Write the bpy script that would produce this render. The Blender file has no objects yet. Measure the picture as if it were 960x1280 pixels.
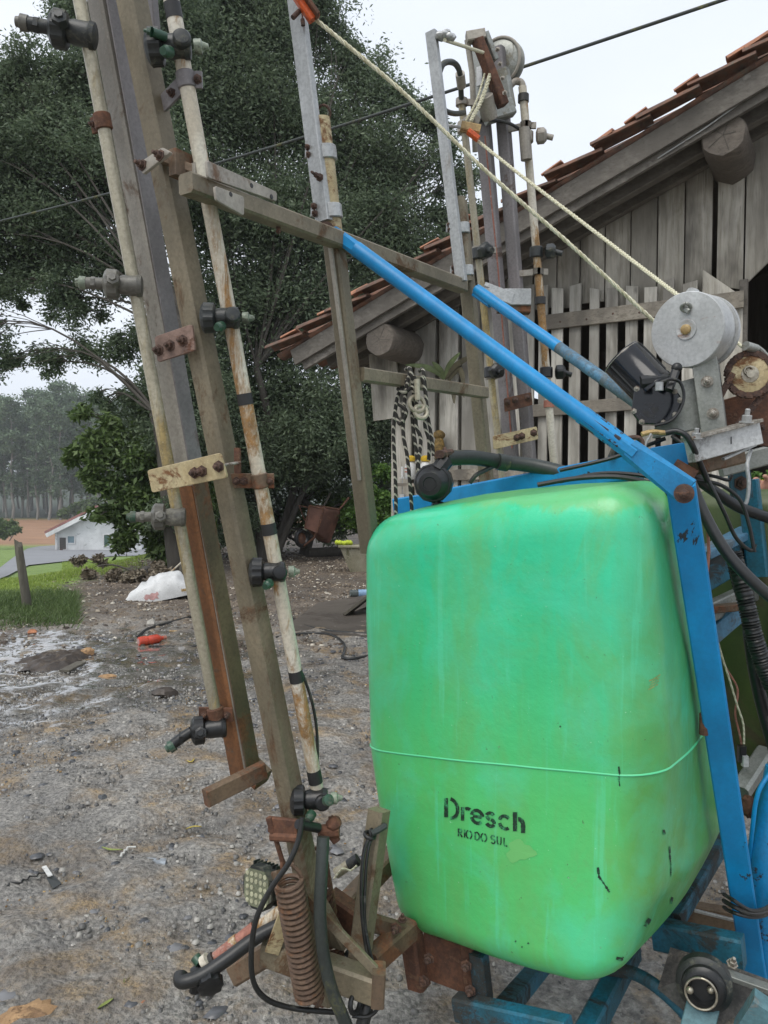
import bpy, math, random
import numpy as np
from mathutils import Vector, Matrix
from mathutils.bvhtree import BVHTree
from mathutils.noise import noise as pnoise

random.seed(7)
rng = np.random.default_rng(7)
S = bpy.context.scene
COL = S.collection
V = Vector

# ------------------------------------------------------------------ camera
FPX = 962.0                      # focal length in pixels of a 960 x 1280 frame
PITCH = math.atan(40 / FPX)      # the horizon lies 40 px above the centre
CAM = V((0, 0, 1.6))
cd = bpy.data.cameras.new('camera')
cam = bpy.data.objects.new('camera', cd)
COL.objects.link(cam)
cam.location = CAM
cam.rotation_euler = (math.pi / 2 - PITCH, 0, 0)
cd.sensor_fit = 'VERTICAL'
cd.sensor_height = 32
cd.lens = 32 * FPX / 1280
cd.clip_start = 0.05
cd.clip_end = 2000
S.camera = cam
S.render.resolution_x, S.render.resolution_y = 768, 1024

# ------------------------------------------------------------------ sky, sun, exposure
w = bpy.data.worlds.new('World')
S.world = w
w.use_nodes = True
nt = w.node_tree
nt.nodes.clear()
SUN_EL, SUN_AZ = math.radians(58), math.radians(215)      # azimuth from +Y clockwise
sk = nt.nodes.new('ShaderNodeTexSky'); sk.sky_type = 'NISHITA'; sk.sun_disc = False
sk.sun_elevation = SUN_EL; sk.sun_rotation = SUN_AZ; sk.air_density = 1.0; sk.dust_density = 4.0; sk.ozone_density = 1.5
# thin cloud deck: pale, only faintly mottled
tc = nt.nodes.new('ShaderNodeTexCoord')
mp = nt.nodes.new('ShaderNodeMapping'); mp.inputs['Scale'].default_value = (1.0, 1.0, 2.4)
ns = nt.nodes.new('ShaderNodeTexNoise'); ns.inputs['Scale'].default_value = 1.7; ns.inputs['Detail'].default_value = 5
rp = nt.nodes.new('ShaderNodeValToRGB')
rp.color_ramp.elements[0].position = .3; rp.color_ramp.elements[0].color = (7.1, 7.7, 8.7, 1)
rp.color_ramp.elements[1].position = .72; rp.color_ramp.elements[1].color = (8.5, 8.9, 9.5, 1)
mx = nt.nodes.new('ShaderNodeMix'); mx.data_type = 'RGBA'; mx.inputs[0].default_value = .88
bg = nt.nodes.new('ShaderNodeBackground'); bg.inputs[1].default_value = .1
ow = nt.nodes.new('ShaderNodeOutputWorld')
nt.links.new(tc.outputs['Generated'], mp.inputs[0]); nt.links.new(mp.outputs[0], ns.inputs[0]); nt.links.new(ns.outputs[0], rp.inputs[0])
nt.links.new(sk.outputs[0], mx.inputs[6]); nt.links.new(rp.outputs[0], mx.inputs[7]); nt.links.new(mx.outputs[2], bg.inputs[0]); nt.links.new(bg.outputs[0], ow.inputs[0])
ld = bpy.data.lights.new('sun', 'SUN'); ld.energy = 1.5; ld.angle = math.radians(40); ld.color = (1, .96, .9)
lo = bpy.data.objects.new('sun', ld); COL.objects.link(lo)
sd = V((math.sin(SUN_AZ) * math.cos(SUN_EL), math.cos(SUN_AZ) * math.cos(SUN_EL), math.sin(SUN_EL)))
lo.rotation_euler = sd.to_track_quat('Z', 'Y').to_euler()
S.view_settings.view_transform = 'Standard'
S.view_settings.look = 'None'
S.view_settings.exposure = 0.40
S.view_settings.gamma = 1
S.cycles.max_bounces = 5
S.cycles.diffuse_bounces = 3
S.cycles.glossy_bounces = 2
S.cycles.transparent_max_bounces = 6

# ------------------------------------------------------------------ helpers
cp, sp = math.cos(PITCH), math.sin(PITCH)
def ray(px, py):
    x, u = (px - 480) / FPX, (640 - py) / FPX
    return V((x, cp + u * sp, -sp + u * cp))
def at(px, py, d):
    """the world point seen at a pixel, d metres ahead"""
    r = ray(px, py)
    return CAM + r * (d / r.y)

WLOC = {}
def wloc(o):
    return WLOC.get(o.name, V((0, 0, 0)))
def prop(o, label=None, cat=None, group=None, kind=None):
    if label: o['label'] = label
    if cat: o['category'] = cat
    if group: o['group'] = group
    if kind: o['kind'] = kind
    return o
def empty(name, loc, label=None, cat=None, group=None):
    o = bpy.data.objects.new(name, None)
    COL.objects.link(o)
    o.location = loc
    o.empty_display_size = .1
    WLOC[o.name] = V(loc)
    return prop(o, label, cat, group)

def frame(axis, ref=None):
    a = axis.normalized()
    if ref is None: ref = V((0, 0, 1)) if abs(a.z) < .9 else V((1, 0, 0))
    x = (ref - a * ref.dot(a))
    if x.length < 1e-5: x = a.orthogonal()
    x.normalize()
    return x, a.cross(x), a

class MB:
    def __init__(s): s.v, s.f = [], []
    def add(s, vs, fs):
        n = len(s.v)
        s.v += [tuple(p) for p in vs]
        s.f += [tuple(i + n for i in f) for f in fs]
        return s
    def loft(s, rings, closed=True, cap=True):
        k = len(rings[0]); vs = [p for r in rings for p in r]; fs = []
        for i in range(len(rings) - 1):
            for j in range(k if closed else k - 1):
                a, b = i * k + j, i * k + (j + 1) % k
                fs.append((a, b, b + k, a + k))
        if cap:
            fs.append(tuple(range(k - 1, -1, -1)))
            fs.append(tuple((len(rings) - 1) * k + j for j in range(k)))
        return s.add(vs, fs)
    def beam(s, p0, p1, w, t, ref=None, ch=.15, w1=None, t1=None):
        """box section w (along ref) by t, corners chamfered by ch of the smaller side"""
        x, y, a = frame(p1 - p0, ref)
        def ring(p, w, t):
            c = ch * min(w, t); W, T = w / 2, t / 2
            q = [(W, -T + c), (W, T - c), (W - c, T), (-W + c, T), (-W, T - c), (-W, -T + c), (-W + c, -T), (W - c, -T)]
            return [p + x * i + y * j for i, j in q]
        return s.loft([ring(p0, w, t), ring(p1, w1 or w, t1 or t)])
    def box(s, c, ax, ay, az, lx, ly, lz, ch=.1):
        return s.beam(c - az * lz / 2, c + az * lz / 2, lx, ly, ax, ch)
    def tube(s, pts, r, n=10, cap=True, r1=None, rr=None):
        m = len(pts); rings = []; x = None
        for i, p in enumerate(pts):
            t = (pts[min(i + 1, m - 1)] - pts[max(i - 1, 0)])
            if t.length < 1e-9: t = V((0, 0, 1))
            t.normalize()
            if x is None: x = t.orthogonal().normalized()
            else:
                x = x - t * x.dot(t); x = x.normalized() if x.length > 1e-6 else t.orthogonal().normalized()
            y = t.cross(x)
            q = r if r1 is None else r + (r1 - r) * i / max(1, m - 1)
            if rr: q = rr(i / max(1, m - 1), p)
            rings.append([p + (x * math.cos(2 * math.pi * j / n) + y * math.sin(2 * math.pi * j / n)) * q for j in range(n)])
        return s.loft(rings, cap=cap)
    def cyl(s, p0, p1, r, n=16, r1=None, ch=0):
        if not ch: return s.tube([p0, p1], r, n, r1=r1)
        a = (p1 - p0).normalized(); r1 = r if r1 is None else r1
        rs = [r - ch, r, r1, r1 - ch]; ps = [p0, p0 + a * ch, p1 - a * ch, p1]
        x, y, _ = frame(a)
        return s.loft([[p + (x * math.cos(2 * math.pi * j / n) + y * math.sin(2 * math.pi * j / n)) * q for j in range(n)] for p, q in zip(ps, rs)])
    def lathe(s, p, axis, prof, n=24, ref=None, rib=None):
        """prof: (distance along axis, radius)"""
        x, y, a = frame(axis, ref); rings = []
        for h, r in prof:
            ring = []
            for j in range(n):
                q = r * (rib(j) if rib else 1)
                ring.append(p + a * h + (x * math.cos(2 * math.pi * j / n) + y * math.sin(2 * math.pi * j / n)) * q)
            rings.append(ring)
        return s.loft(rings)
    def torus(s, c, axis, R, r, n=28, m=8, a0=0, a1=2 * math.pi):
        x, y, a = frame(axis); full = abs(a1 - a0 - 2 * math.pi) < 1e-6
        pts = [c + (x * math.cos(a0 + (a1 - a0) * i / n) + y * math.sin(a0 + (a1 - a0) * i / n)) * R for i in range(n + 1)]
        return s.tube(pts, r, m, cap=not full)
    def ball(s, c, rx, ry=None, rz=None, n=12, m=8, jit=0, rnd=random):
        ry = ry or rx; rz = rz or rx; rings = []
        for i in range(m + 1):
            t = math.pi * (i + .02) / (m + .04); ring = []
            for j in range(n):
                q = 1 + rnd.uniform(-jit, jit); f = 2 * math.pi * j / n
                ring.append(V((c[0] + rx * math.sin(t) * math.cos(f) * q, c[1] + ry * math.sin(t) * math.sin(f) * q, c[2] + rz * math.cos(t) * q)))
            rings.append(ring[::-1])
        return s.loft(rings)
    def bolt(s, p, nrm, r=.009, h=.008):
        s.lathe(p, nrm, [(0, r * 1.5), (.002, r * 1.5), (.0021, r), (h, r), (h + .001, r * .85)], 6)
        return s.lathe(p + nrm.normalized() * h, nrm, [(0, r * .5), (h * .9, r * .5), (h, r * .35)], 8)
    def obj(s, name, mat, parent=None, smooth=38, **kw):
        me = bpy.data.meshes.new(name)
        c = V(np.mean(np.array(s.v), axis=0)) if parent is not None or kw.get('center', True) else V((0, 0, 0))
        if kw.get('base'): c = V(kw['base'])
        me.from_pydata([(x - c.x, y - c.y, z - c.z) for x, y, z in s.v], [], s.f)
        me.materials.append(mat)
        if smooth:
            me.polygons.foreach_set('use_smooth', [True] * len(me.polygons))
            if smooth < 180: me.set_sharp_from_angle(angle=math.radians(smooth))
        me.validate(); me.update()
        o = bpy.data.objects.new(name, me)
        COL.objects.link(o)
        o.location = c - (wloc(parent) if parent is not None else V((0, 0, 0)))
        if parent is not None: o.parent = parent
        WLOC[o.name] = c
        return prop(o, kw.get('label'), kw.get('cat'), kw.get('group'), kw.get('kind'))

def spline(pts, n=8):
    P = [pts[0]] + list(pts) + [pts[-1]]; out = []
    for i in range(1, len(P) - 2):
        a, b, c, d = P[i - 1], P[i], P[i + 1], P[i + 2]
        for k in range(n):
            t = k / n
            out.append(.5 * ((2 * b) + (c - a) * t + (2 * a - 5 * b + 4 * c - d) * t * t + (3 * b - a - 3 * c + d) * t ** 3))
    out.append(P[-2])
    return out
def hose(pix, r, n=10, k=8):
    return MB().tube(spline([at(*p) for p in pix], k), r, n)
def copy_thing(o, loc, rz=0, scale=1, label=None):
    c = o.copy(); COL.objects.link(c); c.location = loc; c.rotation_euler = (0, 0, rz); c.scale = (scale,) * 3
    if label: c['label'] = label
    for ch in list(o.children):
        d = ch.copy(); COL.objects.link(d); d.parent = c
    return c
def np_mesh(name, verts, faces, mat, k=4, **kw):
    """fast mesh of loose faces with k corners"""
    me = bpy.data.meshes.new(name)
    verts = np.asarray(verts, dtype=np.float32); faces = np.asarray(faces, dtype=np.int32)
    me.vertices.add(len(verts)); me.vertices.foreach_set('co', verts.ravel())
    me.loops.add(faces.size); me.loops.foreach_set('vertex_index', faces.ravel())
    me.polygons.add(len(faces)); me.polygons.foreach_set('loop_start', np.arange(0, faces.size, k, dtype=np.int32))
    if kw.get('smooth'): me.polygons.foreach_set('use_smooth', np.ones(len(faces), dtype=bool))
    me.update(calc_edges=True)
    me.materials.append(mat)
    o = bpy.data.objects.new(name, me); COL.objects.link(o)
    if kw.get('parent') is not None: o.parent = kw['parent']
    if kw.get('loc') is not None: o.location = kw['loc']
    return prop(o, kw.get('label'), kw.get('cat'), kw.get('group'), kw.get('kind'))

# ------------------------------------------------------------------ materials
class NG:
    def __init__(s, name):
        s.m = bpy.data.materials.new(name); s.m.use_nodes = True; s.t = s.m.node_tree; s.n = s.t.nodes
        s.b = s.n['Principled BSDF']; s.tc = s.n.new('ShaderNodeTexCoord'); s.co = s.tc.outputs['Object']
        s.geo = None
    def L(s, a, b): s.t.links.new(a, b)
    def world(s):
        if not s.geo: s.geo = s.n.new('ShaderNodeNewGeometry')
        return s.geo.outputs['Position']
    def map(s, scale, src=None, rnd=True):
        m = s.n.new('ShaderNodeMapping'); m.inputs['Scale'].default_value = scale if not isinstance(scale, (int, float)) else (scale,) * 3
        src = src or s.co
        if rnd:
            oi = s.n.new('ShaderNodeObjectInfo'); k = s.math('MULTIPLY', oi.outputs['Random'], 37.0)
            a = s.n.new('ShaderNodeVectorMath'); a.operation = 'ADD'; s.L(src, a.inputs[0]); s.L(k, a.inputs[1]); src = a.outputs[0]
        s.L(src, m.inputs[0]); return m.outputs[0]
    def noise(s, co, scale=5, detail=4, rough=.55, dist=0):
        n = s.n.new('ShaderNodeTexNoise'); n.inputs['Scale'].default_value = scale; n.inputs['Detail'].default_value = detail
        n.inputs['Roughness'].default_value = rough; n.inputs['Distortion'].default_value = dist
        s.L(co, n.inputs[0]); return n.outputs[0]
    def voro(s, co, scale, feature='F1', out=0):
        n = s.n.new('ShaderNodeTexVoronoi'); n.feature = feature; n.inputs['Scale'].default_value = scale; s.L(co, n.inputs[0]); return n.outputs[out]
    def ramp(s, f, stops):
        r = s.n.new('ShaderNodeValToRGB'); e = r.color_ramp.elements
        while len(e) < len(stops): e.new(.5)
        for i, (p, c) in enumerate(stops):
            e[i].position = p; e[i].color = c if isinstance(c, tuple) and len(c) == 4 else (tuple(c) + (1,) if isinstance(c, tuple) else (c, c, c, 1))
        s.L(f, r.inputs[0]); return r.outputs[0]
    def mix(s, f, a, b):
        m = s.n.new('ShaderNodeMix'); m.data_type = 'RGBA'
        for i, q in ((0, f), (6, a), (7, b)):
            if isinstance(q, (int, float)): m.inputs[i].default_value = q
            elif isinstance(q, tuple): m.inputs[i].default_value = q + (1,)
            else: s.L(q, m.inputs[i])
        return m.outputs[2]
    def math(s, op, a, b=0.0, clamp=False):
        m = s.n.new('ShaderNodeMath'); m.operation = op; m.use_clamp = clamp
        for i, q in ((0, a), (1, b)):
            if isinstance(q, (int, float)): m.inputs[i].default_value = q
            else: s.L(q, m.inputs[i])
        return m.outputs[0]
    def bump(s, h, strength=.3, dist=.01):
        b = s.n.new('ShaderNodeBump'); b.inputs['Strength'].default_value = strength; b.inputs['Distance'].default_value = dist
        s.L(h, b.inputs['Height']); s.L(b.outputs[0], s.b.inputs['Normal'])
    def set(s, col=None, rough=None, metal=None, spec=None):
        for k, q in (('Base Color', col), ('Roughness', rough), ('Metallic', metal), ('Specular IOR Level', spec)):
            if q is None: continue
            if isinstance(q, tuple): s.b.inputs[k].default_value = q + (1,)
            elif isinstance(q, (int, float)): s.b.inputs[k].default_value = q
            else: s.L(q, s.b.inputs[k])
        return s.m

RUST = (.13, .052, .025)
def worn(name, a, b, spot=RUST, amount=.35, stretch=(1, 1, .25), rough=.5, metal=0., scale=14, bump=.25, fine=.5, chips=False):
    """two-tone weathered surface with spots of rust or dirt"""
    g = NG(name)
    co = g.map(stretch)
    n1 = g.noise(co, scale, 6, .68)
    base = g.mix(g.ramp(n1, [(.40, 0.), (.60, 1.)]), a, b)
    nb = g.noise(g.map((stretch[0], stretch[1], min(1, stretch[2] * 3))), scale * .28, 4, .6)
    base = g.mix(g.math('MULTIPLY', g.ramp(nb, [(.42, 0.), (.66, 1.)]), .55), base, tuple(c * .55 for c in b))
    base = g.mix(g.math('MULTIPLY', g.ramp(g.noise(g.map((1, 1, .5)), scale * .8, 3, .5), [(.55, 0.), (.72, 1.)]), .4), base, tuple(min(.85, c * 1.35) for c in a))
    n2 = g.noise(g.map((stretch[0], stretch[1], stretch[2] * 1.8)), scale * .55, 7, .74, .5)
    lo = .485 + (.5 - amount) * .36
    mask = g.ramp(n2, [(lo, 0.), (lo + (.015 if chips else .07), 1.)])
    n3 = g.noise(g.map(1.0), 120, 2)
    col = g.mix(mask, base, g.mix(g.ramp(g.noise(g.map(1.), scale * 3, 4, .7), [(.35, 0.), (.65, 1.)]), spot, tuple(c * .55 for c in spot)))
    col = g.mix(g.math('MULTIPLY', g.ramp(n3, [(.42, 0.), (.66, 1.)]), fine * .7), col, tuple(c * .45 for c in b))
    col = g.mix(g.math('MULTIPLY', g.ramp(g.noise(g.map(1.0), 230, 2), [(.62, 0.), (.72, 1.)]), fine * .5), col, tuple(min(.85, c * 1.5) for c in a))
    g.bump(g.math('ADD', g.math('ADD', g.math('MULTIPLY', n3, .5), g.math('MULTIPLY', n1, .8)), mask), bump * 1.2, .0025)
    rg = g.mix(mask, g.mix(n1, (rough * .8,) * 3, (min(1, rough * 1.35),) * 3), (.85,) * 3)
    mt = g.mix(mask, (metal,) * 3, (0., 0., 0.))
    return g.set(col, rg, mt)

M = {}
M['boom'] = worn('weathered_galvanised_steel', (.40, .37, .31), (.30, .275, .235), (.17, .10, .06), .33, (1, 1, .4), .5, .1, 8, .12, .4)
M['boom_purple'] = worn('dull_mauve_steel', (.27, .25, .25), (.20, .185, .185), (.13, .085, .06), .25, (1, 1, .4), .5, .1, 8, .12, .4)
M['boom_rust'] = worn('rusted_steel_tube', (.30, .13, .05), (.20, .095, .045), (.15, .13, .10), .35, (1, 1, .4), .65, .1, 9)
M['olive_steel'] = worn('olive_dirty_steel', (.25, .21, .14), (.175, .15, .10), (.14, .08, .04), .38, (1, 1, .4), .5, .1, 8, .12, .45)
M['brown_steel'] = worn('brown_dirty_steel', (.19, .13, .08), (.12, .085, .055), (.20, .08, .035), .42, (1, 1, .4), .6, .1, 10)
M['rust'] = worn('rusty_iron', (.17, .075, .04), (.09, .045, .03), (.22, .12, .07), .3, (1, 1, 1), .8, .1, 25, .5)
M['pinkrust'] = worn('pinkish_rusted_plate', (.30, .20, .16), (.21, .14, .11), RUST, .35, (1, 1, 1), .7, .1, 20)
M['cream'] = worn('cream_painted_pipe', (.68, .64, .54), (.58, .52, .40), (.36, .20, .07), .44, (1, 1, .14), .5, 0, 13)
M['creamplate'] = worn('yellowed_cream_plate', (.55, .47, .28), (.43, .34, .18), (.20, .09, .035), .36, (1, 1, 1), .5, 0, 16)
M['greypipe'] = worn('galvanised_pipe', (.52, .48, .36), (.38, .34, .25), (.42, .32, .14), .35, (1, 1, .1), .4, .3, 10)
M['alu'] = worn('dull_aluminium', (.52, .53, .52), (.41, .42, .41), (.33, .31, .28), .25, (1, 1, .15), .4, .55, 9, .1)
M['blue'] = worn('bright_blue_paint', (.002, .27, .60), (.004, .225, .52), (.035, .04, .04), .12, (1, 1, .5), .38, 0, 14, .2, .15, True)
M['blue_worn'] = worn('chipped_blue_paint', (.006, .26, .56), (.012, .20, .43), (.05, .042, .036), .24, (1, 1, .5), .42, 0, 16, .3, .3, True)
M['blue_grey'] = worn('faded_grey_blue_paint', (.10, .27, .42), (.07, .18, .28), (.16, .20, .22), .4, (1, 1, .5), .45, 0, 14)
M['blue_dirty'] = worn('dirty_teal_blue_paint', (.012, .15, .24), (.02, .09, .12), (.045, .045, .04), .42, (1, 1, .6), .5, 0, 9, .3, .6)
M['black'] = worn('black_plastic', (.010, .011, .012), (.016, .017, .017), (.08, .08, .07), .22, (1, 1, 1), .34, 0, 22, .15)
M['black_dusty'] = worn('dusty_black_plastic', (.018, .022, .022), (.03, .034, .032), (.13, .13, .10), .33, (1, 1, 1), .42, 0, 25, .2)
M['grey_plastic'] = worn('grey_brown_plastic', (.16, .155, .13), (.11, .105, .09), (.28, .27, .22), .3, (1, 1, 1), .4, 0, 25, .2)
M['hose'] = worn('black_rubber_hose', (.014, .015, .015), (.022, .023, .022), (.075, .075, .06), .26, (1, 1, 1), .38, 0, 10, .15)
M['hose_grey'] = worn('dusty_grey_green_hose', (.045, .056, .050), (.03, .036, .033), (.15, .15, .06), .3, (1, 1, .4), .4, 0, 8, .15)
M['tape'] = worn('black_tape', (.02, .02, .02), (.03, .03, .03), (.07, .07, .06), .2, (1, 1, 1), .5, 0, 30)
M['green_tip'] = worn('green_nozzle_plastic', (.018, .06, .035), (.04, .10, .06), (.13, .15, .11), .42, (1, 1, 1), .3, 0, 30)
M['mint'] = worn('pale_mint_plastic', (.26, .30, .22), (.19, .23, .17), (.10, .11, .08), .42, (1, 1, 1), .35, 0, 30)
M['orange'] = worn('orange_plastic', (.75, .12, .02), (.55, .09, .02), (.12, .05, .03), .25, (1, 1, 1), .4, 0, 30)
M['tan'] = worn('tan_plastic', (.45, .32, .13), (.36, .24, .1), (.18, .1, .05), .3, (1, 1, 1), .5, 0, 30)
M['spool'] = worn('painted_grey_drum', (.56, .57, .56), (.47, .48, .47), (.38, .25, .19), .24, (1, 1, 1), .4, .2, 10, .1, .4)
M['dullalu'] = worn('stained_aluminium_plate', (.38, .39, .36), (.29, .30, .27), (.24, .22, .16), .3, (1, 1, .6), .42, .5, 10, .1)
M['bolt'] = worn('zinc_bolt', (.42, .40, .35), (.25, .22, .18), RUST, .3, (1, 1, 1), .45, .6, 60)
M['boltrust'] = worn('rusty_bolt', (.12, .07, .05), (.08, .05, .04), (.2, .1, .06), .35, (1, 1, 1), .7, .2, 60)
M['motor'] = worn('glossy_black_enamel', (.006, .007, .010), (.010, .012, .016), (.04, .04, .04), .12, (1, 1, 1), .14, 0, 14, .05, .1)
M['whiterail'] = worn('scuffed_white_channel', (.62, .63, .62), (.52, .53, .52), (.25, .24, .22), .22, (1, 1, .6), .45, .1, 14)
M['copper'] = worn('reddish_pipe_band', (.40, .17, .12), (.33, .13, .09), (.5, .35, .3), .3, (1, 1, 1), .6, 0, 30)
M['glass_led'] = worn('led_reflector', (.28, .30, .20), (.22, .24, .16), (.16, .17, .12), .3, (1, 1, 1), .15, .3, 40, .1)
def braid(name, a, b, scale, thr=.5):
    g = NG(name)
    wv = g.n.new('ShaderNodeTexWave'); wv.inputs['Scale'].default_value = scale; wv.inputs['Distortion'].default_value = .6; wv.bands_direction = 'DIAGONAL'
    g.L(g.map(1.0, rnd=False), wv.inputs[0])
    f = g.ramp(wv.outputs[0], [(thr, 0.), (thr + .06, 1.)])
    n = g.noise(g.map(1.), 300, 2)
    g.bump(g.math('ADD', wv.outputs[0], n), .5, .002)
    return g.set(g.mix(f, a, b), .85)
M['rope'] = braid('frayed_cream_rope', (.52, .49, .33), (.68, .66, .50), 45, .4)
M['rope_bw'] = braid('black_white_braided_rope', (.022, .022, .02), (.62, .60, .5), 22, .72)

def wood(name, a, b, c, stain=(.10, .09, .075), vert=True, lichen=None):
    g = NG(name)
    st = (1, 1, .07) if vert else (.07, 1, 1)
    n1 = g.noise(g.map(st), 26, 6, .65, .3)
    n2 = g.noise(g.map((1, 1, .35)), 3.0, 4, .6)
    n3 = g.noise(g.map(st), 90, 3, .6)
    col = g.ramp(n1, [(.3, a), (.5, b), (.7, c)])
    col = g.mix(g.ramp(n2, [(.40, 0.), (.62, .85)]), col, stain)
    col = g.mix(g.math('MULTIPLY', g.ramp(g.noise(g.map(st), 60, 5, .7), [(.55, 0.), (.66, 1.)]), .6), col, tuple(x * .45 for x in a))
    kn = g.voro(g.map((1, 1, .5) if vert else (.5, 1, 1)), 3.2)
    col = g.mix(g.ramp(kn, [(.035, .8), (.07, 0.)]), col, tuple(x * .35 for x in a))
    oi = g.n.new('ShaderNodeObjectInfo')
    col = g.mix(g.math('MULTIPLY', oi.outputs['Random'], .55), col, tuple(x * .6 for x in b))
    if lichen: col = g.mix(g.ramp(g.noise(g.map(1.), 5, 5, .7), [(.6, 0.), (.75, .6)]), col, lichen)
    g.bump(g.math('ADD', n1, n3), .6, .006)
    return g.set(col, .85)
M['board'] = wood('weathered_grey_boards', (.28, .255, .205), (.46, .43, .36), (.60, .565, .49), lichen=(.20, .19, .12))
M['picket'] = wood('silvery_grey_pickets', (.28, .26, .215), (.50, .475, .41), (.66, .63, .56))
M['rail'] = wood('brownish_grey_rail', (.19, .165, .125), (.31, .275, .22), (.42, .38, .31), vert=False)
M['rafter'] = wood('grey_roof_timber', (.10, .09, .075), (.19, .172, .145), (.30, .275, .24), vert=False)
M['log'] = wood('grey_brown_log', (.09, .075, .06), (.16, .135, .11), (.24, .21, .17), vert=False)
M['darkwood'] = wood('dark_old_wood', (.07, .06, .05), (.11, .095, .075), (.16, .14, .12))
g = NG('terracotta_with_lichen')
n1 = g.noise(g.map(1.), 9, 5, .65)
col = g.ramp(n1, [(.3, (.06, .04, .032)), (.48, (.13, .07, .048)), (.66, (.21, .10, .06)), (.8, (.13, .10, .08))])
col = g.mix(g.ramp(g.noise(g.map(1.), 22, 5, .7), [(.52, 0.), (.66, .8)]), col, (.11, .10, .075))
g.bump(g.noise(g.map(1.), 60, 3), .5, .004)
M['tile'] = g.set(col, .85)
g = NG('orange_tile_end')
col = g.ramp(g.noise(g.map(1.), 16, 5, .65), [(.3, (.22, .11, .07)), (.6, (.40, .18, .10)), (.8, (.34, .22, .15))])
col = g.mix(g.ramp(g.noise(g.map(1.), 30, 4, .7), [(.55, 0.), (.68, .7)]), col, (.16, .13, .10))
g.bump(g.noise(g.map(1.), 60, 3), .5, .004)
M['tile_orange'] = g.set(col, .85)
def bark(name, a, b):
    g = NG(name); n = g.noise(g.map((1, 1, .2)), 14, 6, .7); g.bump(n, .8, .03)
    return g.set(g.mix(n, a, b), .9)
M['bark'] = bark('dark_grey_bark', (.03, .026, .02), (.10, .09, .075))
M['palebark'] = bark('pale_eucalyptus_bark', (.15, .145, .125), (.26, .25, .225))
def leaf(name, a, b, c, tr=.25, scale=.8, rough=.5):
    g = NG(name)
    gi = g.n.new('ShaderNodeNewGeometry')
    rp = g.ramp(gi.outputs['Random Per Island'], [(0., a), (.55, b), (1., c)])
    n = g.noise(g.map(1., rnd=False), scale, 3)
    col = g.mix(g.ramp(n, [(.35, 0.), (.68, .55)]), rp, c)
    g.set(col, rough, 0., .35)
    tl = g.n.new('ShaderNodeBsdfTranslucent'); g.L(col, tl.inputs[0])
    ms = g.n.new('ShaderNodeMixShader'); ms.inputs[0].default_value = tr
    g.L(g.b.outputs[0], ms.inputs[1]); g.L(tl.outputs[0], ms.inputs[2]); g.L(ms.outputs[0], g.n['Material Output'].inputs[0])
    return g.m
M['leaf_dark'] = leaf('dark_green_leaves', (.07, .105, .062), (.11, .155, .09), (.17, .22, .125), .38)
M['leaf_mid'] = leaf('mid_green_leaves', (.045, .08, .025), (.08, .13, .038), (.13, .19, .06))
M['leaf_light'] = leaf('fresh_green_leaves', (.06, .13, .03), (.10, .20, .045), (.17, .28, .06))
M['leaf_far'] = leaf('bluish_green_eucalyptus_leaves', (.07, .115, .065), (.10, .155, .085), (.14, .20, .11), .2, .15)
M['grass'] = leaf('bright_grass', (.17, .24, .04), (.26, .35, .07), (.36, .45, .11), .3)
M['litter'] = leaf('dry_brown_leaf_litter', (.06, .042, .028), (.13, .10, .07), (.30, .26, .19), .1)
def plain(name, col, rough=.6, var=.25, scale=20, metal=0., bump=.1):
    return worn(name, col, tuple(c * (1 - var) for c in col), tuple(c * .5 for c in col), .2, (1, 1, 1), rough, metal, scale, bump)

# ------------------------------------------------------------------ terrain
def ss(x): x = np.clip(x, 0, 1); return x * x * (3 - 2 * x)
PY = [0, 10, 14, 20, 40, 60, 90, 160, 260, 400, 800]
PZ = [0, 0, -.28, -.94, -2.56, -4.3, -6.5, -6.7, -3.0, 6, 8]
def terrain(X, Y):
    X = np.asarray(X, float); Y = np.asarray(Y, float)
    wgt = np.maximum(ss((-4.6 - X) / 3.0), ss((Y - 26) / 25))
    z = np.interp(Y, PY, PZ) * wgt
    near = np.exp(-((X / 14) ** 2 + ((Y - 6) / 14) ** 2))
    z = z + near * (.018 * np.sin(X * 1.7 + Y * .6) * np.cos(Y * 1.3 - X * .4) + .010 * np.sin(X * 4.1 + 1) * np.sin(Y * 3.7))
    return z
def tz(x, y): return float(terrain(x, y))
def hit(px, py, up=0.0):
    """where the line of sight through a pixel meets the ground"""
    r = ray(px, py); t = .5
    while t < 500:
        p = CAM + r * t
        if p.z <= tz(p.x, p.y) + up: return p
        t += .02 + t * .002
    return CAM + r * 500

xs = np.concatenate([-np.geomspace(600, 7, 46), np.linspace(-6.9, 5.5, 320), np.geomspace(5.6, 600, 46)])
ys = np.concatenate([-np.geomspace(60, 1, 14), np.linspace(-.9, 1.2, 12), np.linspace(1.25, 12, 330), np.linspace(12.1, 40, 90), np.geomspace(41, 900, 60)])
GX, GY = np.meshgrid(xs, ys)
GZ = terrain(GX, GY)
hf = rng.normal(0, 1, GX.shape); hf = (hf + np.roll(hf, 1, 0) + np.roll(hf, 1, 1)) / 3
hf2 = rng.normal(0, 1, (GX.shape[0] // 4 + 2, GX.shape[1] // 4 + 2)).repeat(4, 0).repeat(4, 1)[:GX.shape[0], :GX.shape[1]]
for _ in range(3): hf2 = (hf2 + np.roll(hf2, 1, 0) + np.roll(hf2, -1, 0) + np.roll(hf2, 1, 1) + np.roll(hf2, -1, 1)) / 5
inr = ((GX > -6.8) & (GX < 5.4) & (GY > 1) & (GY < 14))
GZ = GZ + np.where(inr, hf * .0065 + hf2 * .013, 0)
nx_, ny_ = len(xs), len(ys)
idx = np.arange(nx_ * ny_).reshape(ny_, nx_)
F = np.stack([idx[:-1, :-1], idx[:-1, 1:], idx[1:, 1:], idx[1:, :-1]], -1).reshape(-1, 4)

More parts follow.
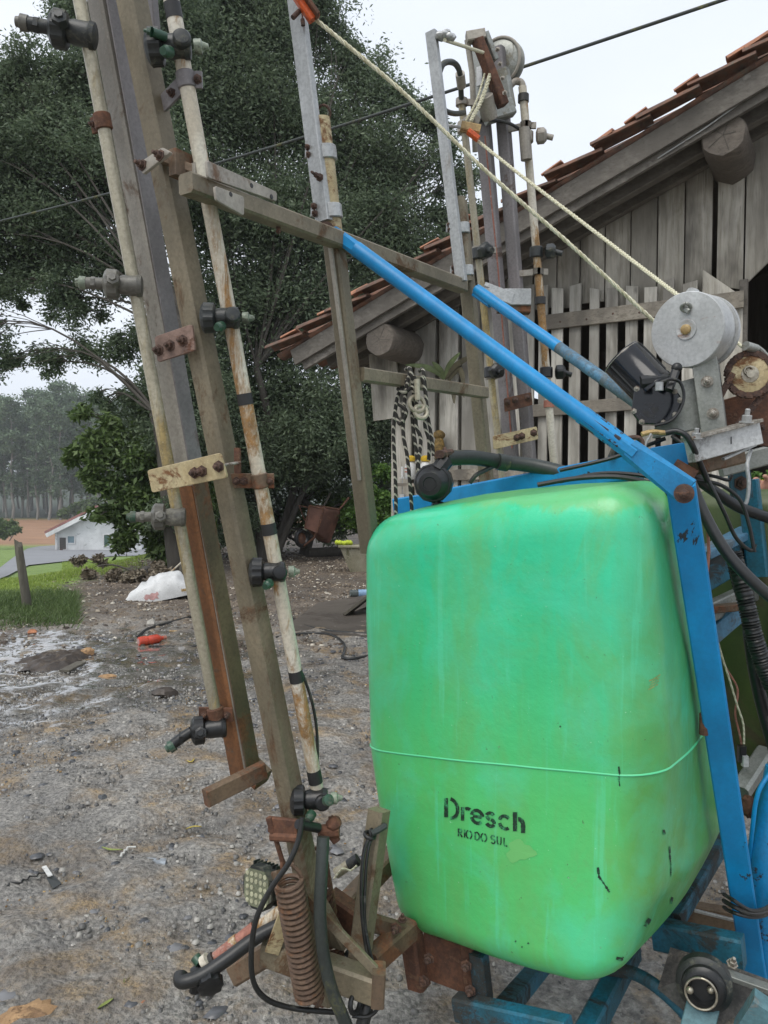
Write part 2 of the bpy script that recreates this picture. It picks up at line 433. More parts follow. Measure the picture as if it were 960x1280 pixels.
g = NG('wet_gravel_yard_and_fields')
P = g.map(1.0, rnd=False)
sx = g.n.new('ShaderNodeSeparateXYZ'); g.L(g.co, sx.inputs[0]); X_, Y_ = sx.outputs[0], sx.outputs[1]
big = g.noise(P, .55, 5, .6); mid = g.noise(P, 2.6, 6, .65, .3); fine = g.noise(P, 38, 4, .7); grit = g.noise(P, 130, 2)
v = g.voro(P, 48); v2 = g.voro(P, 17)
grey = g.ramp(fine, [(.3, (.075, .072, .067)), (.5, (.31, .295, .265)), (.68, (.58, .555, .50))])
stone = g.ramp(g.voro(P, 60, 'F1', 1), [(0., (.07, .07, .07)), (.6, (.25, .235, .215)), (.95, (.50, .475, .43))])
grey = g.mix(.45, grey, stone)
brown = g.ramp(fine, [(.3, (.07, .053, .037)), (.55, (.21, .16, .11)), (.75, (.38, .30, .22))])
straw = g.ramp(grit, [(.3, (.17, .115, .06)), (.6, (.44, .30, .135)), (.8, (.58, .44, .22))])
col = g.mix(g.ramp(mid, [(.46, 0.), (.62, .8)]), grey, g.mix(g.ramp(g.noise(P, 9, 5, .7), [(.45, .1), (.6, 1.)]), brown, straw))
# further back the yard is dark leaf-strewn earth
yb = g.ramp(g.math('ADD', g.math('MULTIPLY', Y_, .05), g.math('MULTIPLY', big, .35)), [(.52, 0.), (.68, .9)])
col = g.mix(yb, col, g.mix(g.ramp(mid, [(.4, 0.), (.6, 1.)]), brown, (.075, .055, .04)))
# grass beyond the edge of the yard on the left, brown tilled field in the valley
edge = g.math('ADD', g.math('MULTIPLY', X_, -1.0), g.math('MULTIPLY', mid, 1.4))
gm = g.math('MULTIPLY', g.ramp(g.math('MULTIPLY', edge, .1), [(.53, 0.), (.565, 1.)]), g.ramp(g.math('ADD', g.math('MULTIPLY', Y_, .05), g.math('MULTIPLY', big, .1)), [(.50, 0.), (.54, 1.)]))
gm = g.math('MAXIMUM', gm, g.ramp(g.math('MULTIPLY', Y_, .01), [(.24, 0.), (.3, 1.)]))
grass_c = g.mix(g.ramp(mid, [(.35, 0.), (.7, 1.)]), (.10, .17, .03), (.22, .31, .06))
col = g.mix(gm, col, grass_c)
fld = g.mix(g.ramp(g.noise(g.map((.25, 1.6, 1), rnd=False), .8, 5, .7), [(.35, 0.), (.65, 1.)]), (.36, .20, .105), (.20, .105, .055))
fl_ = g.ramp(g.math('MULTIPLY', Y_, .002), [(.318, 0.), (.330, 1.)])
col = g.mix(fl_, col, (.03, .045, .025))
fm = g.ramp(g.math('MULTIPLY', Y_, .002), [(.186, 0.), (.196, 1.)])
fm2 = g.ramp(g.math('MULTIPLY', Y_, .002), [(.318, 1.), (.330, 0.)])
col = g.mix(g.math('MULTIPLY', fm, fm2), col, fld)
# wet: film of water in the hollows and one larger puddled patch to the left
px_ = g.n.new('ShaderNodeVectorMath'); px_.operation = 'DISTANCE'; g.L(g.map((.75, 1, 0), rnd=False), px_.inputs[0]); px_.inputs[1].default_value = (-2.30, 6.5, 0)
pud = g.math('SUBTRACT', 1.0, g.math('MULTIPLY', px_.outputs['Value'], .40), True)
pn = g.noise(P, 3.2, 6, .72, .5)
wetA = g.ramp(g.math('ADD', g.math('MULTIPLY', pud, .52), g.math('MULTIPLY', pn, 1.0)), [(.66, 0.), (.735, 1.)])
wetB = g.ramp(g.noise(P, 5.0, 5, .7, .4), [(.40, 0.), (.60, .85)])
wetB = g.math('MULTIPLY', wetB, g.ramp(g.math('MULTIPLY', Y_, .1), [(.2, .5), (.5, .9), (.85, .4), (1., .12)]))
wet = g.math('MAXIMUM', wetA, wetB)
wet = g.math('MULTIPLY', wet, g.math('SUBTRACT', 1.0, gm, True))
blot = g.ramp(g.noise(P, 1.1, 5, .65, .3), [(.42, 0.), (.6, .38)])
col = g.mix(g.math('MULTIPLY', blot, g.math('SUBTRACT', 1.0, gm, True)), col, (.06, .058, .056))
col = g.mix(g.math('MULTIPLY', wet, .35), col, (.05, .048, .045))
rough = g.mix(wet, (.8, .8, .8), g.mix(wetA, (.24, .24, .24), (.025, .025, .025)))
h = g.math('ADD', g.math('MULTIPLY', g.math('SUBTRACT', 1.0, v, True), .5), g.math('ADD', g.math('MULTIPLY', v2, .6), fine))
h = g.math('MULTIPLY', h, g.math('SUBTRACT', 1.0, g.math('MULTIPLY', wetA, .93), True))
g.bump(h, .85, .026)
g.L(g.math('MULTIPLY', wetA, .9), g.b.inputs['Coat Weight']); g.b.inputs['Coat Roughness'].default_value = .04; g.b.inputs['Coat IOR'].default_value = 1.7
M['ground'] = g.set(col, rough)
go = np_mesh('ground', np.stack([GX, GY, GZ], -1).reshape(-1, 3), F, M['ground'], 4, kind='structure', smooth=True)

# gravel, stones, dry litter: nobody could count them
def scatter(n, xr, yr, size, flat, name, mat, k=5, dens=None, lift=0.0, label=None):
    V_, F_ = [], []
    x = rng.uniform(*xr, n); y = rng.uniform(*yr, n)
    keep = np.abs(x) < y * .56 + .35
    if dens is not None: keep &= rng.random(n) < dens(x, y)
    x, y = x[keep], y[keep]; z = terrain(x, y); m = len(x)
    s = size[0] * (size[1] / size[0]) ** (rng.random(m) ** 2.2)
    ang = np.arange(k) * 2 * np.pi / k
    rot = rng.uniform(0, 6.28, m); sq = rng.uniform(.5, 1, m)
    r = s[:, None] * rng.uniform(.6, 1.15, (m, k))
    X = np.cos(ang) * r; Y = np.sin(ang) * r * sq[:, None]
    c, s_ = np.cos(rot)[:, None], np.sin(rot)[:, None]
    bx, by = X * c - Y * s_, X * s_ + Y * c
    lo = np.stack([x[:, None] + bx, y[:, None] + by, np.broadcast_to(z[:, None] - .003, bx.shape)], -1)
    hz = (s * flat)[:, None] * rng.uniform(.6, 1.2, (m, k))
    hi = np.stack([x[:, None] + bx * .72, y[:, None] + by * .72, z[:, None] + hz + lift], -1)
    vs = np.concatenate([lo, hi], 1).reshape(-1, 3)
    base = np.arange(m)[:, None] * 2 * k; fs = []
    j = np.arange(k); j2 = (j + 1) % k
    side = np.stack([j, j2, j2 + k], -1); side2 = np.stack([j, j2 + k, j + k], -1)
    top = np.stack([np.full(k - 2, k), k + np.arange(1, k - 1), k + np.arange(2, k)], -1)
    T = np.concatenate([side, side2, top], 0)
    fs = (T[None] + base[:, :, None]).reshape(-1, 3)
    return np_mesh(name, vs, fs, mat, 3, kind='stuff', label=label)
def patch(x, y):
    return .35 + .65 * (np.sin(x * 1.9 + np.sin(y * 1.3) * 2) * np.cos(y * 1.7 + x) > -.1)
g = NG('mixed_gravel')
gi = g.n.new('ShaderNodeNewGeometry')
g.set(g.ramp(gi.outputs['Random Per Island'], [(0., (.05, .05, .05)), (.4, (.14, .135, .125)), (.75, (.23, .22, .20)), (.95, (.36, .345, .31)), (1., (.46, .44, .40))]), .42)
M['gravel'] = g.m
scatter(42000, (-4, 3.2), (1.9, 6.5), (.003, .017), .5, 'gravel', M['gravel'], dens=patch)
scatter(16000, (-7, 4), (5, 14), (.007, .024), .45, 'gravel_behind', M['gravel'], dens=patch).name = 'gravel.001'
g = NG('slate_grey_chips')
gi = g.n.new('ShaderNodeNewGeometry')
g.set(g.ramp(gi.outputs['Random Per Island'], [(0., (.04, .043, .047)), (.6, (.085, .088, .095)), (1., (.17, .17, .175))]), .3)
M['chips'] = g.m
scatter(5000, (-4, 3.2), (1.9, 8), (.010, .045), .18, 'slate_chips', M['chips'], dens=lambda x, y: (np.sin(x * 2.3 + 1) * np.sin(y * 1.9) > -.15) * 1.0)
g = NG('yellowish_chaff'); gi = g.n.new('ShaderNodeNewGeometry')
g.set(g.ramp(gi.outputs['Random Per Island'], [(0., (.14, .08, .03)), (.5, (.30, .19, .075)), (1., (.45, .31, .14))]), .8)
M['chaff'] = g.m
scatter(7000, (-3.5, 3.2), (1.9, 6), (.003, .011), .3, 'straw_chaff', M['chaff'], 4, dens=lambda x, y: (np.sin(x * 3.1 + 2) * np.sin(y * 2.3 + x) > .35) * 1.0)
g = NG('fallen_leaves_pale'); gi = g.n.new('ShaderNodeNewGeometry')
g.set(g.ramp(gi.outputs['Random Per Island'], [(0., (.045, .032, .022)), (.55, (.13, .10, .07)), (.85, (.26, .21, .15)), (1., (.60, .56, .47))]), .7)
M['leaves_dry'] = g.m
scatter(34000, (-6.5, 4), (6.5, 18), (.012, .045), .3, 'leaf_litter', M['leaves_dry'], 4, lift=.004, dens=lambda x, y: ss((y - 6.2) / 4) * (1 - .6 * (np.sin(x * 2.1 + y) > .3)) * (x > -5.6 - .3 * np.sin(y * 3)))

# grass blades on the slope left of the yard
def blades(n, pts_fn, hgt, wid, name, mat, lean=.5, **kw):
    x, y = pts_fn(n); m = len(x); z = terrain(x, y)
    a = rng.uniform(0, 6.28, m); h = hgt * rng.uniform(.5, 1.2, m); wd = wid * rng.uniform(.6, 1.3, m)
    lx, ly = rng.normal(0, lean, m) * h, rng.normal(0, lean, m) * h
    p0 = np.stack([x - np.cos(a) * wd, y - np.sin(a) * wd, z - .01], -1); p1 = np.stack([x + np.cos(a) * wd, y + np.sin(a) * wd, z - .01], -1)
    p2 = np.stack([x + lx, y + ly, z + h], -1)
    return np_mesh(name, np.stack([p0, p1, p2], 1).reshape(-1, 3), np.arange(m * 3).reshape(-1, 3), mat, 3, kind='stuff', **kw)
def slope_pts(n):
    y = 9.2 + (rng.random(n) ** 1.5) * 30; x = -(y * rng.uniform(.28, .56, n))
    k = (x < -4.6 - .9 * rng.random(n) ** 2 - .3 * np.sin(y * 1.7)) & (y > 8.7 + 3.2 * rng.random(n) ** 1.3 + .4 * np.sin(x * 3))
    k &= ~((y > 17.5) & (x / y < -.42))
    return x[k], y[k]
blades(90000, slope_pts, .055, .010, 'grass', M['grass'])
blades(9000, lambda n: (lambda y: (-(y * rng.uniform(.40, .56, n)), y))(8.2 + 2.6 * rng.beta(2, 1.5, n)), .11, .006, 'weeds_at_post', M['leaf_mid'], .9).name = 'weeds'

# the asphalt yard below
def drape(lower, upper, name, mat, up=.05, n=20, rows=8):
    def samp(L, t):
        d = [0]
        for a, b in zip(L, L[1:]): d.append(d[-1] + math.dist(a, b))
        t *= d[-1]
        for i in range(len(L) - 1):
            if t <= d[i + 1] or i == len(L) - 2:
                f = (t - d[i]) / (d[i + 1] - d[i]); return (L[i][0] + (L[i + 1][0] - L[i][0]) * f, L[i][1] + (L[i + 1][1] - L[i][1]) * f)
    A = [hit(*samp(lower, i / n)) for i in range(n + 1)]; B = [hit(*samp(upper, i / n)) for i in range(n + 1)]
    vs, fs = [], []
    for i in range(n + 1):
        for j in range(rows + 1):
            p = A[i].lerp(B[i], j / rows); vs.append((p.x, p.y, tz(p.x, p.y) + up))
    for i in range(n):
        for j in range(rows):
            a = i * (rows + 1) + j; fs.append((a, a + rows + 1, a + rows + 2, a + 1))
    return np_mesh(name, vs, fs, mat, 4, kind='structure')
g = NG('grey_asphalt')
n = g.noise(g.map(1., rnd=False), .35, 5); g.set(g.mix(n, (.15, .155, .165), (.24, .245, .255)), .6)
M['asphalt'] = g.m
drape([(-60, 748), (0, 727), (35, 708), (70, 704), (140, 696), (230, 694)], [(-60, 724), (0, 712), (18, 696), (38, 684), (90, 681), (230, 681)], 'asphalt_yard', M['asphalt'])

# ------------------------------------------------------------------ leaves, trees
def leaf_quads(C, size, aspect, droop=.5, upright=0.0):
    """one folded diamond per centre"""
    m = len(C)
    d = rng.normal(0, 1, (m, 3)); d[:, 2] = d[:, 2] * .6 - droop + upright
    d /= np.linalg.norm(d, axis=1)[:, None]
    r = rng.normal(0, 1, (m, 3)); s = np.cross(d, r); s /= np.linalg.norm(s, axis=1)[:, None] + 1e-9
    L = (size * rng.uniform(.6, 1.25, m))[:, None]
    nrm = np.cross(d, s)
    mid = C + d * L * .45 + nrm * L * .05
    a = C; b = mid + s * L * aspect; c = C + d * L; e = mid - s * L * aspect
    return np.stack([a, b, c, e], 1).reshape(-1, 3), np.arange(m * 4).reshape(-1, 4)
def blob_points(blobs, n, sub=26, spread=.28, shell=.35):
    """blobs: (centre, radius, weight). Leaves sit in small sprays spread through each blob"""
    W = np.array([b[2] * b[1] ** 2 for b in blobs]); W = W / W.sum(); out = []; twigs = []
    for (c, r, _), wt in zip(blobs, W):
        k = max(4, int(n * wt)); s = max(5, int(sub * (r / 1.0) ** 2))
        d = rng.normal(0, 1, (s, 3)); d /= np.linalg.norm(d, axis=1)[:, None]
        rad = r * (shell + (1 - shell) * rng.random(s)) * rng.uniform(.55, 1.15, s)
        sc = np.array(c) + d * rad[:, None] * np.array([1, .9, .85])
        twigs.append((c, sc))
        sr = spread * r * rng.uniform(.4, 1.2, s)
        q = rng.integers(0, s, k)
        out.append(sc[q] + rng.normal(0, 1, (k, 3)) * sr[q][:, None] * np.array([.75, .75, .68]) * .7)
    return np.concatenate(out), twigs
def limb(mb, a, b, r0, r1, wob=.12, n=7, seg=7):
    L = (b - a).length; pts = []
    o1, o2 = V(rng.normal(0, wob * L, 3)), V(rng.normal(0, wob * L, 3))
    for i in range(n + 1):
        t = i / n; pts.append(a.lerp(b, t) + o1 * t * (1 - t) * 2 * (1 - t) + o2 * t * t * (1 - t) * 2 + V((0, 0, L * .10)) * math.sin(t * math.pi))
    mb.tube(pts, r0, seg, r1=r1)
    return pts
def tree(name, label, base, blobs_px, nleaf, leafmat, size, aspect=.13, trunk_r=.16, fork=2.4, cat='tree', group=None, droop=.5, sub=26, twig=True, spread=.40, extra_trunks=()):
    root = empty(name, base, label, cat, group)
    blobs = [(at(px, py, d), pr / FPX * d, wt) for px, py, pr, d, wt in blobs_px]
    C, tw = blob_points(blobs, nleaf, sub, spread)
    vs, fs = leaf_quads(C, size, aspect, droop)
    vs = vs - np.array(root.location)
    np_mesh('crown', vs, fs, leafmat, 4, parent=root)
    mb = MB(); b = V(base)
    forks = [b + V((rng.normal(0, .25), rng.normal(0, .2), fork * q)) for q in (.7, 1.0, 1.45)]
    tr = limb(mb, b, forks[1], trunk_r * 1.25, trunk_r * .8, .05, 6, 12)
    limb(mb, forks[1], forks[2], trunk_r * .8, trunk_r * .55, .05, 5, 10)
    for et, rr in extra_trunks:
        limb(mb, b + V((rng.normal(0, .2), rng.normal(0, .2), 0)), et, rr, rr * .35, .06, 9, 9)
    for (c, r, wt), (cc, sc) in zip(blobs, tw):
        f = min(forks, key=lambda q: (q - c).length + (2 if q.z > c.z else 0))
        pts = limb(mb, f, c, trunk_r * .26, trunk_r * .07, .10, 9, 6)
        if twig:
            for p in sc[:9 if r > .6 else 5]:
                q = pts[rng.integers(5, 9)]
                limb(mb, q, V(p), trunk_r * .09, .006, .12, 4, 4)
    mb.obj('trunk', M['bark'], root, 60)
    return root

A = 14.0
tree('spreading_tree', 'tall dark tree behind the vertical boom, its bare limbs fanning left against the sky', hit(222, 722),
     [(28, 100, 46, A, 1), (-5, 120, 50, A, 1), (60, 150, 46, A, 1), (20, 180, 50, A, 1), (15, 255, 50, A, 1), (60, 250, 46, 14.4, 1), (130, 240, 60, 14.6, 1), (15, 330, 40, 14.3, .9), (70, 320, 46, 14.5, .9), (5, 200, 60, A, 1), (75, 190, 62, A, 1.2), (115, 110, 66, 14.5, 1.1), (95, 30, 48, 15, .9), (150, 25, 70, 15, 1), (160, 200, 90, 14, 1.1), (35, 285, 58, A, 1.1), (105, 290, 60, A, 1.1),
      (20, 360, 40, A, .75), (92, 372, 48, A, .7), (150, 330, 62, 14, .9), (12, 445, 32, A, .45), (60, 452, 34, A, .4), (112, 445, 32, A, .4), (165, 430, 46, 14, .7), (185, 510, 50, 14, .8), (-30, 130, 60, A, 1), (-30, 300, 60, A, 1), (-40, 420, 50, A, .8), (130, 500, 26, 13.5, .4), (205, 560, 50, 13.2, 1), (250, 540, 55, 13.4, 1), (235, 480, 60, 13.5, 1), (225, 640, 40, 12.6, .8)],
     300000, M['leaf_dark'], .085, .19, .11, 2.7, sub=44)
B = 17.0
tree('dense_tree', 'largest dense evergreen tree filling the middle between the boom and the mast', hit(330, 702),
     [(250, -10, 105, B, 1), (330, 20, 95, B, 1), (395, 15, 62, B, 1), (430, 62, 42, B, .9), (455, 100, 42, B, 1), (492, 122, 40, B, 1), (528, 150, 34, B, .9), (240, 130, 100, 16, 1.2), (330, 140, 100, B, 1.2), (420, 170, 90, B, 1.2), (500, 205, 72, B, 1.1),
      (557, 175, 30, B, .7), (572, 225, 36, B, .9), (570, 270, 42, B, 1), (260, 260, 100, 16, 1.2), (360, 280, 105, 16, 1.2), (460, 300, 95, B, 1.2), (530, 320, 72, B, 1), (300, 390, 105, 16, 1.2), (400, 400, 90, 16, 1.2), (480, 400, 80, B, 1.1),
      (280, 500, 90, 16, 1), (370, 510, 90, 16, 1), (450, 510, 80, B, 1), (510, 470, 70, B, 1), (215, 60, 90, 16, 1), (575, 320, 45, B, .9)],
     420000, M['leaf_dark'], .10, .19, .11, 2.6, sub=34, extra_trunks=[(at(395, 440, 16.5), .09), (at(300, 430, 16), .08), (at(430, 470, 17), .07)])
tree('undergrowth_thicket', 'dark tangled thicket under the dense tree behind the tipped wheelbarrow', hit(380, 694),
     [(300, 560, 60, 14.8, 1), (360, 560, 60, 15, 1), (420, 560, 50, 15.2, 1), (290, 640, 40, 14.8, .9), (290, 600, 62, 16.5, 1), (350, 585, 62, 17, 1), (410, 570, 60, 17, 1), (470, 560, 60, 17.5, 1), (300, 660, 42, 16, 1), (345, 640, 48, 17.2, 1), (500, 620, 60, 17.5, 1), (430, 640, 50, 17.5, 1), (255, 650, 40, 15.5, 1)],
     90000, M['leaf_dark'], .10, .17, .10, .8, cat='thicket', sub=26)
tree('leafy_bush', 'lighter green bushy tree hanging over the white house', hit(205, 712),
     [(112, 565, 32, 13, 1), (140, 545, 36, 13, 1), (170, 575, 46, 13, 1), (130, 600, 32, 13, .9), (160, 630, 40, 13, 1), (200, 610, 50, 13.4, 1), (195, 670, 40, 13, 1), (160, 672, 28, 13, .8), (215, 540, 55, 13.6, 1), (245, 600, 50, 13.8, 1), (128, 640, 18, 12.8, .5), (225, 690, 34, 13.2, 1), (105, 520, 20, 13, .5)],
     34000, M['leaf_mid'], .13, .2, .09, 1.0, cat='bush', sub=30)
tree('green_shrub', 'fresh green shrub behind the ladder frame, right of the wheelbarrow', hit(478, 694), [(470, 612, 26, 15.5, 1), (487, 590, 22, 15.5, .8), (455, 640, 28, 15.6, 1), (485, 640, 26, 15.5, 1), (473, 668, 24, 15.4, .9)],
     9000, M['leaf_light'], .10, .25, .03, .4, cat='shrub', sub=40)
tree('green_shrub', 'dull green shrub behind the left handle of the wheelbarrow', hit(385, 694), [(375, 640, 26, 16.8, 1), (398, 610, 24, 16.9, .8), (425, 635, 26, 16.8, 1)],
     5000, M['leaf_mid'], .10, .22, .03, .4, cat='shrub', sub=40)
tree('weed_heap', 'dark brush heap at the edge of the yard behind the white sack', hit(165, 726), [(110, 716, 11, 12.4, 1), (140, 722, 13, 12.0, 1), (170, 722, 14, 12.0, 1), (200, 716, 16, 12.0, 1), (95, 700, 10, 12.6, .5), (125, 700, 9, 12.6, .4)],
     7000, M['litter'], .08, .25, .02, .15, cat='brush heap', sub=60)
tree('roadside_bush', 'round green bush on the left at the foot of the eucalyptus forest', hit(12, 676), [(-4, 657, 13, 88, 1), (10, 655, 10, 88, 1), (-16, 662, 16, 88, 1), (20, 660, 7, 88, 1), (4, 664, 9, 88, 1), (13, 664, 8, 88, 1)],
     14000, M['leaf_mid'], .32, .3, .06, .6, cat='bush', sub=6)
tree('field_bush', 'low green bush on the ploughed field above the house roof', hit(92, 650), [(80, 640, 9, 150, 1), (93, 636, 10, 150, 1), (105, 632, 12, 150, 1), (118, 630, 12, 150, 1)],
     4000, M['leaf_mid'], .8, .3, .06, .6, cat='bush', sub=3)
for o, nm in (): pass

# eucalyptus forest far behind
def euc(seed):
    r = np.random.default_rng(seed); root = empty('eucalyptus_tree', (0, 0, 0))
    mb = MB(); H = 25
    pts = [V((r.normal(0, .15), r.normal(0, .15), H * i / 9)) for i in range(10)]
    mb.tube(pts, .30, 7, r1=.05)
    cs = []
    for i in range(34):
        z = H * (.22 + .80 * r.random() ** .75); rad = 2.0 * (1.15 - abs(z / H - .66) * 1.5) * r.uniform(.2, 1)
        a = r.uniform(0, 6.28); c = V((math.cos(a) * rad, math.sin(a) * rad, z)); cs.append((c, r.uniform(.5, 1.25)))
        if i % 2: mb.tube([V((0, 0, z - rad * .8)), c], .07, 4, r1=.02)
    mb.obj('trunk', M['palebark'], root, 60, base=(0, 0, 0))
    C = np.concatenate([np.array(c) + r.normal(0, 1, (85, 3)) * s * np.array([.62, .62, .5]) for c, s in cs])
    vs, fs = leaf_quads(C, .62, .28, .6)
    np_mesh('crown', vs, fs, M['leaf_far'], 4, parent=root)
    return root
protos = [euc(s) for s in (1, 2, 3, 4)]
spots = []
for row, (d0, k) in enumerate(((162, 15), (170, 14), (179, 13), (190, 12))):
    for i in range(k):
        spots.append((-26 + (i + .5 * (row % 2) + rng.uniform(-.25, .25)) * (220 / k), d0 + rng.uniform(-3, 4), row))
ORD = ['leftmost', 'second', 'third', 'fourth', 'fifth', 'sixth', 'seventh', 'eighth', 'ninth', 'tenth', 'eleventh', 'twelfth', 'thirteenth', 'fourteenth', 'fifteenth', 'sixteenth']
seen = [0, 0, 0, 0]
for i, (px, d, row) in enumerate(spots):
    X = (px - 480) / FPX * d; s = rng.uniform(.82, 1.08) * (1.06 if 60 < px < 120 else .98) * (1.0, 1.03, 1.06, 1.1)[row]
    p = protos[i % 4]; loc = V((X, d, tz(X, d) - .3))
    rw = ('front row', 'second row', 'third row', 'rearmost row')[row]
    if px < 2: lab = f'eucalyptus cut by the left edge of the picture, {rw} of the distant forest'
    else:
        o_ = ORD[seen[row]]; seen[row] += 1
        lab = f'{o_} eucalyptus{"" if o_ == "leftmost" else " from the left"} in the {rw} of the distant forest'
    if i < 4: p.location = loc; p.scale = (s,) * 3; p.rotation_euler = (0, 0, rng.uniform(0, 6)); o = p
    else: o = copy_thing(p, loc, rng.uniform(0, 6), s)
    prop(o, lab, 'tree', 'eucalyptus trees in the distant forest')

# ------------------------------------------------------------------ the white house in the valley
hb = hit(70, 688); hd = hb.y
M['housewall'] = plain('white_plaster', (.78, .80, .80), .8, .06, 2)
M['houseroof'] = plain('faded_red_roof', (.36, .17, .15), .8, .2, 6)
M['window'] = plain('bluish_window_glass', (.22, .32, .38), .1, .2, 1)
M['whitepaint'] = plain('white_trim_paint', (.8, .8, .8), .5, .05, 3)
M['greendoor'] = plain('green_wooden_door', (.06, .13, .10), .6, .2, 3)
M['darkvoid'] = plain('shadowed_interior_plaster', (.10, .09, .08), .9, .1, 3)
hx = V((1, .12, 0)).normalized(); hy = V((-.12, 1, 0)).normalized(); up = V((0, 0, 1))
house = empty('house', hb, 'white single-storey house with a red roof in the valley beyond the yard', 'house')
def hp(x, y, z): return hb + hx * x + hy * y + up * z
k = hd / FPX
W_, Hh = 104 * k, 24 * k
pk = hp(W_ / 2, 0, 24 * k + 29 * k)
wall = MB()
for y in (0.0, 9.0):
    q = [hp(0, y, -1), hp(W_, y, -1), hp(W_, y, Hh), hp(W_ / 2, y, Hh + 27 * k), hp(0, y, Hh)]
    q2 = [p + hy * .2 for p in q]
    wall.loft([q, q2])
for x in (0., W_ - .2): wall.box(hp(x + .1, 4.6, Hh / 2 - .5), hx, hy, up, .2, 8.8, Hh + 1, 0.02)
wall.obj('wall', M['housewall'], house)
for sgn in (-1, 1):
    a = hp(W_ / 2, -.8, Hh + 27 * k + .25); e = hp(W_ / 2 + sgn * (W_ / 2 + 10 * k), -.8, Hh - 2 * k)
    n_ = (e - a).cross(hy).normalized(); n_ = n_ if n_.z > 0 else -n_
    rf = MB().loft([[a, e, e + n_ * .22, a + n_ * .22], [p + hy * 11 for p in (a, e, e + n_ * .22, a + n_ * .22)]]).obj('roof', M['houseroof'], house, 0)
    MB().beam(a - hy * .05 - n_ * .25, e - hy * .05 - n_ * .25, .12, .42, hy, .02).obj('bargeboard', M['whitepaint'], rf)
def hwin(x, z, w_, h_, mat, nm):
    f = MB()
    for sx_ in (-1, 1): f.box(hp(x + sx_ * w_ / 2, -.04, z), hx, hy, up, .1, .14, h_ + .1, .02)
    for sz_ in (-1, 1): f.box(hp(x, -.04, z + sz_ * h_ / 2), hx, hy, up, w_ + .1, .13, .1, .02)
    fo = f.obj(nm, M['whitepaint'], house)
    MB().box(hp(x, .0 - .03, z), hx, hy, up, w_, .06, h_, .02).obj('pane', mat, fo)
hwin(18.5 * k, 13.5 * k, 9 * k, 9.5 * k, M['window'], 'window')
hwin(62 * k, 12 * k, 8 * k, 15 * k, M['greendoor'], 'door')
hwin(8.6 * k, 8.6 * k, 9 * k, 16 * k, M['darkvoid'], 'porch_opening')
MB().tube([hp(1.5 * k, -.3, -.2), hp(1.5 * k, -.3, Hh - .1)], .12, 8).obj('porch_post', M['whitepaint'], house)
MB().box(hp(8 * k, -.5, 1.2 * k), hx, hy, up, 2.5 * k, .5, 2.2 * k).obj('porch_seat', M['boltrust'], house)

# ------------------------------------------------------------------ the barn
BU = V((.86, -.51, 0)).normalized(); BN = V((-.51, -.86, 0)).normalized(); UP = V((0, 0, 1))
B0 = V((1.82, 6.5, 0))
def wuz(px, py, off=0.0):
    """(along, up) on the barn's gable wall plane, off metres in front of it, seen at a pixel"""
    r = ray(px, py); o = B0 + BN * off
    t = (o - CAM).dot(BN) / r.dot(BN); p = CAM + r * t
    return (p - o).dot(BU), p.z
def bw(u, z, off=0.0): return B0 + BU * u + BN * off + UP * z
def wpt(px, py, off=0.0): return bw(*wuz(px, py, off), off)

barn = empty('barn', (B0.x, B0.y, 0), 'old grey wooden barn with a sloping tiled roof and slatted lower wall', 'barn')
# roof line on the verge
e0 = wuz(347, 438, .75); e1 = wuz(958, 64, .75)
RS = (e1[1] - e0[1]) / (e1[0] - e0[0]); RA = math.atan(RS)
def zr(u): return e0[1] + (u - e0[0]) * RS
SL = (BU * math.cos(RA) + UP * math.sin(RA)); RN = (UP * math.cos(RA) - BU * math.sin(RA))
U1 = e1[0] + 1.9
# verge and inner rafters, battens running back
def along(u0, u1, off, dz, w_, t_, name, mat, ch=.08, wob=0.0):
    a = bw(u0, zr(u0) + dz, off); b = bw(u1, zr(u1) + dz + wob, off)
    return MB().beam(a, b, t_, w_, BN, ch).obj(name, mat, barn)
along(e0[0] + .12, U1, .66, -.115, .15, .035, 'verge_board', M['rafter'])
along(e0[0] + .20, U1, .615, -.20, .13, .04, 'verge_board', M['rafter'], wob=.02)
along(e0[0] + .32, U1, .36, -.20, .13, .09, 'rafter', M['rafter'])
along(e0[0] + .36, U1, .055, -.185, .11, .07, 'rafter', M['rafter'])
for k in range(30):                                    # tile battens, and boards lying on the rafters
    u = e0[0] + .22 + k * .235
    if u > U1: break
    MB().beam(bw(u, zr(u) - .055, .68), bw(u, zr(u) - .055, -2.2), .05, .03, SL, .1).obj('batten', M['rafter'], barn)
for k in range(9):
    o = .58 - k * .155
    a = bw(e0[0] + .2, zr(e0[0] + .2) - .10 - .004 * (k % 2), o); b = bw(U1, zr(U1) - .10 - .004 * (k % 2), o)
    MB().beam(a, b, .148, .02, BN, .08).obj('soffit_board', M['rafter'], barn)
# tiles: curved clay tiles, row over row
def tile_mesh(mat, L=.44, R=.085, th=.016, name='roof_tile', flip=False, seed=0):
    """half-round clay tile; its length runs up the slope (local x), arch over local y"""
    r = random.Random(seed); n = 8; rings = []
    for i in range(4):
        x = L * i / 3; q = R * (1 - .12 * i / 3); ring = []
        for j in range(n + 1):
            a = math.pi * (.06 + .88 * j / n); ring.append(V((x, math.cos(a) * q, math.sin(a) * q * .75 * (-1 if flip else 1) + (.06 if flip else 0))))
        for j in range(n, -1, -1):
            a = math.pi * (.06 + .88 * j / n); q2 = q - th; ring.append(V((x, math.cos(a) * q2, math.sin(a) * q2 * .75 * (-1 if flip else 1) + (.06 if flip else 0))))
        rings.append([p + V((0, 0, r.uniform(-.002, .002))) for p in ring])
    m = MB().loft(rings); me = bpy.data.meshes.new(name); me.from_pydata(m.v, [], m.f); me.materials.append(mat)
    me.polygons.foreach_set('use_smooth', [True] * len(me.polygons)); me.set_sharp_from_angle(angle=math.radians(40)); me.update()
    return me
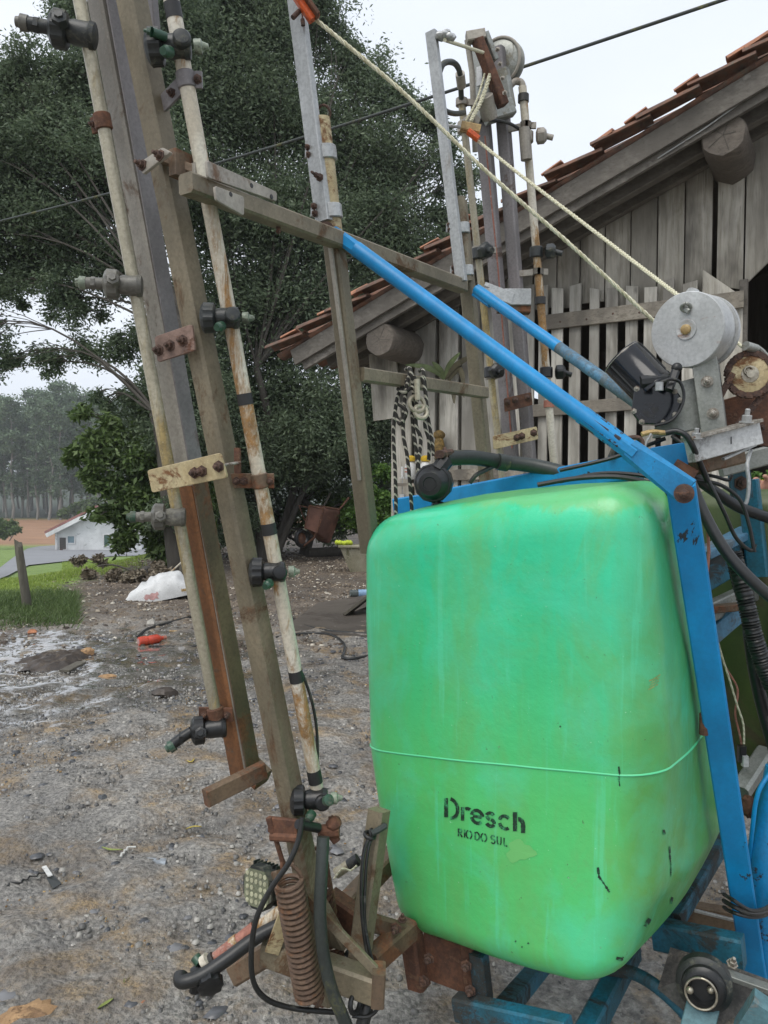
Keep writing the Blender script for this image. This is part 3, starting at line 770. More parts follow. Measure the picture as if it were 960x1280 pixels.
TM = [tile_mesh(M['tile'], seed=s) for s in range(3)]
TU = [tile_mesh(M['tile'], seed=s + 5, flip=True) for s in range(2)]
TO = tile_mesh(M['tile_orange'], L=.17, R=.07, th=.018, seed=9)
R0 = Matrix((SL, BN, RN)).transposed().to_4x4()
def put_tile(me, u, off, lift, yaw=0, roll=0, pitch=0, name='roof_tile'):
    o = bpy.data.objects.new(name, me); COL.objects.link(o); o.parent = barn
    m = Matrix.Translation(bw(u, zr(u), off) + RN * lift - V((B0.x, B0.y, 0))) @ R0 @ Matrix.Rotation(pitch, 4, 'Y') @ Matrix.Rotation(yaw, 4, 'Z') @ Matrix.Rotation(roll, 4, 'X')
    o.matrix_local = m
    return o
rt = random.Random(3)
u = e0[0] - .10; row = 0
while u < U1:
    for c in range(5):
        off = .70 - c * .20
        put_tile(TM[(row + c) % 3], u + rt.uniform(-.02, .02), off, .055 + rt.uniform(-.006, .008), rt.uniform(-.05, .05), rt.uniform(-.08, .08), rt.uniform(.10, .17))
        put_tile(TU[(row + c) % 2], u + .05 + rt.uniform(-.02, .02), off - .10, -.045, rt.uniform(-.03, .03), 0, -.01)
    u += .34; row += 1
for (px, py) in ((122 + 245, 408), (413, 408 - 22), (455, 372), (500, 342), (545, 318), (588, 300), (700, 208), (764, 172), (806, 148), (870, 104), (936, 66), (958, 84)):
    uu, zz = wuz(px, py, .70)
    put_tile(TO, uu - .09, .69, .075 + rt.uniform(-.01, .02), rt.uniform(-.25, .25), rt.uniform(-.2, .2), rt.uniform(-.10, .02), 'ridge_clip_tile')
# loose twig line hanging under the verge, as the pale strips in the shade
for a, b in (((822, 198), (935, 122)), ((690, 266), (804, 184)), ((806, 160), (958, 92))):
    MB().tube([wpt(a[0], a[1], .64), wpt((a[0] + b[0]) / 2, (a[1] + b[1]) / 2 + 2, .65), wpt(b[0], b[1], .64)], .006, 6).obj('loose_lath', M['alu'], barn)

# upper wall boards, edge to edge with narrow gaps
rb = random.Random(11)
def board(px0, px1, zt0, zt1, zb, off, mat, name='wall_board', t=.022, pyref=330, notch=None):
    u0, u1 = wuz(px0, pyref, off)[0], wuz(px1, pyref, off)[0]
    g_ = .0035
    q = [(u0 + g_, zb), (u1 - g_, zb + (rb.uniform(-.012, .012) if not notch else notch)), (u1 - g_, zt1), (u0 + g_, zt0)]
    dz = rb.uniform(-.004, .004)
    ctr = rb.uniform(-.002, .005)
    rings = []
    for o in (off + dz, off + dz + t):
        ring = []
        for (a, b), (c, d) in zip(q, q[1:] + q[:1]):
            for i in range(3):
                ring.append(bw(a + (c - a) * i / 3, b + (d - b) * i / 3, o))
        rings.append(ring)
    cc = sum(rings[0], V((0, 0, 0))) / len(rings[0])
    inner = [p.lerp(cc + BN * t, 0) for p in rings[1]]
    front = []
    for p in rings[1]:
        d = (p - (cc + BN * t)); front.append(p - d.normalized() * .004 + BN * .003)
    return MB().loft([rings[0], rings[1], front]).obj(name, mat, barn, 50)
edges = [490, 518, 549, 579, 612, 641, 668, 697, 726, 757, 789, 822, 856, 891]
for a, b in zip(edges, edges[1:]):
    ua, ub = wuz(a, 330)[0], wuz(b, 330)[0]
    low = a < 668
    gap = 2.2 if low else .5
    zb = .9 if low else wuz((a + b) / 2, 384 + rb.uniform(-6, 6))[1]
    board(a + gap * .5, b - gap * .5, zr(ua) - .17, zr(ub) - .17, zb, -.01, M['board'])
# boards right of the dark slit, ending in a ragged edge above the doorway
zdoor = wuz(925, 345)[1]
uL = wuz(896, 300)[0]; uR = wuz(930, 300)[0]
board(896, 930, zr(uL) - .17, zr(uR) - .17, wuz(912, 357)[1], .012, M['board'], notch=-.05)
prev = 930; zz = wuz(930, 358)[1]
for px in (966, 1004, 1044, 1088, 1136, 1190, 1250):
    a, b = wuz(prev, 300)[0], wuz(px, 300)[0]
    nz = .17 if prev < 1000 else 0
    board(prev + 1, px - 1, zr(a) - .17, zr(b) - .17, zz, .008, M['board'], notch=nz); zz += nz; prev = px
# pickets in front, with gaps between them
pk_edges = [(656, 669), (674, 686), (690, 705), (712, 727), (737, 750), (758, 773), (782, 798), (805, 822), (828, 843), (853, 872)]
for i, (a, b) in enumerate(pk_edges):
    top = 362 + (690 - a) * .045 + rb.uniform(-5, 4)
    ua, zt = wuz(a, top, .04)
    board(a, b, zt, zt + rb.uniform(-.03, .02), .75, .045, M['picket'], 'picket', pyref=420)
board(877, 929, wuz(877, 338, .04)[1], wuz(929, 372, .04)[1], 1.1, .042, M['board'], 'wide_board', pyref=420)
board(891, 929, 1.9, 1.9, .6, .075, M['picket'], 'lower_board', pyref=500)
def rail(p, q, h_, off, t=.035, name='rail'):
    (u0, z0), (u1, z1) = wuz(*p, off), wuz(*q, off)
    return MB().beam(bw(u0, z0, off), bw(u1, z1, off), t, h_, BN, .08).obj(name, M['rail'], barn)
r1 = rail((676, 404), (930, 374), .125, .095)
r2 = rail((662, 514), (878, 498), .105, .095)
rail((655, 640), (930, 634), .105, .095)
for k in range(14):
    u_, z_ = wuz(700 + k * 16.5, 401 - k * 1.95 + rb.uniform(-3, 3), .115)
    if k % 2 == 0: MB().bolt(bw(u_, z_, .112), BN, .006, .003).obj('nail', M['boltrust'], r1)
# left pickets: wider boards with dark gaps below the eave
for i, (a, b) in enumerate([(520, 545), (551, 574), (578, 600), (606, 628), (634, 652)]):
    ua, ub = wuz(a, 500)[0], wuz(b, 500)[0]
    board(a, b, zr(ua) - .24, zr(ub) - .24, .5, .05, M['picket'], 'picket', pyref=500)
board(490, 515, wuz(490, 505, .04)[1], wuz(515, 500, .04)[1], .5, .045, M['board'], 'wall_board', pyref=500)
rail((520, 596), (655, 590), .10, .09)
for q in ((563, 470), (590, 560)):
    pass
# torn board hanging beside the frame post
u0_, z0_ = wuz(462, 445, .1); u1_, z1_ = wuz(475, 526, .1)
MB().beam(bw(wuz(478, 440, .1)[0], wuz(478, 440, .1)[1], .1), wpt(484, 524, .1), .30, .025, BU, .1).obj('hanging_board', M['board'], barn)
# log ends carrying the roof, with split end grain
def log_end(root_px, r, L, lab=None):
    a = wpt(*root_px, 0); mb = MB(); b = a + BN * L
    x, y, _ = frame(BN)
    rnd = random.Random(int(root_px[0])); rings = []
    for i, (t, q) in enumerate(((-.3, 1), (.0, 1.02), (.35, .97), (.7, 1.0), (.97, .97), (1, .90))):
        p = a + BN * L * t; rings.append([p + (x * math.cos(j * math.pi / 9) + y * math.sin(j * math.pi / 9)) * r * q * (1 + .035 * math.sin(j * 2.3 + root_px[0])) for j in range(18)])
    rings = [[q_ + (q_ - (a + BN * L * (.5))).normalized() * .010 * pnoise(q_ * 14) for q_ in rg] for rg in rings]
    mb.loft(rings); o = mb.obj('log_purlin', M['log'], barn, 50)
    c = MB()
    for k in range(5):
        an = k * 1.27 + root_px[0]; d = x * math.cos(an) + y * math.sin(an)
        c.beam(b + BN * .001, b + BN * .001 + d * r * rnd.uniform(.5, .8), .004, .006, BN, .1)
    c.obj('end_crack', M['darkwood'], o)
    return o
log_end((516, 437), .155, .62)
log_end((917, 206), .155, .60)
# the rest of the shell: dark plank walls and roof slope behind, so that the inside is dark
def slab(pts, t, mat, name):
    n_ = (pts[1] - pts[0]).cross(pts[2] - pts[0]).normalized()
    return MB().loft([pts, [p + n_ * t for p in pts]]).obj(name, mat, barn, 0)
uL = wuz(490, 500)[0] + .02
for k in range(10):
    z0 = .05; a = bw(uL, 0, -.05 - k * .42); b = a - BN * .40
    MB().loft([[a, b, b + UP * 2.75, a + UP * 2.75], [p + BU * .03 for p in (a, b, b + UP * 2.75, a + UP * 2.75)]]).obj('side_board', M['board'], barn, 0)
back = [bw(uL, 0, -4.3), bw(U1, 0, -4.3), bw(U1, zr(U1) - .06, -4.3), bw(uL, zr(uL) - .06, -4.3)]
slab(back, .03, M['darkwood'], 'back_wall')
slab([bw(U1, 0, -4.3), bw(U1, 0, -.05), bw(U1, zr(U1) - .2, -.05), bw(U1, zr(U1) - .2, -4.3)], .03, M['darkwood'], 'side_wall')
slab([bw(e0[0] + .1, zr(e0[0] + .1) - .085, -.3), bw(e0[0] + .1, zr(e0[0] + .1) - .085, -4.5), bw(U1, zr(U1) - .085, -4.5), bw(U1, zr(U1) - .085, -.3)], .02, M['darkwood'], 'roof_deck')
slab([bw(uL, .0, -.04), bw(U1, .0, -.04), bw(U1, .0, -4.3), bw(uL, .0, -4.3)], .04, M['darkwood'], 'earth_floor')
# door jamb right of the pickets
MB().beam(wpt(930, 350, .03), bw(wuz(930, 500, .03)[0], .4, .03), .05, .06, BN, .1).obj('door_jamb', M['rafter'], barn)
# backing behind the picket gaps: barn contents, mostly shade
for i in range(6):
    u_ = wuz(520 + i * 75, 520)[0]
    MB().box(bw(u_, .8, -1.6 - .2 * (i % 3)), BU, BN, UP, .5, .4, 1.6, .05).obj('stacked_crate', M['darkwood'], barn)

# things fixed to or leaning on the barn
fern = empty('fern', wpt(560, 460, .12), 'staghorn fern with pale arching fronds growing on the barn wall', 'fern')
def frond(pts, w_, mat, parent, name='frond'):
    P = spline(pts, 6); mb = MB(); vs = []; fs = []
    for i, p in enumerate(P):
        t = i / (len(P) - 1); q = w_ * math.sin(math.pi * min(1, .12 + t * .88)) ** .7
        d = (P[min(i + 1, len(P) - 1)] - P[max(i - 1, 0)]).normalized(); s = d.cross(BN).normalized()
        vs += [p - s * q, p + BN * q * .35, p + s * q]
    for i in range(len(P) - 1):
        a = i * 3; fs += [(a, a + 3, a + 4, a + 1), (a + 1, a + 4, a + 5, a + 2)]
    return mb.add(vs, fs).obj(name, mat, parent, 180)
M['fernleaf'] = plain('dull_green_frond', (.17, .22, .09), .6, .4, 12)
M['fernleaf2'] = plain('dry_brown_frond', (.12, .105, .06), .7, .4, 12)
c0 = wpt(556, 474, .12)
for pp, m_ in (([(556, 474), (545, 464), (528, 458), (506, 456)], 'fernleaf'), ([(556, 474), (566, 460), (580, 450), (592, 444)], 'fernleaf2'), ([(556, 474), (550, 462), (540, 452)], 'fernleaf'),
              ([(556, 474), (562, 456), (576, 440)], 'fernleaf'), ([(560, 476), (572, 462), (578, 470), (580, 498)], 'fernleaf2'), ([(560, 476), (566, 486), (568, 505)], 'fernleaf2')):
    frond([wpt(x, y, .12 + .05 * i) for i, (x, y) in enumerate(pp)], .028, M[m_], fern)
# garden tools / jugs hung below the fern
M['yellow'] = plain('yellow_plastic', (.72, .46, .03), .4, .15, 20)
M['whiteplastic'] = plain('white_plastic', (.68, .68, .65), .35, .08, 12)
M['brown_gourd'] = plain('mottled_orange_brown', (.30, .19, .05), .7, .6, 30)
def jug(px, py, lab):
    p = wpt(px, py, .28); k = .30 / 50
    r = empty('spray_bottle', p - UP * .12, lab, 'bottle', 'yellow-capped bottles by the barn')
    MB().lathe(p - UP * .12, UP, [(0, .045), (.01, .052), (.13, .052), (.16, .03), (.17, .024)], 16).obj('bottle_body', M['whiteplastic'], r)
    MB().lathe(p + UP * .045, UP, [(0, .04), (.01, .045), (.04, .045), (.055, .02)], 12).obj('cap', M['yellow'], r)
    for dz in (-.02, -.05): MB().box(p + UP * dz + BN * .052, BU, BN, UP, .06, .004, .012).obj('label_print', M['copper'], r)
jug(513, 583, 'left one of two white bottles with yellow caps behind the hanging rope')
jug(532, 583, 'right one of two white bottles with yellow caps behind the hanging rope')
MB().box(wpt(522, 606, .28), BU, BN, UP, .42, .2, .03).obj('shelf', M['rail'], None, label='small grey wooden shelf under the yellow-capped bottles', cat='shelf')
gp = wpt(549, 552, .16)
gr = empty('bird_feeder', gp, 'mottled orange and brown hanging ornament on the barn picket beside the rope', 'ornament')
MB().ball(gp + UP * .06, .055, .05, .045, jit=.06).obj('top', M['orange'] if False else M['brown_gourd'], gr)
MB().lathe(gp - UP * .17, UP, [(0, .02), (.04, .05), (.12, .055), (.20, .035)], 10).obj('net', M['brown_gourd'], gr)
sy = wpt(503, 590, .3)
sr = empty('syringe', sy, 'white livestock syringe hanging point up left of the yellow-capped bottles', 'syringe')
MB().cyl(sy - UP * .05, sy + UP * .05, .014, 10).obj('barrel', M['whiteplastic'], sr)
MB().cyl(sy - UP * .21, sy - UP * .05, .004, 6).obj('plunger_rod', M['alu'], sr)
MB().box(sy - UP * .23, BU, BN, UP, .05, .03, .05).obj('thumb_grip', M['whiteplastic'], sr)
MB().box(sy - UP * .055, BU, BN, UP, .05, .02, .008).obj('flange', M['whiteplastic'], sr)
# blue carton tucked between boom and wall
bp = wpt(658, 525, .35)
br = empty('blue_carton', bp, 'small blue and white carton standing behind the far boom', 'carton')
M['cartonblue'] = plain('printed_blue_card', (.01, .05, .36), .5, .1, 5)
MB().box(bp, BU, BN, UP, .085, .05, .24).obj('box', M['whiteplastic'], br)
MB().box(bp + BN * .027 + UP * .015, BU, BN, UP, .08, .004, .16).obj('front_panel', M['cartonblue'], br)
for dx in (-.012, .012): MB().box(bp + BN * .031 + BU * dx + UP * .02, BU, BN, UP, .008, .002, .10).obj('label_stripe', M['whiteplastic'], br)

# ------------------------------------------------------------------ the crop sprayer
MA = V((.82, -.57, 0)).normalized(); MBk = V((.57, .82, 0)).normalized()
spr = empty('crop_sprayer', (.35, 1.9, .0), 'tractor-mounted crop sprayer with a green tank, blue frame and two folded upright booms', 'crop sprayer')
def part(mb, name, mat, parent=None, smooth=38, label=None):
    return mb.obj(name, M[mat], parent or spr, smooth, label=label)
def pbeam(p, q, w_, t_, mat, name, ref=MA, parent=None, ch=.12, w1=None, t1=None, label=None):
    return part(MB().beam(at(*p), at(*q), w_, t_, ref, ch, w1, t1), name, mat, parent, label=label)

# ---- tank: rounded box lofted through measured sections
D0, D1 = 2.02, 1.58
def sec(fl, fr, dep, br=None):
    FL, FR = at(*fl), at(*fr)
    BR = at(*br) if br else FR + MBk * dep
    return [FL, FR, BR, FL + (BR - FR)]
secs = [sec((438, 646, D0), (803, 596, D1), .56), sec((440, 780, D0), (812, 770, D1), .585), sec((446, 936, D0), (826, 975, D1), .62),
        sec((464, 1060, D0), (806, 1135, D1), .60, (918, 1010, 2.12)), sec((486, 1172, D0), (757, 1255, 1.60), .5, (872, 1100, 2.08))]
prm = [0, .25, .55, .8, 1]
def section(t):
    for i in range(4):
        if t <= prm[i + 1] + 1e-9:
            f = (t - prm[i]) / (prm[i + 1] - prm[i])
            P0, P1, P2, P3 = secs[max(i - 1, 0)], secs[i], secs[i + 1], secs[min(i + 2, 4)]
            return [p1.lerp(p2, f) for p1, p2 in zip(P1, P2)]
def rounded(q, r, inset=0.0, k=9):
    c = sum(q, V((0, 0, 0))) / 4; out = []
    for i in range(4):
        p = q[i]; a = (q[i - 1] - p).normalized(); b = (q[(i + 1) % 4] - p).normalized()
        p = p + (a + b) * inset
        rr = max(.012, r - inset * .6)
        o = p + (a + b) * rr
        for j in range(k):
            t = math.pi / 2 * j / (k - 1)
            out.append(o - b * rr * math.cos(t) - a * rr * math.sin(t))
        # straight run with a slight belly
        n = q[(i + 1) % 4]; a2 = (q[i] - n).normalized(); b2 = (q[(i + 2) % 4] - n).normalized()
        n2 = n + (a2 + b2) * inset; s0 = out[-1]; s1 = n2 + (a2 + b2) * rr - b2 * rr
        nrm = (s0 + s1) / 2 - c; nrm.z = 0; nrm.normalize()
        for j in range(1, 10):
            f = j / 10; out.append(s0.lerp(s1, f) + nrm * .011 * math.sin(math.pi * f))
    return out
rings = []
TR_, BR_ = .085, .075
Hh_ = .95
N1, N2, N3 = 9, 40, 9
for i in range(N1):
    a = math.pi / 2 * i / N1; ins = TR_ * (1 - math.sin(a)); t = TR_ / Hh_ * (1 - math.cos(a))
    rings.append((t, .10, ins))
for i in range(N2 + 1): 
    t = TR_ / Hh_ + (1 - TR_ / Hh_ - BR_ / Hh_) * i / N2; rings.append((t, .10, 0))
for i in range(1, N3 + 1):
    a = math.pi / 2 * i / N3; rings.append((1 - BR_ / Hh_ * (1 - math.sin(a)), .10, BR_ * (1 - math.cos(a))))
RR = [rounded(section(t), r, ins) for t, r, ins in rings]
RR = [[p.copy() for p in r] for r in RR]
c0 = sum(RR[0], V((0, 0, 0))) / len(RR[0]); cN = sum(RR[-1], V((0, 0, 0))) / len(RR[-1])
capT = [[c0.lerp(p, f) + V((0, 0, .022 * (1 - f * f))) for p in RR[0]] for f in (.05, .35, .65, .85)]
capB = [[cN.lerp(p, f) - V((0, 0, .015 * (1 - f * f))) for p in RR[-1]] for f in (.85, .5, .05)]
allr = capT + RR + capB
for r in allr:                      # the wall of a moulded tank is never quite flat
    for p in r:
        q = p * 3.1; d = pnoise(q) * .007 + pnoise(q * 2.7) * .0025
        n_ = p - (c0 + cN) / 2; n_.normalize(); p += n_ * d
g = NG('translucent_green_polyethylene')
Pm = g.map(1.0, rnd=False)
big = g.noise(g.map((1, 1, .6), rnd=False), 3.2, 5, .6, .4); stre = g.noise(g.map((1, 1, .12), rnd=False), 11, 5, .65); spk = g.noise(Pm, 70, 3, .7)
sepx = g.n.new('ShaderNodeSeparateXYZ'); g.L(g.world(), sepx.inputs[0])
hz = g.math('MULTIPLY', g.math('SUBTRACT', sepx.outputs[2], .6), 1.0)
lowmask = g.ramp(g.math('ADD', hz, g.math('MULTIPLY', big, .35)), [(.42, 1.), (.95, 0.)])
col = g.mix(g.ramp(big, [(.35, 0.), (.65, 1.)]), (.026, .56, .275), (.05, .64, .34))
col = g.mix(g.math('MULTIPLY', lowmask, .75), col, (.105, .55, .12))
col = g.mix(g.math('MULTIPLY', g.ramp(stre, [(.48, 0.), (.75, 1.)]), .4), col, (.13, .40, .09))
col = g.mix(g.math('MULTIPLY', g.ramp(g.noise(Pm, 6, 6, .75), [(.60, 0.), (.72, 1.)]), .35), col, (.16, .35, .13))
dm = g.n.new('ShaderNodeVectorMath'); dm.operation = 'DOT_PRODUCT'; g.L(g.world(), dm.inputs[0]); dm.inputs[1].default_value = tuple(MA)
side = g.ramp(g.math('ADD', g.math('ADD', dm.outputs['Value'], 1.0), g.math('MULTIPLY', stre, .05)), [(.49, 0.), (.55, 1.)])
col = g.mix(g.math('MULTIPLY', side, g.ramp(big, [(.3, .85), (.7, .4)])), col, (.10, .28, .06))  # side face painted a darker olive: its shading goes into the colour
blo = g.ramp(g.noise(g.map((1, 1, .5), rnd=False), 7, 6, .7, .8), [(.45, 0.), (.62, .38)])
col = g.mix(blo, col, (.15, .44, .12))
col = g.mix(g.ramp(g.noise(g.map((1, 1, .8), rnd=False), 5.3, 5, .6, .5), [(.48, 0.), (.68, .45)]), col, (.08, .68, .42))
col = g.mix(g.ramp(g.noise(g.map((1, 1, .06), rnd=False), 30, 4, .6), [(.60, 0.), (.70, .35)]), col, (.12, .70, .42))
# sun-bleached, yellowed top
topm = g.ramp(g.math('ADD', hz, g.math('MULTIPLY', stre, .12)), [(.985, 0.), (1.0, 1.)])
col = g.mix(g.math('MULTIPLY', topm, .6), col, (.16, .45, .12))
col = g.mix(g.math('MULTIPLY', g.ramp(spk, [(.69, 0.), (.74, 1.)]), .6), col, (.06, .08, .04))
col = g.mix(g.math('MULTIPLY', g.ramp(g.noise(Pm, 140, 2, .6), [(.74, 0.), (.77, 1.)]), .5), col, (.45, .75, .55))
g.bump(g.math('ADD', g.math('ADD', g.noise(Pm, 16, 4), g.math('MULTIPLY', spk, .3)), g.math('MULTIPLY', g.noise(Pm, 4, 2), 2.0)), .16, .012)
g.b.inputs['Subsurface Weight'].default_value = .15; g.b.inputs['Subsurface Radius'].default_value = (.02, .06, .03); g.b.inputs['Subsurface Scale'].default_value = .5
g.b.inputs['Coat Weight'].default_value = .25; g.b.inputs['Coat Roughness'].default_value = .2
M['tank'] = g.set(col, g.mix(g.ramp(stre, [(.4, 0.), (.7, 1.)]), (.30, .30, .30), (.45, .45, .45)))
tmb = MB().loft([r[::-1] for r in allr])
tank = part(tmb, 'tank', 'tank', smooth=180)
bvh = BVHTree.FromPolygons([V(p) for p in tmb.v], tmb.f)
def on_tank(px, py, lift=.0012):
    r = ray(px, py).normalized(); h = bvh.ray_cast(CAM, r)
    if h[0] is None: return None
    n = h[1] if h[1].dot(r) < 0 else -h[1]
    return h[0] + n * lift, n
# moulding seam round the middle
sr_ = rounded(section(.55), .10, -.0005)
sm = [p.copy() for p in sr_]
for p in sm:
    q = p * 3.1; n_ = p - (c0 + cN) / 2; n_.normalize(); p += n_ * (pnoise(q) * .007 + pnoise(q * 2.7) * .0025)
sm2 = []
for i, p in enumerate(sm + sm[:1]):
    d = (p - (c0 + cN) / 2); d.z = 0; sm2.append(p + d.normalized() * .0015)
g = NG('pale_green_moulding_flash'); g.set((.10, .58, .27), .35); M['seam'] = g.m
sv, sf = [], []
for i, p in enumerate(sm2):
    d = (p - (c0 + cN) / 2); d.z = 0; d.normalize()
    sv += [p - d * .004 + UP * .004, p + d * .0007 + UP * .0006, p + d * .0007 - UP * .0006, p - d * .004 - UP * .004]
for i in range(len(sm2) - 1):
    for j in range(3): a = i * 4 + j; sf.append((a, a + 4, a + 5, a + 1))
part(MB().add(sv, sf), 'moulding_seam', 'seam', tank, 60)

# stencilled lettering, laid on the tank's surface
g = NG('worn_black_stencil_paint')
g.set(g.mix(g.ramp(g.noise(g.map(1., rnd=False), 55, 5, .8), [(.50, 0.), (.62, .75)]), (.010, .03, .018), (.06, .42, .17)), .5); M['stencil'] = g.m
def strokes(polys, wpx, name, parent, mat='stencil', lift=.0012, ragged=.35, k=1.4):
    """polylines in pixels, swept as thin painted ribbons on the tank"""
    mb = MB(); rr = random.Random(5)
    for pl in polys:
        W = wpx
        if isinstance(pl, tuple) and isinstance(pl[1], (int, float)) and isinstance(pl[0], list): pl, W = pl
        pts = []
        for (a, b) in zip(pl, pl[1:]):
            n = max(2, int(math.dist(a, b) / k))
            for i in range(n): pts.append((a[0] + (b[0] - a[0]) * i / n, a[1] + (b[1] - a[1]) * i / n))
        pts.append(pl[-1]); vs, fs = [], []; ok = True
        for i, p in enumerate(pts):
            q0, q1 = pts[max(0, i - 1)], pts[min(len(pts) - 1, i + 1)]; dx, dy = q1[0] - q0[0], q1[1] - q0[1]; l = math.hypot(dx, dy) or 1
            hw = W / 2 * (1 + rr.uniform(-ragged, ragged) * .3)
            for s in (-1, 1):
                h = on_tank(p[0] - dy / l * hw * s, p[1] + dx / l * hw * s, lift)
                if h is None: ok = False; break
                vs.append(h[0])
            if not ok: break
        if not ok or len(vs) < 4: continue
        for i in range(len(vs) // 2 - 1): a = i * 2; fs.append((a, a + 1, a + 3, a + 2))
        mb.add(vs, fs)
    if mb.v: return part(mb, name, mat, parent, 0)
def arc(cx, cy, rx, ry, a0, a1, n=10):
    return [(cx + rx * math.cos(math.radians(a0 + (a1 - a0) * i / n)), cy - ry * math.sin(math.radians(a0 + (a1 - a0) * i / n))) for i in range(n + 1)]
SLP = .205
def place(x0, y0, s, pl):
    return [(x0 + x * s, y0 - y * s + SLP * x * s) for x, y in pl]
def word(glyphs, x0, y0, s, w_, name):
    out = []
    for gl, x in glyphs:
        for pl in gl:
            W = w_
            if isinstance(pl, tuple): pl, W = pl[0], w_ * pl[1]
            out.append((place(x0 + x, y0 + SLP * x, s, pl), W))
    return strokes(out, w_, name, tank)
def A_(cx, cy, rx, ry, a0, a1, n=10):
    return [(cx + rx * math.cos(math.radians(a0 + (a1 - a0) * i / n)), cy + ry * math.sin(math.radians(a0 + (a1 - a0) * i / n))) for i in range(n + 1)]
gD = [([(.06, 0), (.06, 1.0)], 1.1), [(.28, 1.0)] + A_(.26, .5, .40, .5, 80, -80, 12) + [(.28, .0)]]
gr = [([(.06, 0), (.06, .70)], 1.0), A_(.34, .40, .22, .28, 130, 60, 5)]
ge = [A_(.32, .35, .29, .33, 8, 172, 10), [(.10, .36), (.56, .36)], A_(.32, .35, .29, .33, 192, 318, 10)]
gs = [A_(.26, .52, .19, .165, 30, 170, 8) , A_(.26, .52, .19, .165, 190, 262, 5), A_(.26, .18, .20, .175, 82, -5, 6), A_(.26, .18, .20, .175, -20, -160, 8)]
gc = [A_(.33, .35, .29, .33, 48, 165, 9), A_(.33, .35, .29, .33, 195, 312, 9)]
gh = [([(.06, 0), (.06, 1.0)], 1.25), ([(.48, 0), (.48, .42)] + A_(.29, .42, .19, .25, 0, 110, 8), 1.25)]
word([(gD, 0), (gr, 20.5), (ge, 32.5), (gs, 50.5), (gc, 67), (gh, 86)], 556.5, 1021, 24, 4.3, 'maker_lettering')
def cap(*pls): return list(pls)
cR = cap([(.08, 0), (.08, 1)], [(.18, .96), (.42, .94), (.50, .75), (.42, .55), (.2, .52)], [(.28, .46), (.55, 0)])
cI = cap([(.1, 0), (.1, 1)])
cO = cap(A_(.38, .5, .33, .5, 100, 260, 9), A_(.42, .5, .33, .5, -80, 80, 9))
cD = cap([(.08, 0), (.08, 1)], [(.2, 1)] + A_(.22, .5, .38, .5, 80, -80, 9) + [(.2, 0)])
cS = cap(A_(.3, .74, .24, .25, 30, 262, 9), A_(.3, .25, .25, .26, 82, -150, 9))
cU = cap([(.08, 1), (.08, .4)] + A_(.3, .35, .22, .33, 180, 255, 5), A_(.34, .35, .22, .33, 285, 360, 5) + [(.56, 1)])
cL = cap([(.08, 1), (.08, .12)], [(.08, .02), (.5, .02)])
word([(cR, 0), (cI, 7.5), (cO, 10), (cD, 21), (cO, 28.5), (cS, 41), (cU, 48.5), (cL, 57)], 572.5, 1045, 9.8, 1.75, 'town_lettering')
strokes([([(747.5, 1084), (749, 1096), (755, 1104), (762, 1115)], 2.4)], 2.4, 'marker_scratch', tank, ragged=2)
for drip in (([(773.5, 958), (774.5, 966), (773.5, 974), (775, 983)], 1.6), ([(829, 1037), (830, 1043)], 2.2), ([(836.5, 1058), (837, 1070), (838.5, 1082), (838, 1096)], 1.5),
         ([(840, 1121), (838, 1130)], 2), ([(812, 1148), (806, 1158)], 3.5), ([(770, 1197), (776, 1199), (779, 1196)], 3), ([(741, 1229), (748, 1227)], 2.4), ([(700, 1224), (702, 1229)], 2), ([(608, 1204), (612, 1206)], 2),
         ([(700, 907), (701, 909)], 1.5), ([(660, 1178), (661, 1180)], 1.8), ([(644, 1176), (645.5, 1177)], 1.8), ([(652, 1183), (653.5, 1184)], 1.5)): strokes([drip], 2, 'tar_drip', tank, ragged=2.5)
g = NG('scraped_pale_patch'); g.set((.15, .50, .15), .5); M['patchm'] = g.m
mbp = MB(); ctr = (650, 1064); ring0 = []
for j in range(28):
    a = 2 * math.pi * j / 28; rr_ = 1 + .22 * math.sin(3 * a + 1) + .10 * math.sin(7 * a)
    h = on_tank(ctr[0] + 17 * rr_ * math.cos(a), ctr[1] + 13 * rr_ * math.sin(a), .0008); ring0.append(h[0])
hc = on_tank(*ctr, .0008)[0]
mbp.add([hc] + ring0, [(0, 1 + j, 1 + (j + 1) % 28) for j in range(28)])
part(mbp, 'scraped_patch', 'patchm', tank, 0)
M['scrape'] = plain('yellowed_scrape', (.30, .42, .14), .6, .2, 40)
strokes([([(810 + i * 1.5, 862 - i * 4), (822 + i, 855 - i * 4)], 1.1) for i in range(4)] + [([(811, 851), (821, 847)], 2.)], 1.5, 'scrape_mark', tank, 'scrape', ragged=2)

# ---- near boom: two box tubes, two spray pipes
def lerp2(p, q, y): t = (y - p[1]) / (q[1] - p[1]); return p[0] + (q[0] - p[0]) * t
Lt, Lb = (116, -60, 1.66), (308, 972, 1.86)
Rt, Rb = (153, -60, 1.60), (388, 1118, 1.80)
def far_up(a, b, k=.45):
    A, B = at(*a), at(*b); return A + (A - B) * k, B          # the boom goes on above the frame
part(MB().beam(*far_up(Lt, Lb), .047, .047, MA, .12), 'boom_tube', 'boom')
rlo = (lerp2(Lt, Lb, 606), 606, 1.78)
pbeam((rlo[0] - 3, rlo[1], rlo[2] - .0), (Lb[0] - 3.5, Lb[1] - 2, Lb[2] - .0), .052, .046, 'boom_rust', 'rusted_sleeve', label='orange rusted lower sleeve')
part(MB().beam(*far_up(Rt, Rb), .050, .050, MA, .12), 'boom_tube', 'olive_steel')
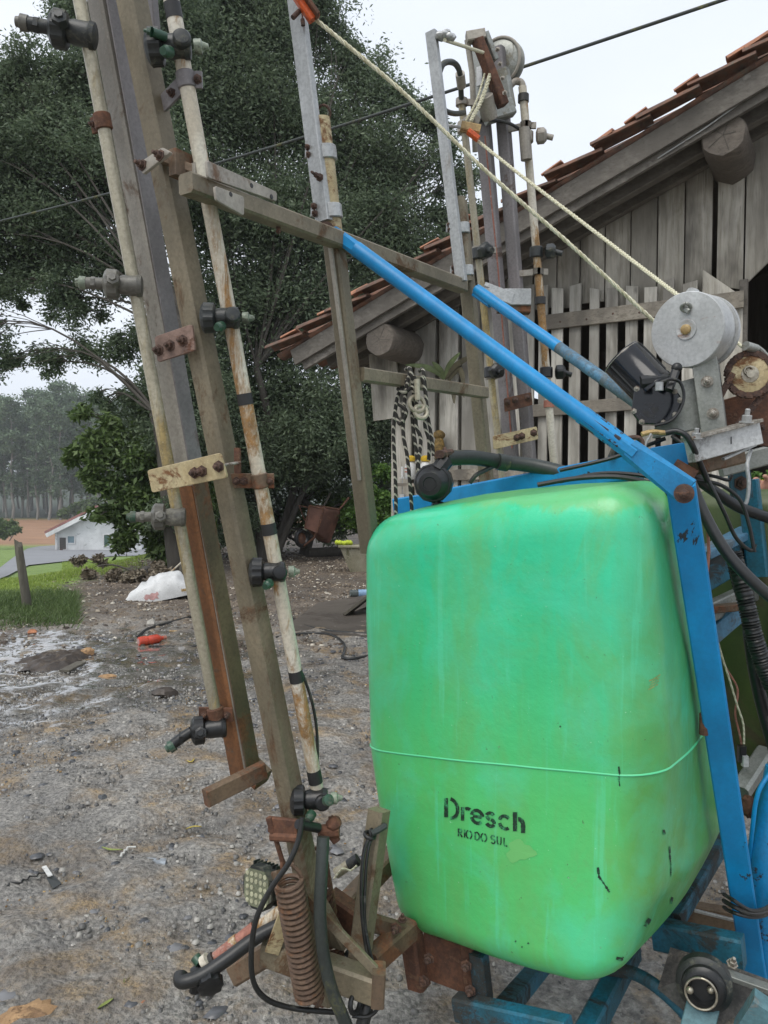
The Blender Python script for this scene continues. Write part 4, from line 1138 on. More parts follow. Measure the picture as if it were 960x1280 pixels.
# facing plates added on the left tube; their dark colour shades its right face
pbeam((132, -60, 1.645), (246, 588, 1.765), .004, .040, 'boom_purple', 'shaded_face_plate')
pbeam((250, 602, 1.764), (317, 962, 1.838), .004, .044, 'brown_steel', 'shaded_face_plate', label='dark brown plate added over the lower right face of the boom tube')  # added cover: dark colour so the tank's green reflection shows less
# thin pipe behind at the very top
pbeam((188, -30, 1.85), (194, 40, 1.87), .02, .02, 'boom_purple', 'upright_rod')
# pipes
la, lb_ = (88, -60, 1.60), (273, 908, 1.80)
part(MB().tube(list(far_up(la, lb_)), .0135, 14), 'spray_pipe', 'greypipe')
ra, rb_ = (203, -60, 1.55), (398, 996, 1.78)
pipe = part(MB().tube(list(far_up(ra, rb_)), .0158, 16), 'spray_pipe', 'cream', label='rust-streaked cream spray pipe')
def onpipe(a, b, y):
    """the point of the straight pipe a-b that is seen at image height y"""
    A, B = at(*a), at(*b); lo, hi = 0.0, 1.0
    def py(t):
        r = A.lerp(B, t) - CAM; return 640 - FPX * (r.y * sp + r.z * cp) / (r.y * cp - r.z * sp)
    for _ in range(30):
        m_ = (lo + hi) / 2
        if (py(m_) < y): lo = m_
        else: hi = m_
    return A.lerp(B, lo)
for y, h_ in ((14, 10), (243, 9), (499, 7), (661, 7), (845, 7), (970, 8)):
    part(MB().cyl(onpipe(ra, rb_, y - h_), onpipe(ra, rb_, y + h_), .0168, 16), 'tape_band', 'tape', pipe)
part(hose([(263, 255, 1.64), (278, 320, 1.65), (291, 385, 1.66), (302, 440, 1.68), (306, 480, 1.69), (305, 500, 1.69)], .0045, 8), 'thin_hose', 'hose')
part(hose([(262, 262, 1.66), (279, 330, 1.67), (295, 395, 1.68), (303, 450, 1.69), (304, 490, 1.70)], .003, 8), 'thin_hose', 'hose_grey')
part(hose([(376, 838, 1.76), (388, 870, 1.765), (395, 905, 1.77), (397, 940, 1.775), (396, 975, 1.78)], .0035, 8), 'thin_hose', 'hose')
# clamps on pipes: split collar, flat tab, two screws
def clamp(a, b, y, tabdir, name='pipe_clamp', mat='boom_purple', R=.019, h_=.016, tab=.05, screws=1):
    p = onpipe(a, b, y); ax = (onpipe(a, b, y + 20) - p).normalized(); d = tabdir.normalized()
    m = MB().cyl(p - ax * h_, p + ax * h_, R, 16, ch=.002)
    m.beam(p + d * R * .6, p + d * (R + tab), h_ * 2, .007, ax, .1)
    o = part(m, name, mat)
    n_ = d.cross(ax); n_ = n_ if n_.y < 0 else -n_
    for k in range(screws): part(MB().bolt(p + d * (R + tab * (.35 + .35 * k)) + n_ * .004, n_, .0065, .007), 'screw', 'boltrust', o)
    return o
SR_ = V((1, 0, 0))
clamp(la, lb_, 152, -MA, mat='rust', tab=.018, R=.018)
clamp(la, lb_, 893, -SR_, mat='rust', tab=.02, R=.020, h_=.018)
clamp(la, lb_, 893, SR_, mat='rust', tab=.02, R=.0198, h_=.017)
clamp(ra, rb_, 100, -MA * .9 + UP * -.35, mat='boom_purple', tab=.065)
clamp(ra, rb_, 100, SR_, mat='boom_purple', tab=.014, R=.0188)
clamp(ra, rb_, 601, -SR_, mat='brown_steel', tab=.045, screws=2)
clamp(ra, rb_, 601, SR_, mat='brown_steel', tab=.012, R=.0188)
# nozzle bodies
def nozzle(p, out, size=1.0, kind='left', mat='black_dusty', tip='green_tip', drop=.12, name='nozzle_body', ribs=10):
    """turret on the pipe: big ribbed cap, barrel, elbow arm and coloured tip; out = direction away from the pipe"""
    o_ = out.normalized(); f_ = V((0, -1, 0)); s = size
    m = MB()
    m.lathe(p - o_ * .020 * s + f_ * .012 * s, o_, [(0, .016 * s), (.002 * s, .021 * s), (.010 * s, .0225 * s), (.013 * s, .0205 * s), (.036 * s, .020 * s), (.052 * s, .016 * s)], 16)
    root = part(m, name, mat)
    c = p + o_ * .030 * s + f_ * .012 * s
    part(MB().lathe(c - o_ * .004 * s, o_, [(0, .024 * s), (.003 * s, .030 * s), (.022 * s, .031 * s), (.027 * s, .025 * s), (.030 * s, .017 * s), (.031 * s, .010 * s)], 40, rib=lambda j: 1.0 if j % 4 < 2 else .93), 'ribbed_cap', mat, root, 30)
    if kind == 'left':
        q0 = c + o_ * .024 * s; q1 = q0 + o_ * .022 * s - UP * drop * .003 * s; q2 = q1 + o_ * .018 * s - UP * drop * .003 * s
        part(MB().tube(spline([q0, q1, q2], 5), .0115 * s, 12).lathe(q1 - o_ * .004 * s, o_, [(0, .0135 * s), (.008 * s, .0135 * s)], 6), 'nozzle_arm', mat, root)
        part(MB().lathe(c + o_ * .0 * s + f_ * .02 * s, f_ + V((.2, 0, .35)), [(0, .014 * s), (.014 * s, .013 * s), (.016 * s, .008 * s), (.020 * s, .007 * s)], 6), 'side_plug', mat, root)
        part(MB().lathe(q2 - o_ * .004 * s, o_ - UP * drop * .12, [(0, .013 * s), (.012 * s, .0135 * s), (.014 * s, .009 * s), (.02 * s, .008 * s)], 14), 'nozzle_tip', tip, root)
    else:
        b0 = p - o_ * .008 * s + f_ * .022 * s
        part(MB().lathe(b0, f_ + V((.25, 0, .1)), [(0, .015 * s), (.016 * s, .0155 * s), (.020 * s, .0125 * s), (.021 * s, .007 * s)], 18), 'barrel', mat, root)
        part(MB().lathe(p - o_ * .026 * s + f_ * .010 * s, -o_, [(0, .012 * s), (.012 * s, .0125 * s), (.014 * s, .008 * s), (.024 * s, .004 * s)], 12), 'spray_tip', 'mint', root)
        part(MB().lathe(c - UP * .020 * s + f_ * .020 * s - o_ * .02 * s, f_ - UP * .4 + o_ * .4, [(0, .010 * s), (.012 * s, .010 * s), (.015 * s, .0075 * s), (.020 * s, .007 * s)], 12), 'nozzle_tip', tip, root)
    return root
n1 = nozzle(onpipe(la, lb_, 48) - UP * .0, V((-1, -.15, .12)), 1.20, mat='black_dusty', tip='grey_plastic')
nozzle(onpipe(la, lb_, 359), V((-1, -.2, .02)), 1.05, mat='grey_plastic', tip='mint')
nozzle(onpipe(la, lb_, 646), V((-1, -.2, .02)), .98, mat='grey_plastic')
nozzle(onpipe(la, lb_, 932), V((-1, -.25, -.05)), 1.08, mat='black', drop=4.0)
nozzle(onpipe(ra, rb_, 63), V((-1, -.1, -.08)), 1.15, 'right', 'black_dusty')
nozzle(onpipe(ra, rb_, 399), V((-1, -.1, -.02)), 1.05, 'right', 'black_dusty')
nozzle(onpipe(ra, rb_, 714), V((-1, -.1, .0)), 1.05, 'right', 'black')
nozzle(onpipe(ra, rb_, 1010), V((-1, -.1, .0)), 1.15, 'right', 'black')
# extra little fittings on the upper right nozzle
part(MB().cyl(at(190, 40, 1.51), at(207, 46, 1.53), .0085, 12).bolt(at(190, 40, 1.51), V((-1, 0, .2)), .007, .008), 'side_fitting', 'green_tip')
part(MB().cyl(at(372, 1030, 1.70), at(398, 1035, 1.74), .011, 12), 'side_fitting', 'black')
part(MB().lathe(at(408, 1001, 1.72), V((.5, -.6, .4)), [(0, .012), (.012, .013), (.014, .008)], 14), 'green_cap', 'green_tip')

# strap plates across the boom
def plate(c4, d4, t, mat, name, bolts=(), holes=(), parent=None, bm='boltrust', br=.0085):
    P = [at(x, y, d) for (x, y), d in zip(c4, d4)]
    n_ = (P[1] - P[0]).cross(P[3] - P[0]).normalized(); n_ = n_ if n_.dot(P[0] - CAM) < 0 else -n_
    def ring(k, ins):
        c = sum(P, V((0, 0, 0))) / 4
        out = []
        for i in range(4):
            p = P[i]; a = (P[i - 1] - p).normalized(); b = (P[(i + 1) % 4] - p).normalized()
            p = p + (a + b) * ins; r = .005
            out += [p + a * r + n_ * k, p + (a + b) * r * .3 + n_ * k, p + b * r + n_ * k]
        return out
    o = part(MB().loft([ring(-t, 0), ring(0, 0), ring(.001, .001)]), name, mat, parent, 35)
    def uv(x, y):
        r = ray(x, y); k = (P[0] - CAM).dot(n_) / r.dot(n_); return CAM + r * k
    for b in bolts: part(MB().bolt(uv(*b) + n_ * .001, n_, br, .010), 'bolt', bm, o)
    for b in holes: part(MB().cyl(uv(*b) + n_ * .0006, uv(*b) + n_ * .0016, .005, 10), 'bolt_hole', 'tape', o)
    return o
plate([(193, 421), (240, 405), (244, 438), (197, 453)], (1.655, 1.62, 1.62, 1.655), .005, 'pinkrust', 'strap_plate', [(199, 438), (213, 432), (229, 426)])
plate([(184, 588), (275, 566), (284, 597), (190, 616)], (1.66, 1.60, 1.60, 1.66), .006, 'creamplate', 'strap_plate', [(244, 591), (253, 589), (274, 583)])
part(MB().cyl(at(276, 582, 1.60), at(300, 578, 1.64), .0035, 8), 'threaded_rod', 'bolt')
part(MB().box(at(297, 576, 1.65), SR_, V((0, 1, 0)), UP, .012, .02, .055), 'end_lug', 'rust')
plate([(175, 203), (203, 184), (214, 190), (178, 218)], (1.60, 1.56, 1.555, 1.59), .006, 'boom', 'strap_plate', [(179, 207), (201, 195)])
pbeam((196, 196, 1.60), (246, 214, 1.60), .018, .018, 'brown_steel', 'hinge_pin_arm', UP)
part(MB().box(at(228, 208, 1.60), MBk, MA, UP, .055, .022, .052), 'hinge_block', 'brown_steel')
pbeam((240, 206, 1.60), (240, 246, 1.60), .012, .03, 'boom', 'hinge_plate', MBk)
# foot bracket under the left tube
pbeam((330, 962, 1.80), (257, 998, 1.70), .040, .024, 'brown_steel', 'foot_bracket', UP)
pbeam((312, 958, 1.86), (329, 975, 1.84), .046, .05, 'brown_steel', 'foot_bracket', MA)

# ---- ladder frame along the machine
T0, T1 = (232, 229, 1.53), (578, 358, 2.45)
pbeam(T0, T1, .040, .040, 'olive_steel', 'cross_beam', UP)
plate([(258, 200), (346, 240), (346, 252), (260, 222)], (1.535, 1.72, 1.72, 1.535), .005, 'boom', 'drilled_plate', holes=[(314, 232), (339, 246)])
plate([(268, 232), (305, 246), (305, 270), (270, 250)], (1.53, 1.61, 1.61, 1.53), .004, 'boom', 'gusset_plate', holes=[(288, 243)])
part(MB().cyl(at(347, 268, 1.75), at(348, 286, 1.75), .005, 8).ball(at(348, 289, 1.75), .006), 'hanging_pin', 'boltrust')
# near post
pbeam((369, -10, 1.90), (405, 277, 1.93), .042, .022, 'alu', 'aluminium_bar', MA)
pbeam((417, 300, 1.95), (463, 690, 2.06), .046, .040, 'olive_steel', 'frame_post')
pbeam((412, 300, 1.925), (450, 600, 2.01), .010, .010, 'boom', 'post_rib')
np_ = ((401, 148, 1.93), (418, 300, 1.95))
part(MB().tube([at(*np_[0]), at(*np_[1])], .0225, 18), 'post_sleeve', 'creamplate', label='round mossy yellow post sleeve')
part(MB().torus(at(405, 141, 1.93), V((.4, .8, .5)), .017, .0032), 'lifting_ring', 'boltrust')
def collar(p, r, h_, ax, mat, tabd, name='collar', nb=2):
    m = MB().cyl(p - ax * h_, p + ax * h_, r, 20, ch=.002)
    n_ = V((-.3, -1, 0)).normalized()
    m.beam(p + tabd * r * .6, p + tabd * (r + .022), h_ * 1.7, .012, ax, .1)
    o = part(m, name, mat)
    for k in range(nb):
        part(MB().bolt(p + tabd * (r + .011) + n_ * .007 + ax * h_ * (.5 - k * 1.0), n_, .006, .007), 'screw', 'boltrust', o)
    return o
axn = (at(*np_[1]) - at(*np_[0])).normalized()
collar(at(407, 192, 1.935), .0275, .017, axn, 'alu', V((-1, -.2, 0)))
collar(at(414, 265, 1.94), .0275, .017, axn, 'alu', V((-1, -.2, 0)))
part(MB().bolt(at(400, 222, 1.90), V((-.5, -1, 0)), .007, .02), 'screw', 'boltrust')
part(MB().cyl(at(408, 286, 1.89), at(404, 292, 1.96), .018, 14), 'pivot_knuckle', 'boltrust')
# far post
pbeam((539, 40, 2.40), (577, 352, 2.42), .034, .02, 'alu', 'aluminium_bar', MA)
pbeam((574, 252, 2.45), (612, 640, 2.60), .042, .036, 'olive_steel', 'frame_post')
fp = ((573, 247, 2.44), (582, 352, 2.46))
part(MB().tube([at(*fp[0]), at(*fp[1])], .0215, 16), 'post_sleeve', 'olive_steel')
collar(at(577, 286, 2.44), .026, .016, axn, 'alu', V((-1, -.2, 0)))
collar(at(582, 339, 2.46), .026, .016, axn, 'alu', V((-1, -.2, 0)))
pbeam((450, 468, 2.00), (606, 491, 2.50), .036, .030, 'olive_steel', 'ladder_rung', UP)
# ---- far boom
pbeam((597, 70, 3.0), (640, 575, 3.15), .052, .04, 'boom_purple', 'boom_tube')
pbeam((622, 60, 3.0), (662, 575, 3.15), .048, .04, 'boom_purple', 'boom_tube')
part(MB().tube([at(606, 170, 2.97), at(622, 330, 3.02), at(640, 560, 3.12)], .003, 6), 'red_line', 'copper')
fl0, fl1 = (577, 128, 2.9), (628, 600, 3.05)
part(MB().tube([at(*fl0), at(*fl1)], .0135, 12), 'spray_pipe', 'greypipe')
fr0, fr1 = (653, 108, 3.0), (694, 600, 3.15)
part(MB().tube([at(*fr0), at(671, 320, 3.06), at(*fr1)], .0155, 12), 'spray_pipe', 'cream')
part(MB().cyl(at(655, 160, 2.99), at(658, 200, 3.0), .021, 12), 'pipe_joint', 'boom')
for y in (123, 376, 505):
    p = onpipe(fr0, fr1, y); part(MB().cyl(p - UP * .014, p + UP * .014, .021, 12), 'tape_band', 'copper' if y == 505 else 'tape')
def fclamp(a, b, y, d, L=.07):
    p = onpipe(a, b, y); m = MB().cyl(p - UP * .012, p + UP * .012, .022, 12).beam(p, p + d * L, .024, .01, UP, .1); part(m, 'pipe_clamp', 'boom')
fclamp(fr0, fr1, 157, V((-1, -.1, -.25))); fclamp(fr0, fr1, 157, SR_, .04); fclamp(fr0, fr1, 340, V((-1, -.1, -.12)), .085); fclamp(fr0, fr1, 340, SR_, .04)
fclamp(fl0, fl1, 118 + 5, SR_, .05); fclamp(fl0, fl1, 313, SR_, .07); fclamp(fl0, fl1, 470, SR_, .03)
def fnoz(a, b, y, out, mat='black_dusty', s=1.0):
    p = onpipe(a, b, y); r = part(MB().cyl(p - UP * .02, p + UP * .022, .026 * s, 14, ch=.003), 'nozzle_body', mat)
    q = p + out * .035; part(MB().lathe(q, out, [(0, .016 * s), (.006, .03 * s), (.03, .03 * s), (.04, .02 * s)], 20, rib=lambda j: 1 if j % 4 < 2 else .9), 'ribbed_cap', mat, r, 30)
    part(MB().tube([q + out * .03, q + out * .065 - UP * .012], .011 * s, 10), 'nozzle_arm', mat, r)
fnoz(fr0, fr1, 160 + 12, V((1, -.15, .05)).normalized(), 'boom'); fnoz(fr0, fr1, 316, V((1, -.3, 0)).normalized()); fnoz(fr0, fr1, 466, V((1, -.1, .02)).normalized(), 'black')
fnoz(fl0, fl1, 160, V((.4, -1, 0)).normalized(), 'boom'); fnoz(fl0, fl1, 318, V((.4, -.9, 0)).normalized()); fnoz(fl0, fl1, 466, V((.3, -1, 0)).normalized(), 'black')
# plates on the far boom
plate([(605, 357), (648, 370), (662, 362), (662, 383)], (2.9, 2.96, 3.0, 3.0), .01, 'alu', 'drilled_plate', holes=[(612, 362)])
part(MB().beam(at(604, 360, 2.92), at(640, 374, 2.92), .045, .02, UP, .1).beam(at(630, 372, 2.93), at(663, 372, 2.93), .062, .03, UP, .1), 'end_stop', 'alu')
part(MB().beam(at(622, 384, 2.95), at(662, 386, 2.95), .04, .05, UP, .1), 'under_stop', 'brown_steel')
plate([(630, 498), (664, 490), (666, 506), (631, 515)], (3.05, 3.05, 3.05, 3.05), .008, 'rust', 'strap_plate', [(634, 503), (644, 500), (659, 497)], br=.010)
plate([(616, 545), (671, 533), (673, 549), (617, 562)], (3.0, 3.0, 3.0, 3.0), .008, 'creamplate', 'strap_plate', [(646, 547), (652, 545), (667, 541)], br=.010)
# head of the far boom: pulley wheel, brackets, hose loops
hw = at(627, 80, 3.05); wax = V((.50, .80, .1)).normalized()
wheel = part(MB().lathe(hw - wax * .03, wax, [(0, .02), (.002, .075), (.006, .080), (.016, .080), (.020, .074), (.030, .074), (.034, .090), (.044, .090), (.048, .07), (.05, .02)], 36), 'pulley_wheel', 'dullalu')
part(MB().torus(hw - wax * .026, wax, .085, .006, 36), 'wheel_rim', 'boom', wheel)
part(MB().cyl(hw - wax * .06, hw + wax * .04, .014, 12), 'axle', 'bolt', wheel)
part(MB().beam(at(597, 62, 2.97), at(602, 150, 2.98), .06, .03, MA, .1), 'head_plate', 'dullalu')
part(MB().beam(at(620, 92, 3.0), at(628, 138, 3.0), .10, .04, MA, .1), 'head_plate', 'dullalu')
part(MB().beam(at(606, 145, 2.96), at(640, 134, 2.98), .06, .05, UP, .1), 'head_bracket', 'dullalu')
part(MB().beam(at(583, 48, 2.85), at(606, 44, 2.85), .035, .04, UP, .1), 'top_bracket', 'boom')
part(MB().beam(at(597, 50, 2.84), at(629, 132, 2.87), .032, .045, UP, .12), 'lever_arm', 'rust')
part(MB().beam(at(603, 44, 2.86), at(616, 78, 2.88), .02, .06, UP, .12), 'lever_arm', 'dullalu')
part(MB().box(at(599, 95, 2.95), MA, MBk, UP, .022, .004, .07), 'sticker', 'whiterail')
part(MB().cyl(at(606, 120, 2.85), at(612, 148, 2.9), .03, 14), 'hose_elbow', 'boom')
for i in range(4): part(MB().bolt(at(622 + 3 * i, 62 + 18 * i, 2.84), V((-.4, -1, 0)), .006, .006), 'screw', 'bolt')
part(MB().tube([at(584, 50, 2.86), at(590, 90, 2.88), at(594, 190, 2.95)], .011, 10), 'thin_pipe', 'boom')
part(hose([(548, 95, 2.6), (554, 80, 2.62), (566, 78, 2.68), (574, 88, 2.78), (576, 110, 2.85), (577, 130, 2.9)], .010, 10), 'hose_loop', 'hose_grey')
part(MB().cyl(at(575, 92, 2.8), at(577, 108, 2.85), .017, 12), 'hose_clip', 'boom')
part(hose([(549, 128, 2.6), (556, 138, 2.62), (568, 142, 2.7), (580, 141, 2.8)], .009, 10), 'hose_loop', 'hose_grey')
part(hose([(637, 108, 3.0), (644, 102, 3.0), (652, 104, 3.0), (654, 116, 3.0)], .013, 10), 'hose_elbow', 'boom')
part(hose([(600, 151, 2.9), (616, 150, 2.92), (636, 154, 2.95), (650, 162, 3.0)], .006, 8), 'thin_hose', 'hose')
# knot at the head of the aluminium bar
m = MB()
for i in range(6): m.ball(at(549 + i * 3.2, 44 + 3 * math.sin(i * 1.7), 2.38 + .01 * (i % 2)), .013, .013, .011, 8, 6, .12)
part(m, 'rope_knot', 'alu')
part(MB().tube([at(556, 50, 2.38), at(605, 66, 2.84)], .006, 8), 'stay_wire', 'rope')

# ---- lift ropes and their orange pulleys
def rope(pts, r, name='lift_rope', mat='rope'):
    P = spline([at(*p) for p in pts], 24); mb = MB()
    for k in range(3):
        strand = []
        t = None
        for i, p in enumerate(P):
            tt = (P[min(i + 1, len(P) - 1)] - P[max(i - 1, 0)]).normalized(); x, y, _ = frame(tt, UP)
            strand.append((p, x, y))
        L = 0; out = []; prev = P[0]
        for p, x, y in strand:
            L += (p - prev).length; prev = p
            out.append((L, p, x, y))
        fine = []
        n = max(2, int(L / .006))
        j = 0
        for s in range(n + 1):
            q = L * s / n
            while j < len(out) - 2 and out[j + 1][0] < q: j += 1
            a, b = out[j], out[j + 1]; f = (q - a[0]) / max(1e-6, b[0] - a[0])
            an = q / .042 * 2 * math.pi + k * 2.094
            c = a[1].lerp(b[1], f); fine.append(c + (a[2] * math.cos(an) + a[3] * math.sin(an)) * r * .5)
        mb.tube(fine, r * .58, 5)
    return part(mb, name, mat)
rope([(394, 24, 1.88), (500, 112, 1.90), (610, 216, 1.92), (720, 312, 1.94), (818, 402, 1.96)], .0052)
rope([(592, 172, 2.80), (660, 226, 2.6), (740, 287, 2.4), (800, 333, 2.2), (850, 371, 2.0)], .0058)
rope([(613, 92, 2.84), (602, 125, 2.83), (588, 152, 2.80)], .0075)
rope([(606, 92, 2.86), (596, 125, 2.84), (582, 152, 2.82)], .004)
oc = at(379, 8, 1.87)
ob = part(MB().beam(at(369, -12, 1.86), at(393, 24, 1.87), .030, .022, UP, .2), 'pulley_block', 'orange')
part(MB().beam(at(372, -16, 1.85), at(397, 20, 1.86), .010, .028, UP, .2), 'block_cheek', 'rust', ob)
part(MB().cyl(at(366, 22, 1.86), at(374, 14, 1.87), .006, 10).cyl(at(378, 24, 1.87), at(379, 32, 1.87), .005, 8), 'pulley_pin', 'boltrust', ob)
ob = part(MB().beam(at(576, 158, 2.78), at(600, 163, 2.78), .034, .03, UP, .2), 'pulley_block', 'tan')
part(MB().beam(at(585, 164, 2.76), at(598, 174, 2.76), .018, .028, UP, .2), 'block_insert', 'orange', ob)
part(MB().cyl(at(559, 157, 2.77), at(576, 159, 2.77), .006, 8), 'pulley_pin', 'alu', ob)
# black and white rope coil hung over the rung: a thing of its own
rc = empty('rope_coil', at(523, 478, 2.2), 'black and white braided rope hung in loops over the ladder rung', 'rope')
def strand(pts, r=.0095):
    P = spline([at(*p) for p in pts], 8); return MB().tube(P, r * .55, 8)
g = NG('black_and_white_braid')
wv = g.n.new('ShaderNodeTexWave'); wv.bands_direction = 'DIAGONAL'; wv.inputs['Scale'].default_value = 21; wv.inputs['Distortion'].default_value = 1.2; wv.inputs['Detail'].default_value = 1
g.L(g.map((1, 1, 1.3)), wv.inputs[0]); f = g.ramp(wv.outputs[0], [(.80, 0.), (.90, 1.)])
g.bump(g.noise(g.map(1.), 160, 2), .6, .003); M['rope_bw'] = g.set(g.mix(f, (.028, .026, .022), (.42, .40, .32)), .85)
for pp in ([(510, 470, 2.14), (502, 486, 2.13), (496, 500, 2.13), (492, 540, 2.13), (494, 590, 2.13), (495, 640, 2.13), (494, 660, 2.14)],
           [(512, 466, 2.13), (506, 500, 2.12), (504, 540, 2.12), (509, 570, 2.12), (512, 600, 2.12), (515, 640, 2.12), (516, 655, 2.12)],
           [(507, 462, 2.18), (513, 462, 2.12), (517, 490, 2.12), (515, 520, 2.12), (520, 560, 2.12), (524, 600, 2.12), (530, 620, 2.13)],
           [(518, 470, 2.11), (521, 500, 2.11), (520, 530, 2.11), (526, 550, 2.11), (523, 580, 2.11), (527, 605, 2.11)],
           [(524, 464, 2.2), (529, 463, 2.13), (532, 490, 2.13), (535, 520, 2.13), (540, 550, 2.13), (542, 570, 2.13)],
           [(527, 470, 2.12), (533, 500, 2.12), (531, 530, 2.12), (536, 550, 2.12), (536, 575, 2.13)],
           [(498, 505, 2.12), (508, 515, 2.11), (500, 530, 2.12), (494, 515, 2.13)],
           [(497, 486, 2.13), (506, 490, 2.11), (516, 484, 2.10), (522, 492, 2.11)]):
    strand(pp).obj('rope_strand', M['rope_bw'], rc)
for c_, R_ in ((at(521, 505, 2.10), .022), (at(526, 515, 2.10), .018)):
    MB().torus(c_, V((.4, -1, .3)), R_, .006).obj('steel_eye', M['greypipe'], rc)
MB().beam(at(521, 474, 2.09), at(522, 500, 2.09), .014, .014, MA, .3).obj('snap_hook', M['greypipe'], rc)

# ---- blue frame
TD = V((.57, .82, 0))
# beam over the back edge of the tank, in two runs either side of the filler valve
pbeam((494, 636, 2.42), (548, 628, 2.38), .065, .04, 'blue', 'top_rail', UP)
pbeam((536, 629, 2.40), (800, 582, 1.98), .068, .04, 'blue', 'top_rail', UP)
pbeam((800, 582, 1.96), (860, 566, 1.90), .055, .05, 'blue_worn', 'top_rail_end', UP)
plate([(812, 560), (856, 553), (861, 582), (822, 590)], (1.86, 1.84, 1.84, 1.86), .006, 'blue', 'gusset_plate')
part(MB().beam(at(840, 585, 1.84), at(866, 600, 1.82), .05, .03, UP, .2), 'weld_block', 'rust')
# near brace: pipe flattened at both ends
q0, q1 = (422, 294, 1.93), (846, 605, 1.585)
def lp(t): return tuple(a + (b - a) * t for a, b in zip(q0, q1))
part(MB().tube([at(*lp(.055)), at(*lp(.5)), at(*lp(.88))], .0188, 18), 'brace_pipe', 'blue', label='long bright blue brace pipe')
pbeam(lp(-.025), lp(.075), .03, .012, 'blue', 'brace_end', UP, ch=.3, w1=.036, t1=.034)
pbeam(lp(.72), lp(.88), .0395, .038, 'blue_worn', 'brace_sleeve', UP, ch=.32)
br_end = pbeam(lp(.86), lp(1.03), .046, .034, 'blue_worn', 'brace_end', UP, ch=.3, w1=.058, t1=.016)
part(MB().cyl(at(419, 292, 1.90), at(410, 286, 1.94), .012, 12), 'pivot_pin', 'boltrust')
bp_ = at(855, 617, 1.560)
vn = V((-.38, -.92, 0)).normalized()
part(MB().lathe(bp_ - vn * .006, vn, [(0, .020), (.004, .020), (.005, .015), (.007, .015)], 18).bolt(bp_, vn, .010, .012), 'pivot_bolt', 'boltrust')
# far brace
f0, f1 = (596, 362, 2.44), (800, 506, 2.02)
part(MB().tube([at(*f0), at((f0[0] + f1[0]) / 2, (f0[1] + f1[1]) / 2, 2.22)], .0170, 16), 'brace_pipe', 'blue')
part(MB().tube([at((f0[0] + f1[0]) / 2, (f0[1] + f1[1]) / 2, 2.22), at(*f1)], .0168, 16), 'brace_pipe', 'blue_grey', label='faded grey-blue lower half of the far brace')
pbeam((595, 363, 2.44), (615, 377, 2.40), .040, .02, 'blue', 'brace_end', UP, ch=.2)
# upright on the near side of the tank
P0_, P1_ = (851, 606, 1.635), (945, 1232, 2.00)
post = part(MB().beam(at(*P0_), at(*P1_), .058, .040, V((.93, -.38, 0)), .08), 'frame_upright', 'blue')
for yy, dx in ((742, 0), (786, 0), (1096, -6)):
    h0 = (P0_[0] + (P1_[0] - P0_[0]) * (yy - 596) / 636 + dx + 10, yy, P0_[2] + .38 * (yy - 596) / 636 - .024)
part(MB().beam(at(846, 640, 1.66), at(886, 905, 1.80), .010, .03, V((.93, -.38, 0)), .1), 'rusty_edge', 'rust')
part(MB().box(at(880, 905, 1.79), SR_, V((0, 1, 0)), UP, .02, .02, .05, .3), 'weld_lug', 'rust')
# second, round blue member right of it
part(MB().tube([at(972, 960, 2.0), at(952, 1060, 2.0), at(952, 1150, 2.02), at(960, 1230, 2.05)], .030, 16), 'side_tube', 'blue_worn')
# strap hoses tied round the upright
for k, (ya, yb, r_) in enumerate(((1124, 1138, .005), (1132, 1142, .006), (1140, 1146, .005))):
    part(hose([(905, ya - 6, 1.95), (915, ya, 1.85), (938, yb, 1.84), (958, yb - 3, 1.90), (970, yb - 14, 1.98)], r_, 8), 'tied_cable', 'hose')

# ---- frame under the tank
pbeam((818, 1166, 1.98), (930, 1190, 1.86), .075, .05, 'blue_dirty', 'cross_member', UP)
pbeam((838, 1150, 2.02), (905, 1040, 2.35), .05, .06, 'blue_dirty', 'diagonal_strut', UP)
pbeam((830, 1142, 2.4), (935, 1160, 2.3), .10, .04, 'brown_steel', 'rear_channel', UP)
pbeam((868, 1138, 2.3), (925, 1152, 2.25), .008, .01, 'alu', 'edge_lip', UP)
pbeam((572, 1258, 1.90), (712, 1290, 1.72), .060, .045, 'blue_dirty', 'cross_member', UP)
pbeam((598, 1190, 1.90), (606, 1262, 1.90), .040, .040, 'blue_dirty', 'short_post')
pbeam((625, 1268, 1.92), (678, 1205, 2.30), .05, .05, 'blue_dirty', 'brace_bar', UP)
pbeam((730, 1300, 1.80), (790, 1185, 2.05), .065, .05, 'blue_dirty', 'brace_bar', UP)
part(MB().tube(spline([at(755, 1212, 1.95), at(790, 1216, 1.92), (at(822, 1234, 1.88)), at(856, 1266, 1.84), at(880, 1300, 1.8)], 6), .0165, 14), 'bent_tube', 'blue_dirty')
# rusty channel bolted on
pbeam((512, 1155, 1.98), (524, 1232, 1.98), .05, .05, 'rust', 'channel_flange')
pbeam((530, 1192, 1.99), (596, 1216, 1.92), .125, .016, 'rust', 'channel_web', UP)
pbeam((584, 1170, 1.92), (592, 1248, 1.92), .034, .03, 'rust', 'channel_flange')
for b in ((536, 1198), (530, 1226), (583, 1207), (588, 1238)):
    part(MB().bolt(at(b[0], b[1], 1.885 if b[0] > 560 else 1.94), V((-.3, -1, .1)), .010, .012), 'bolt', 'boltrust')
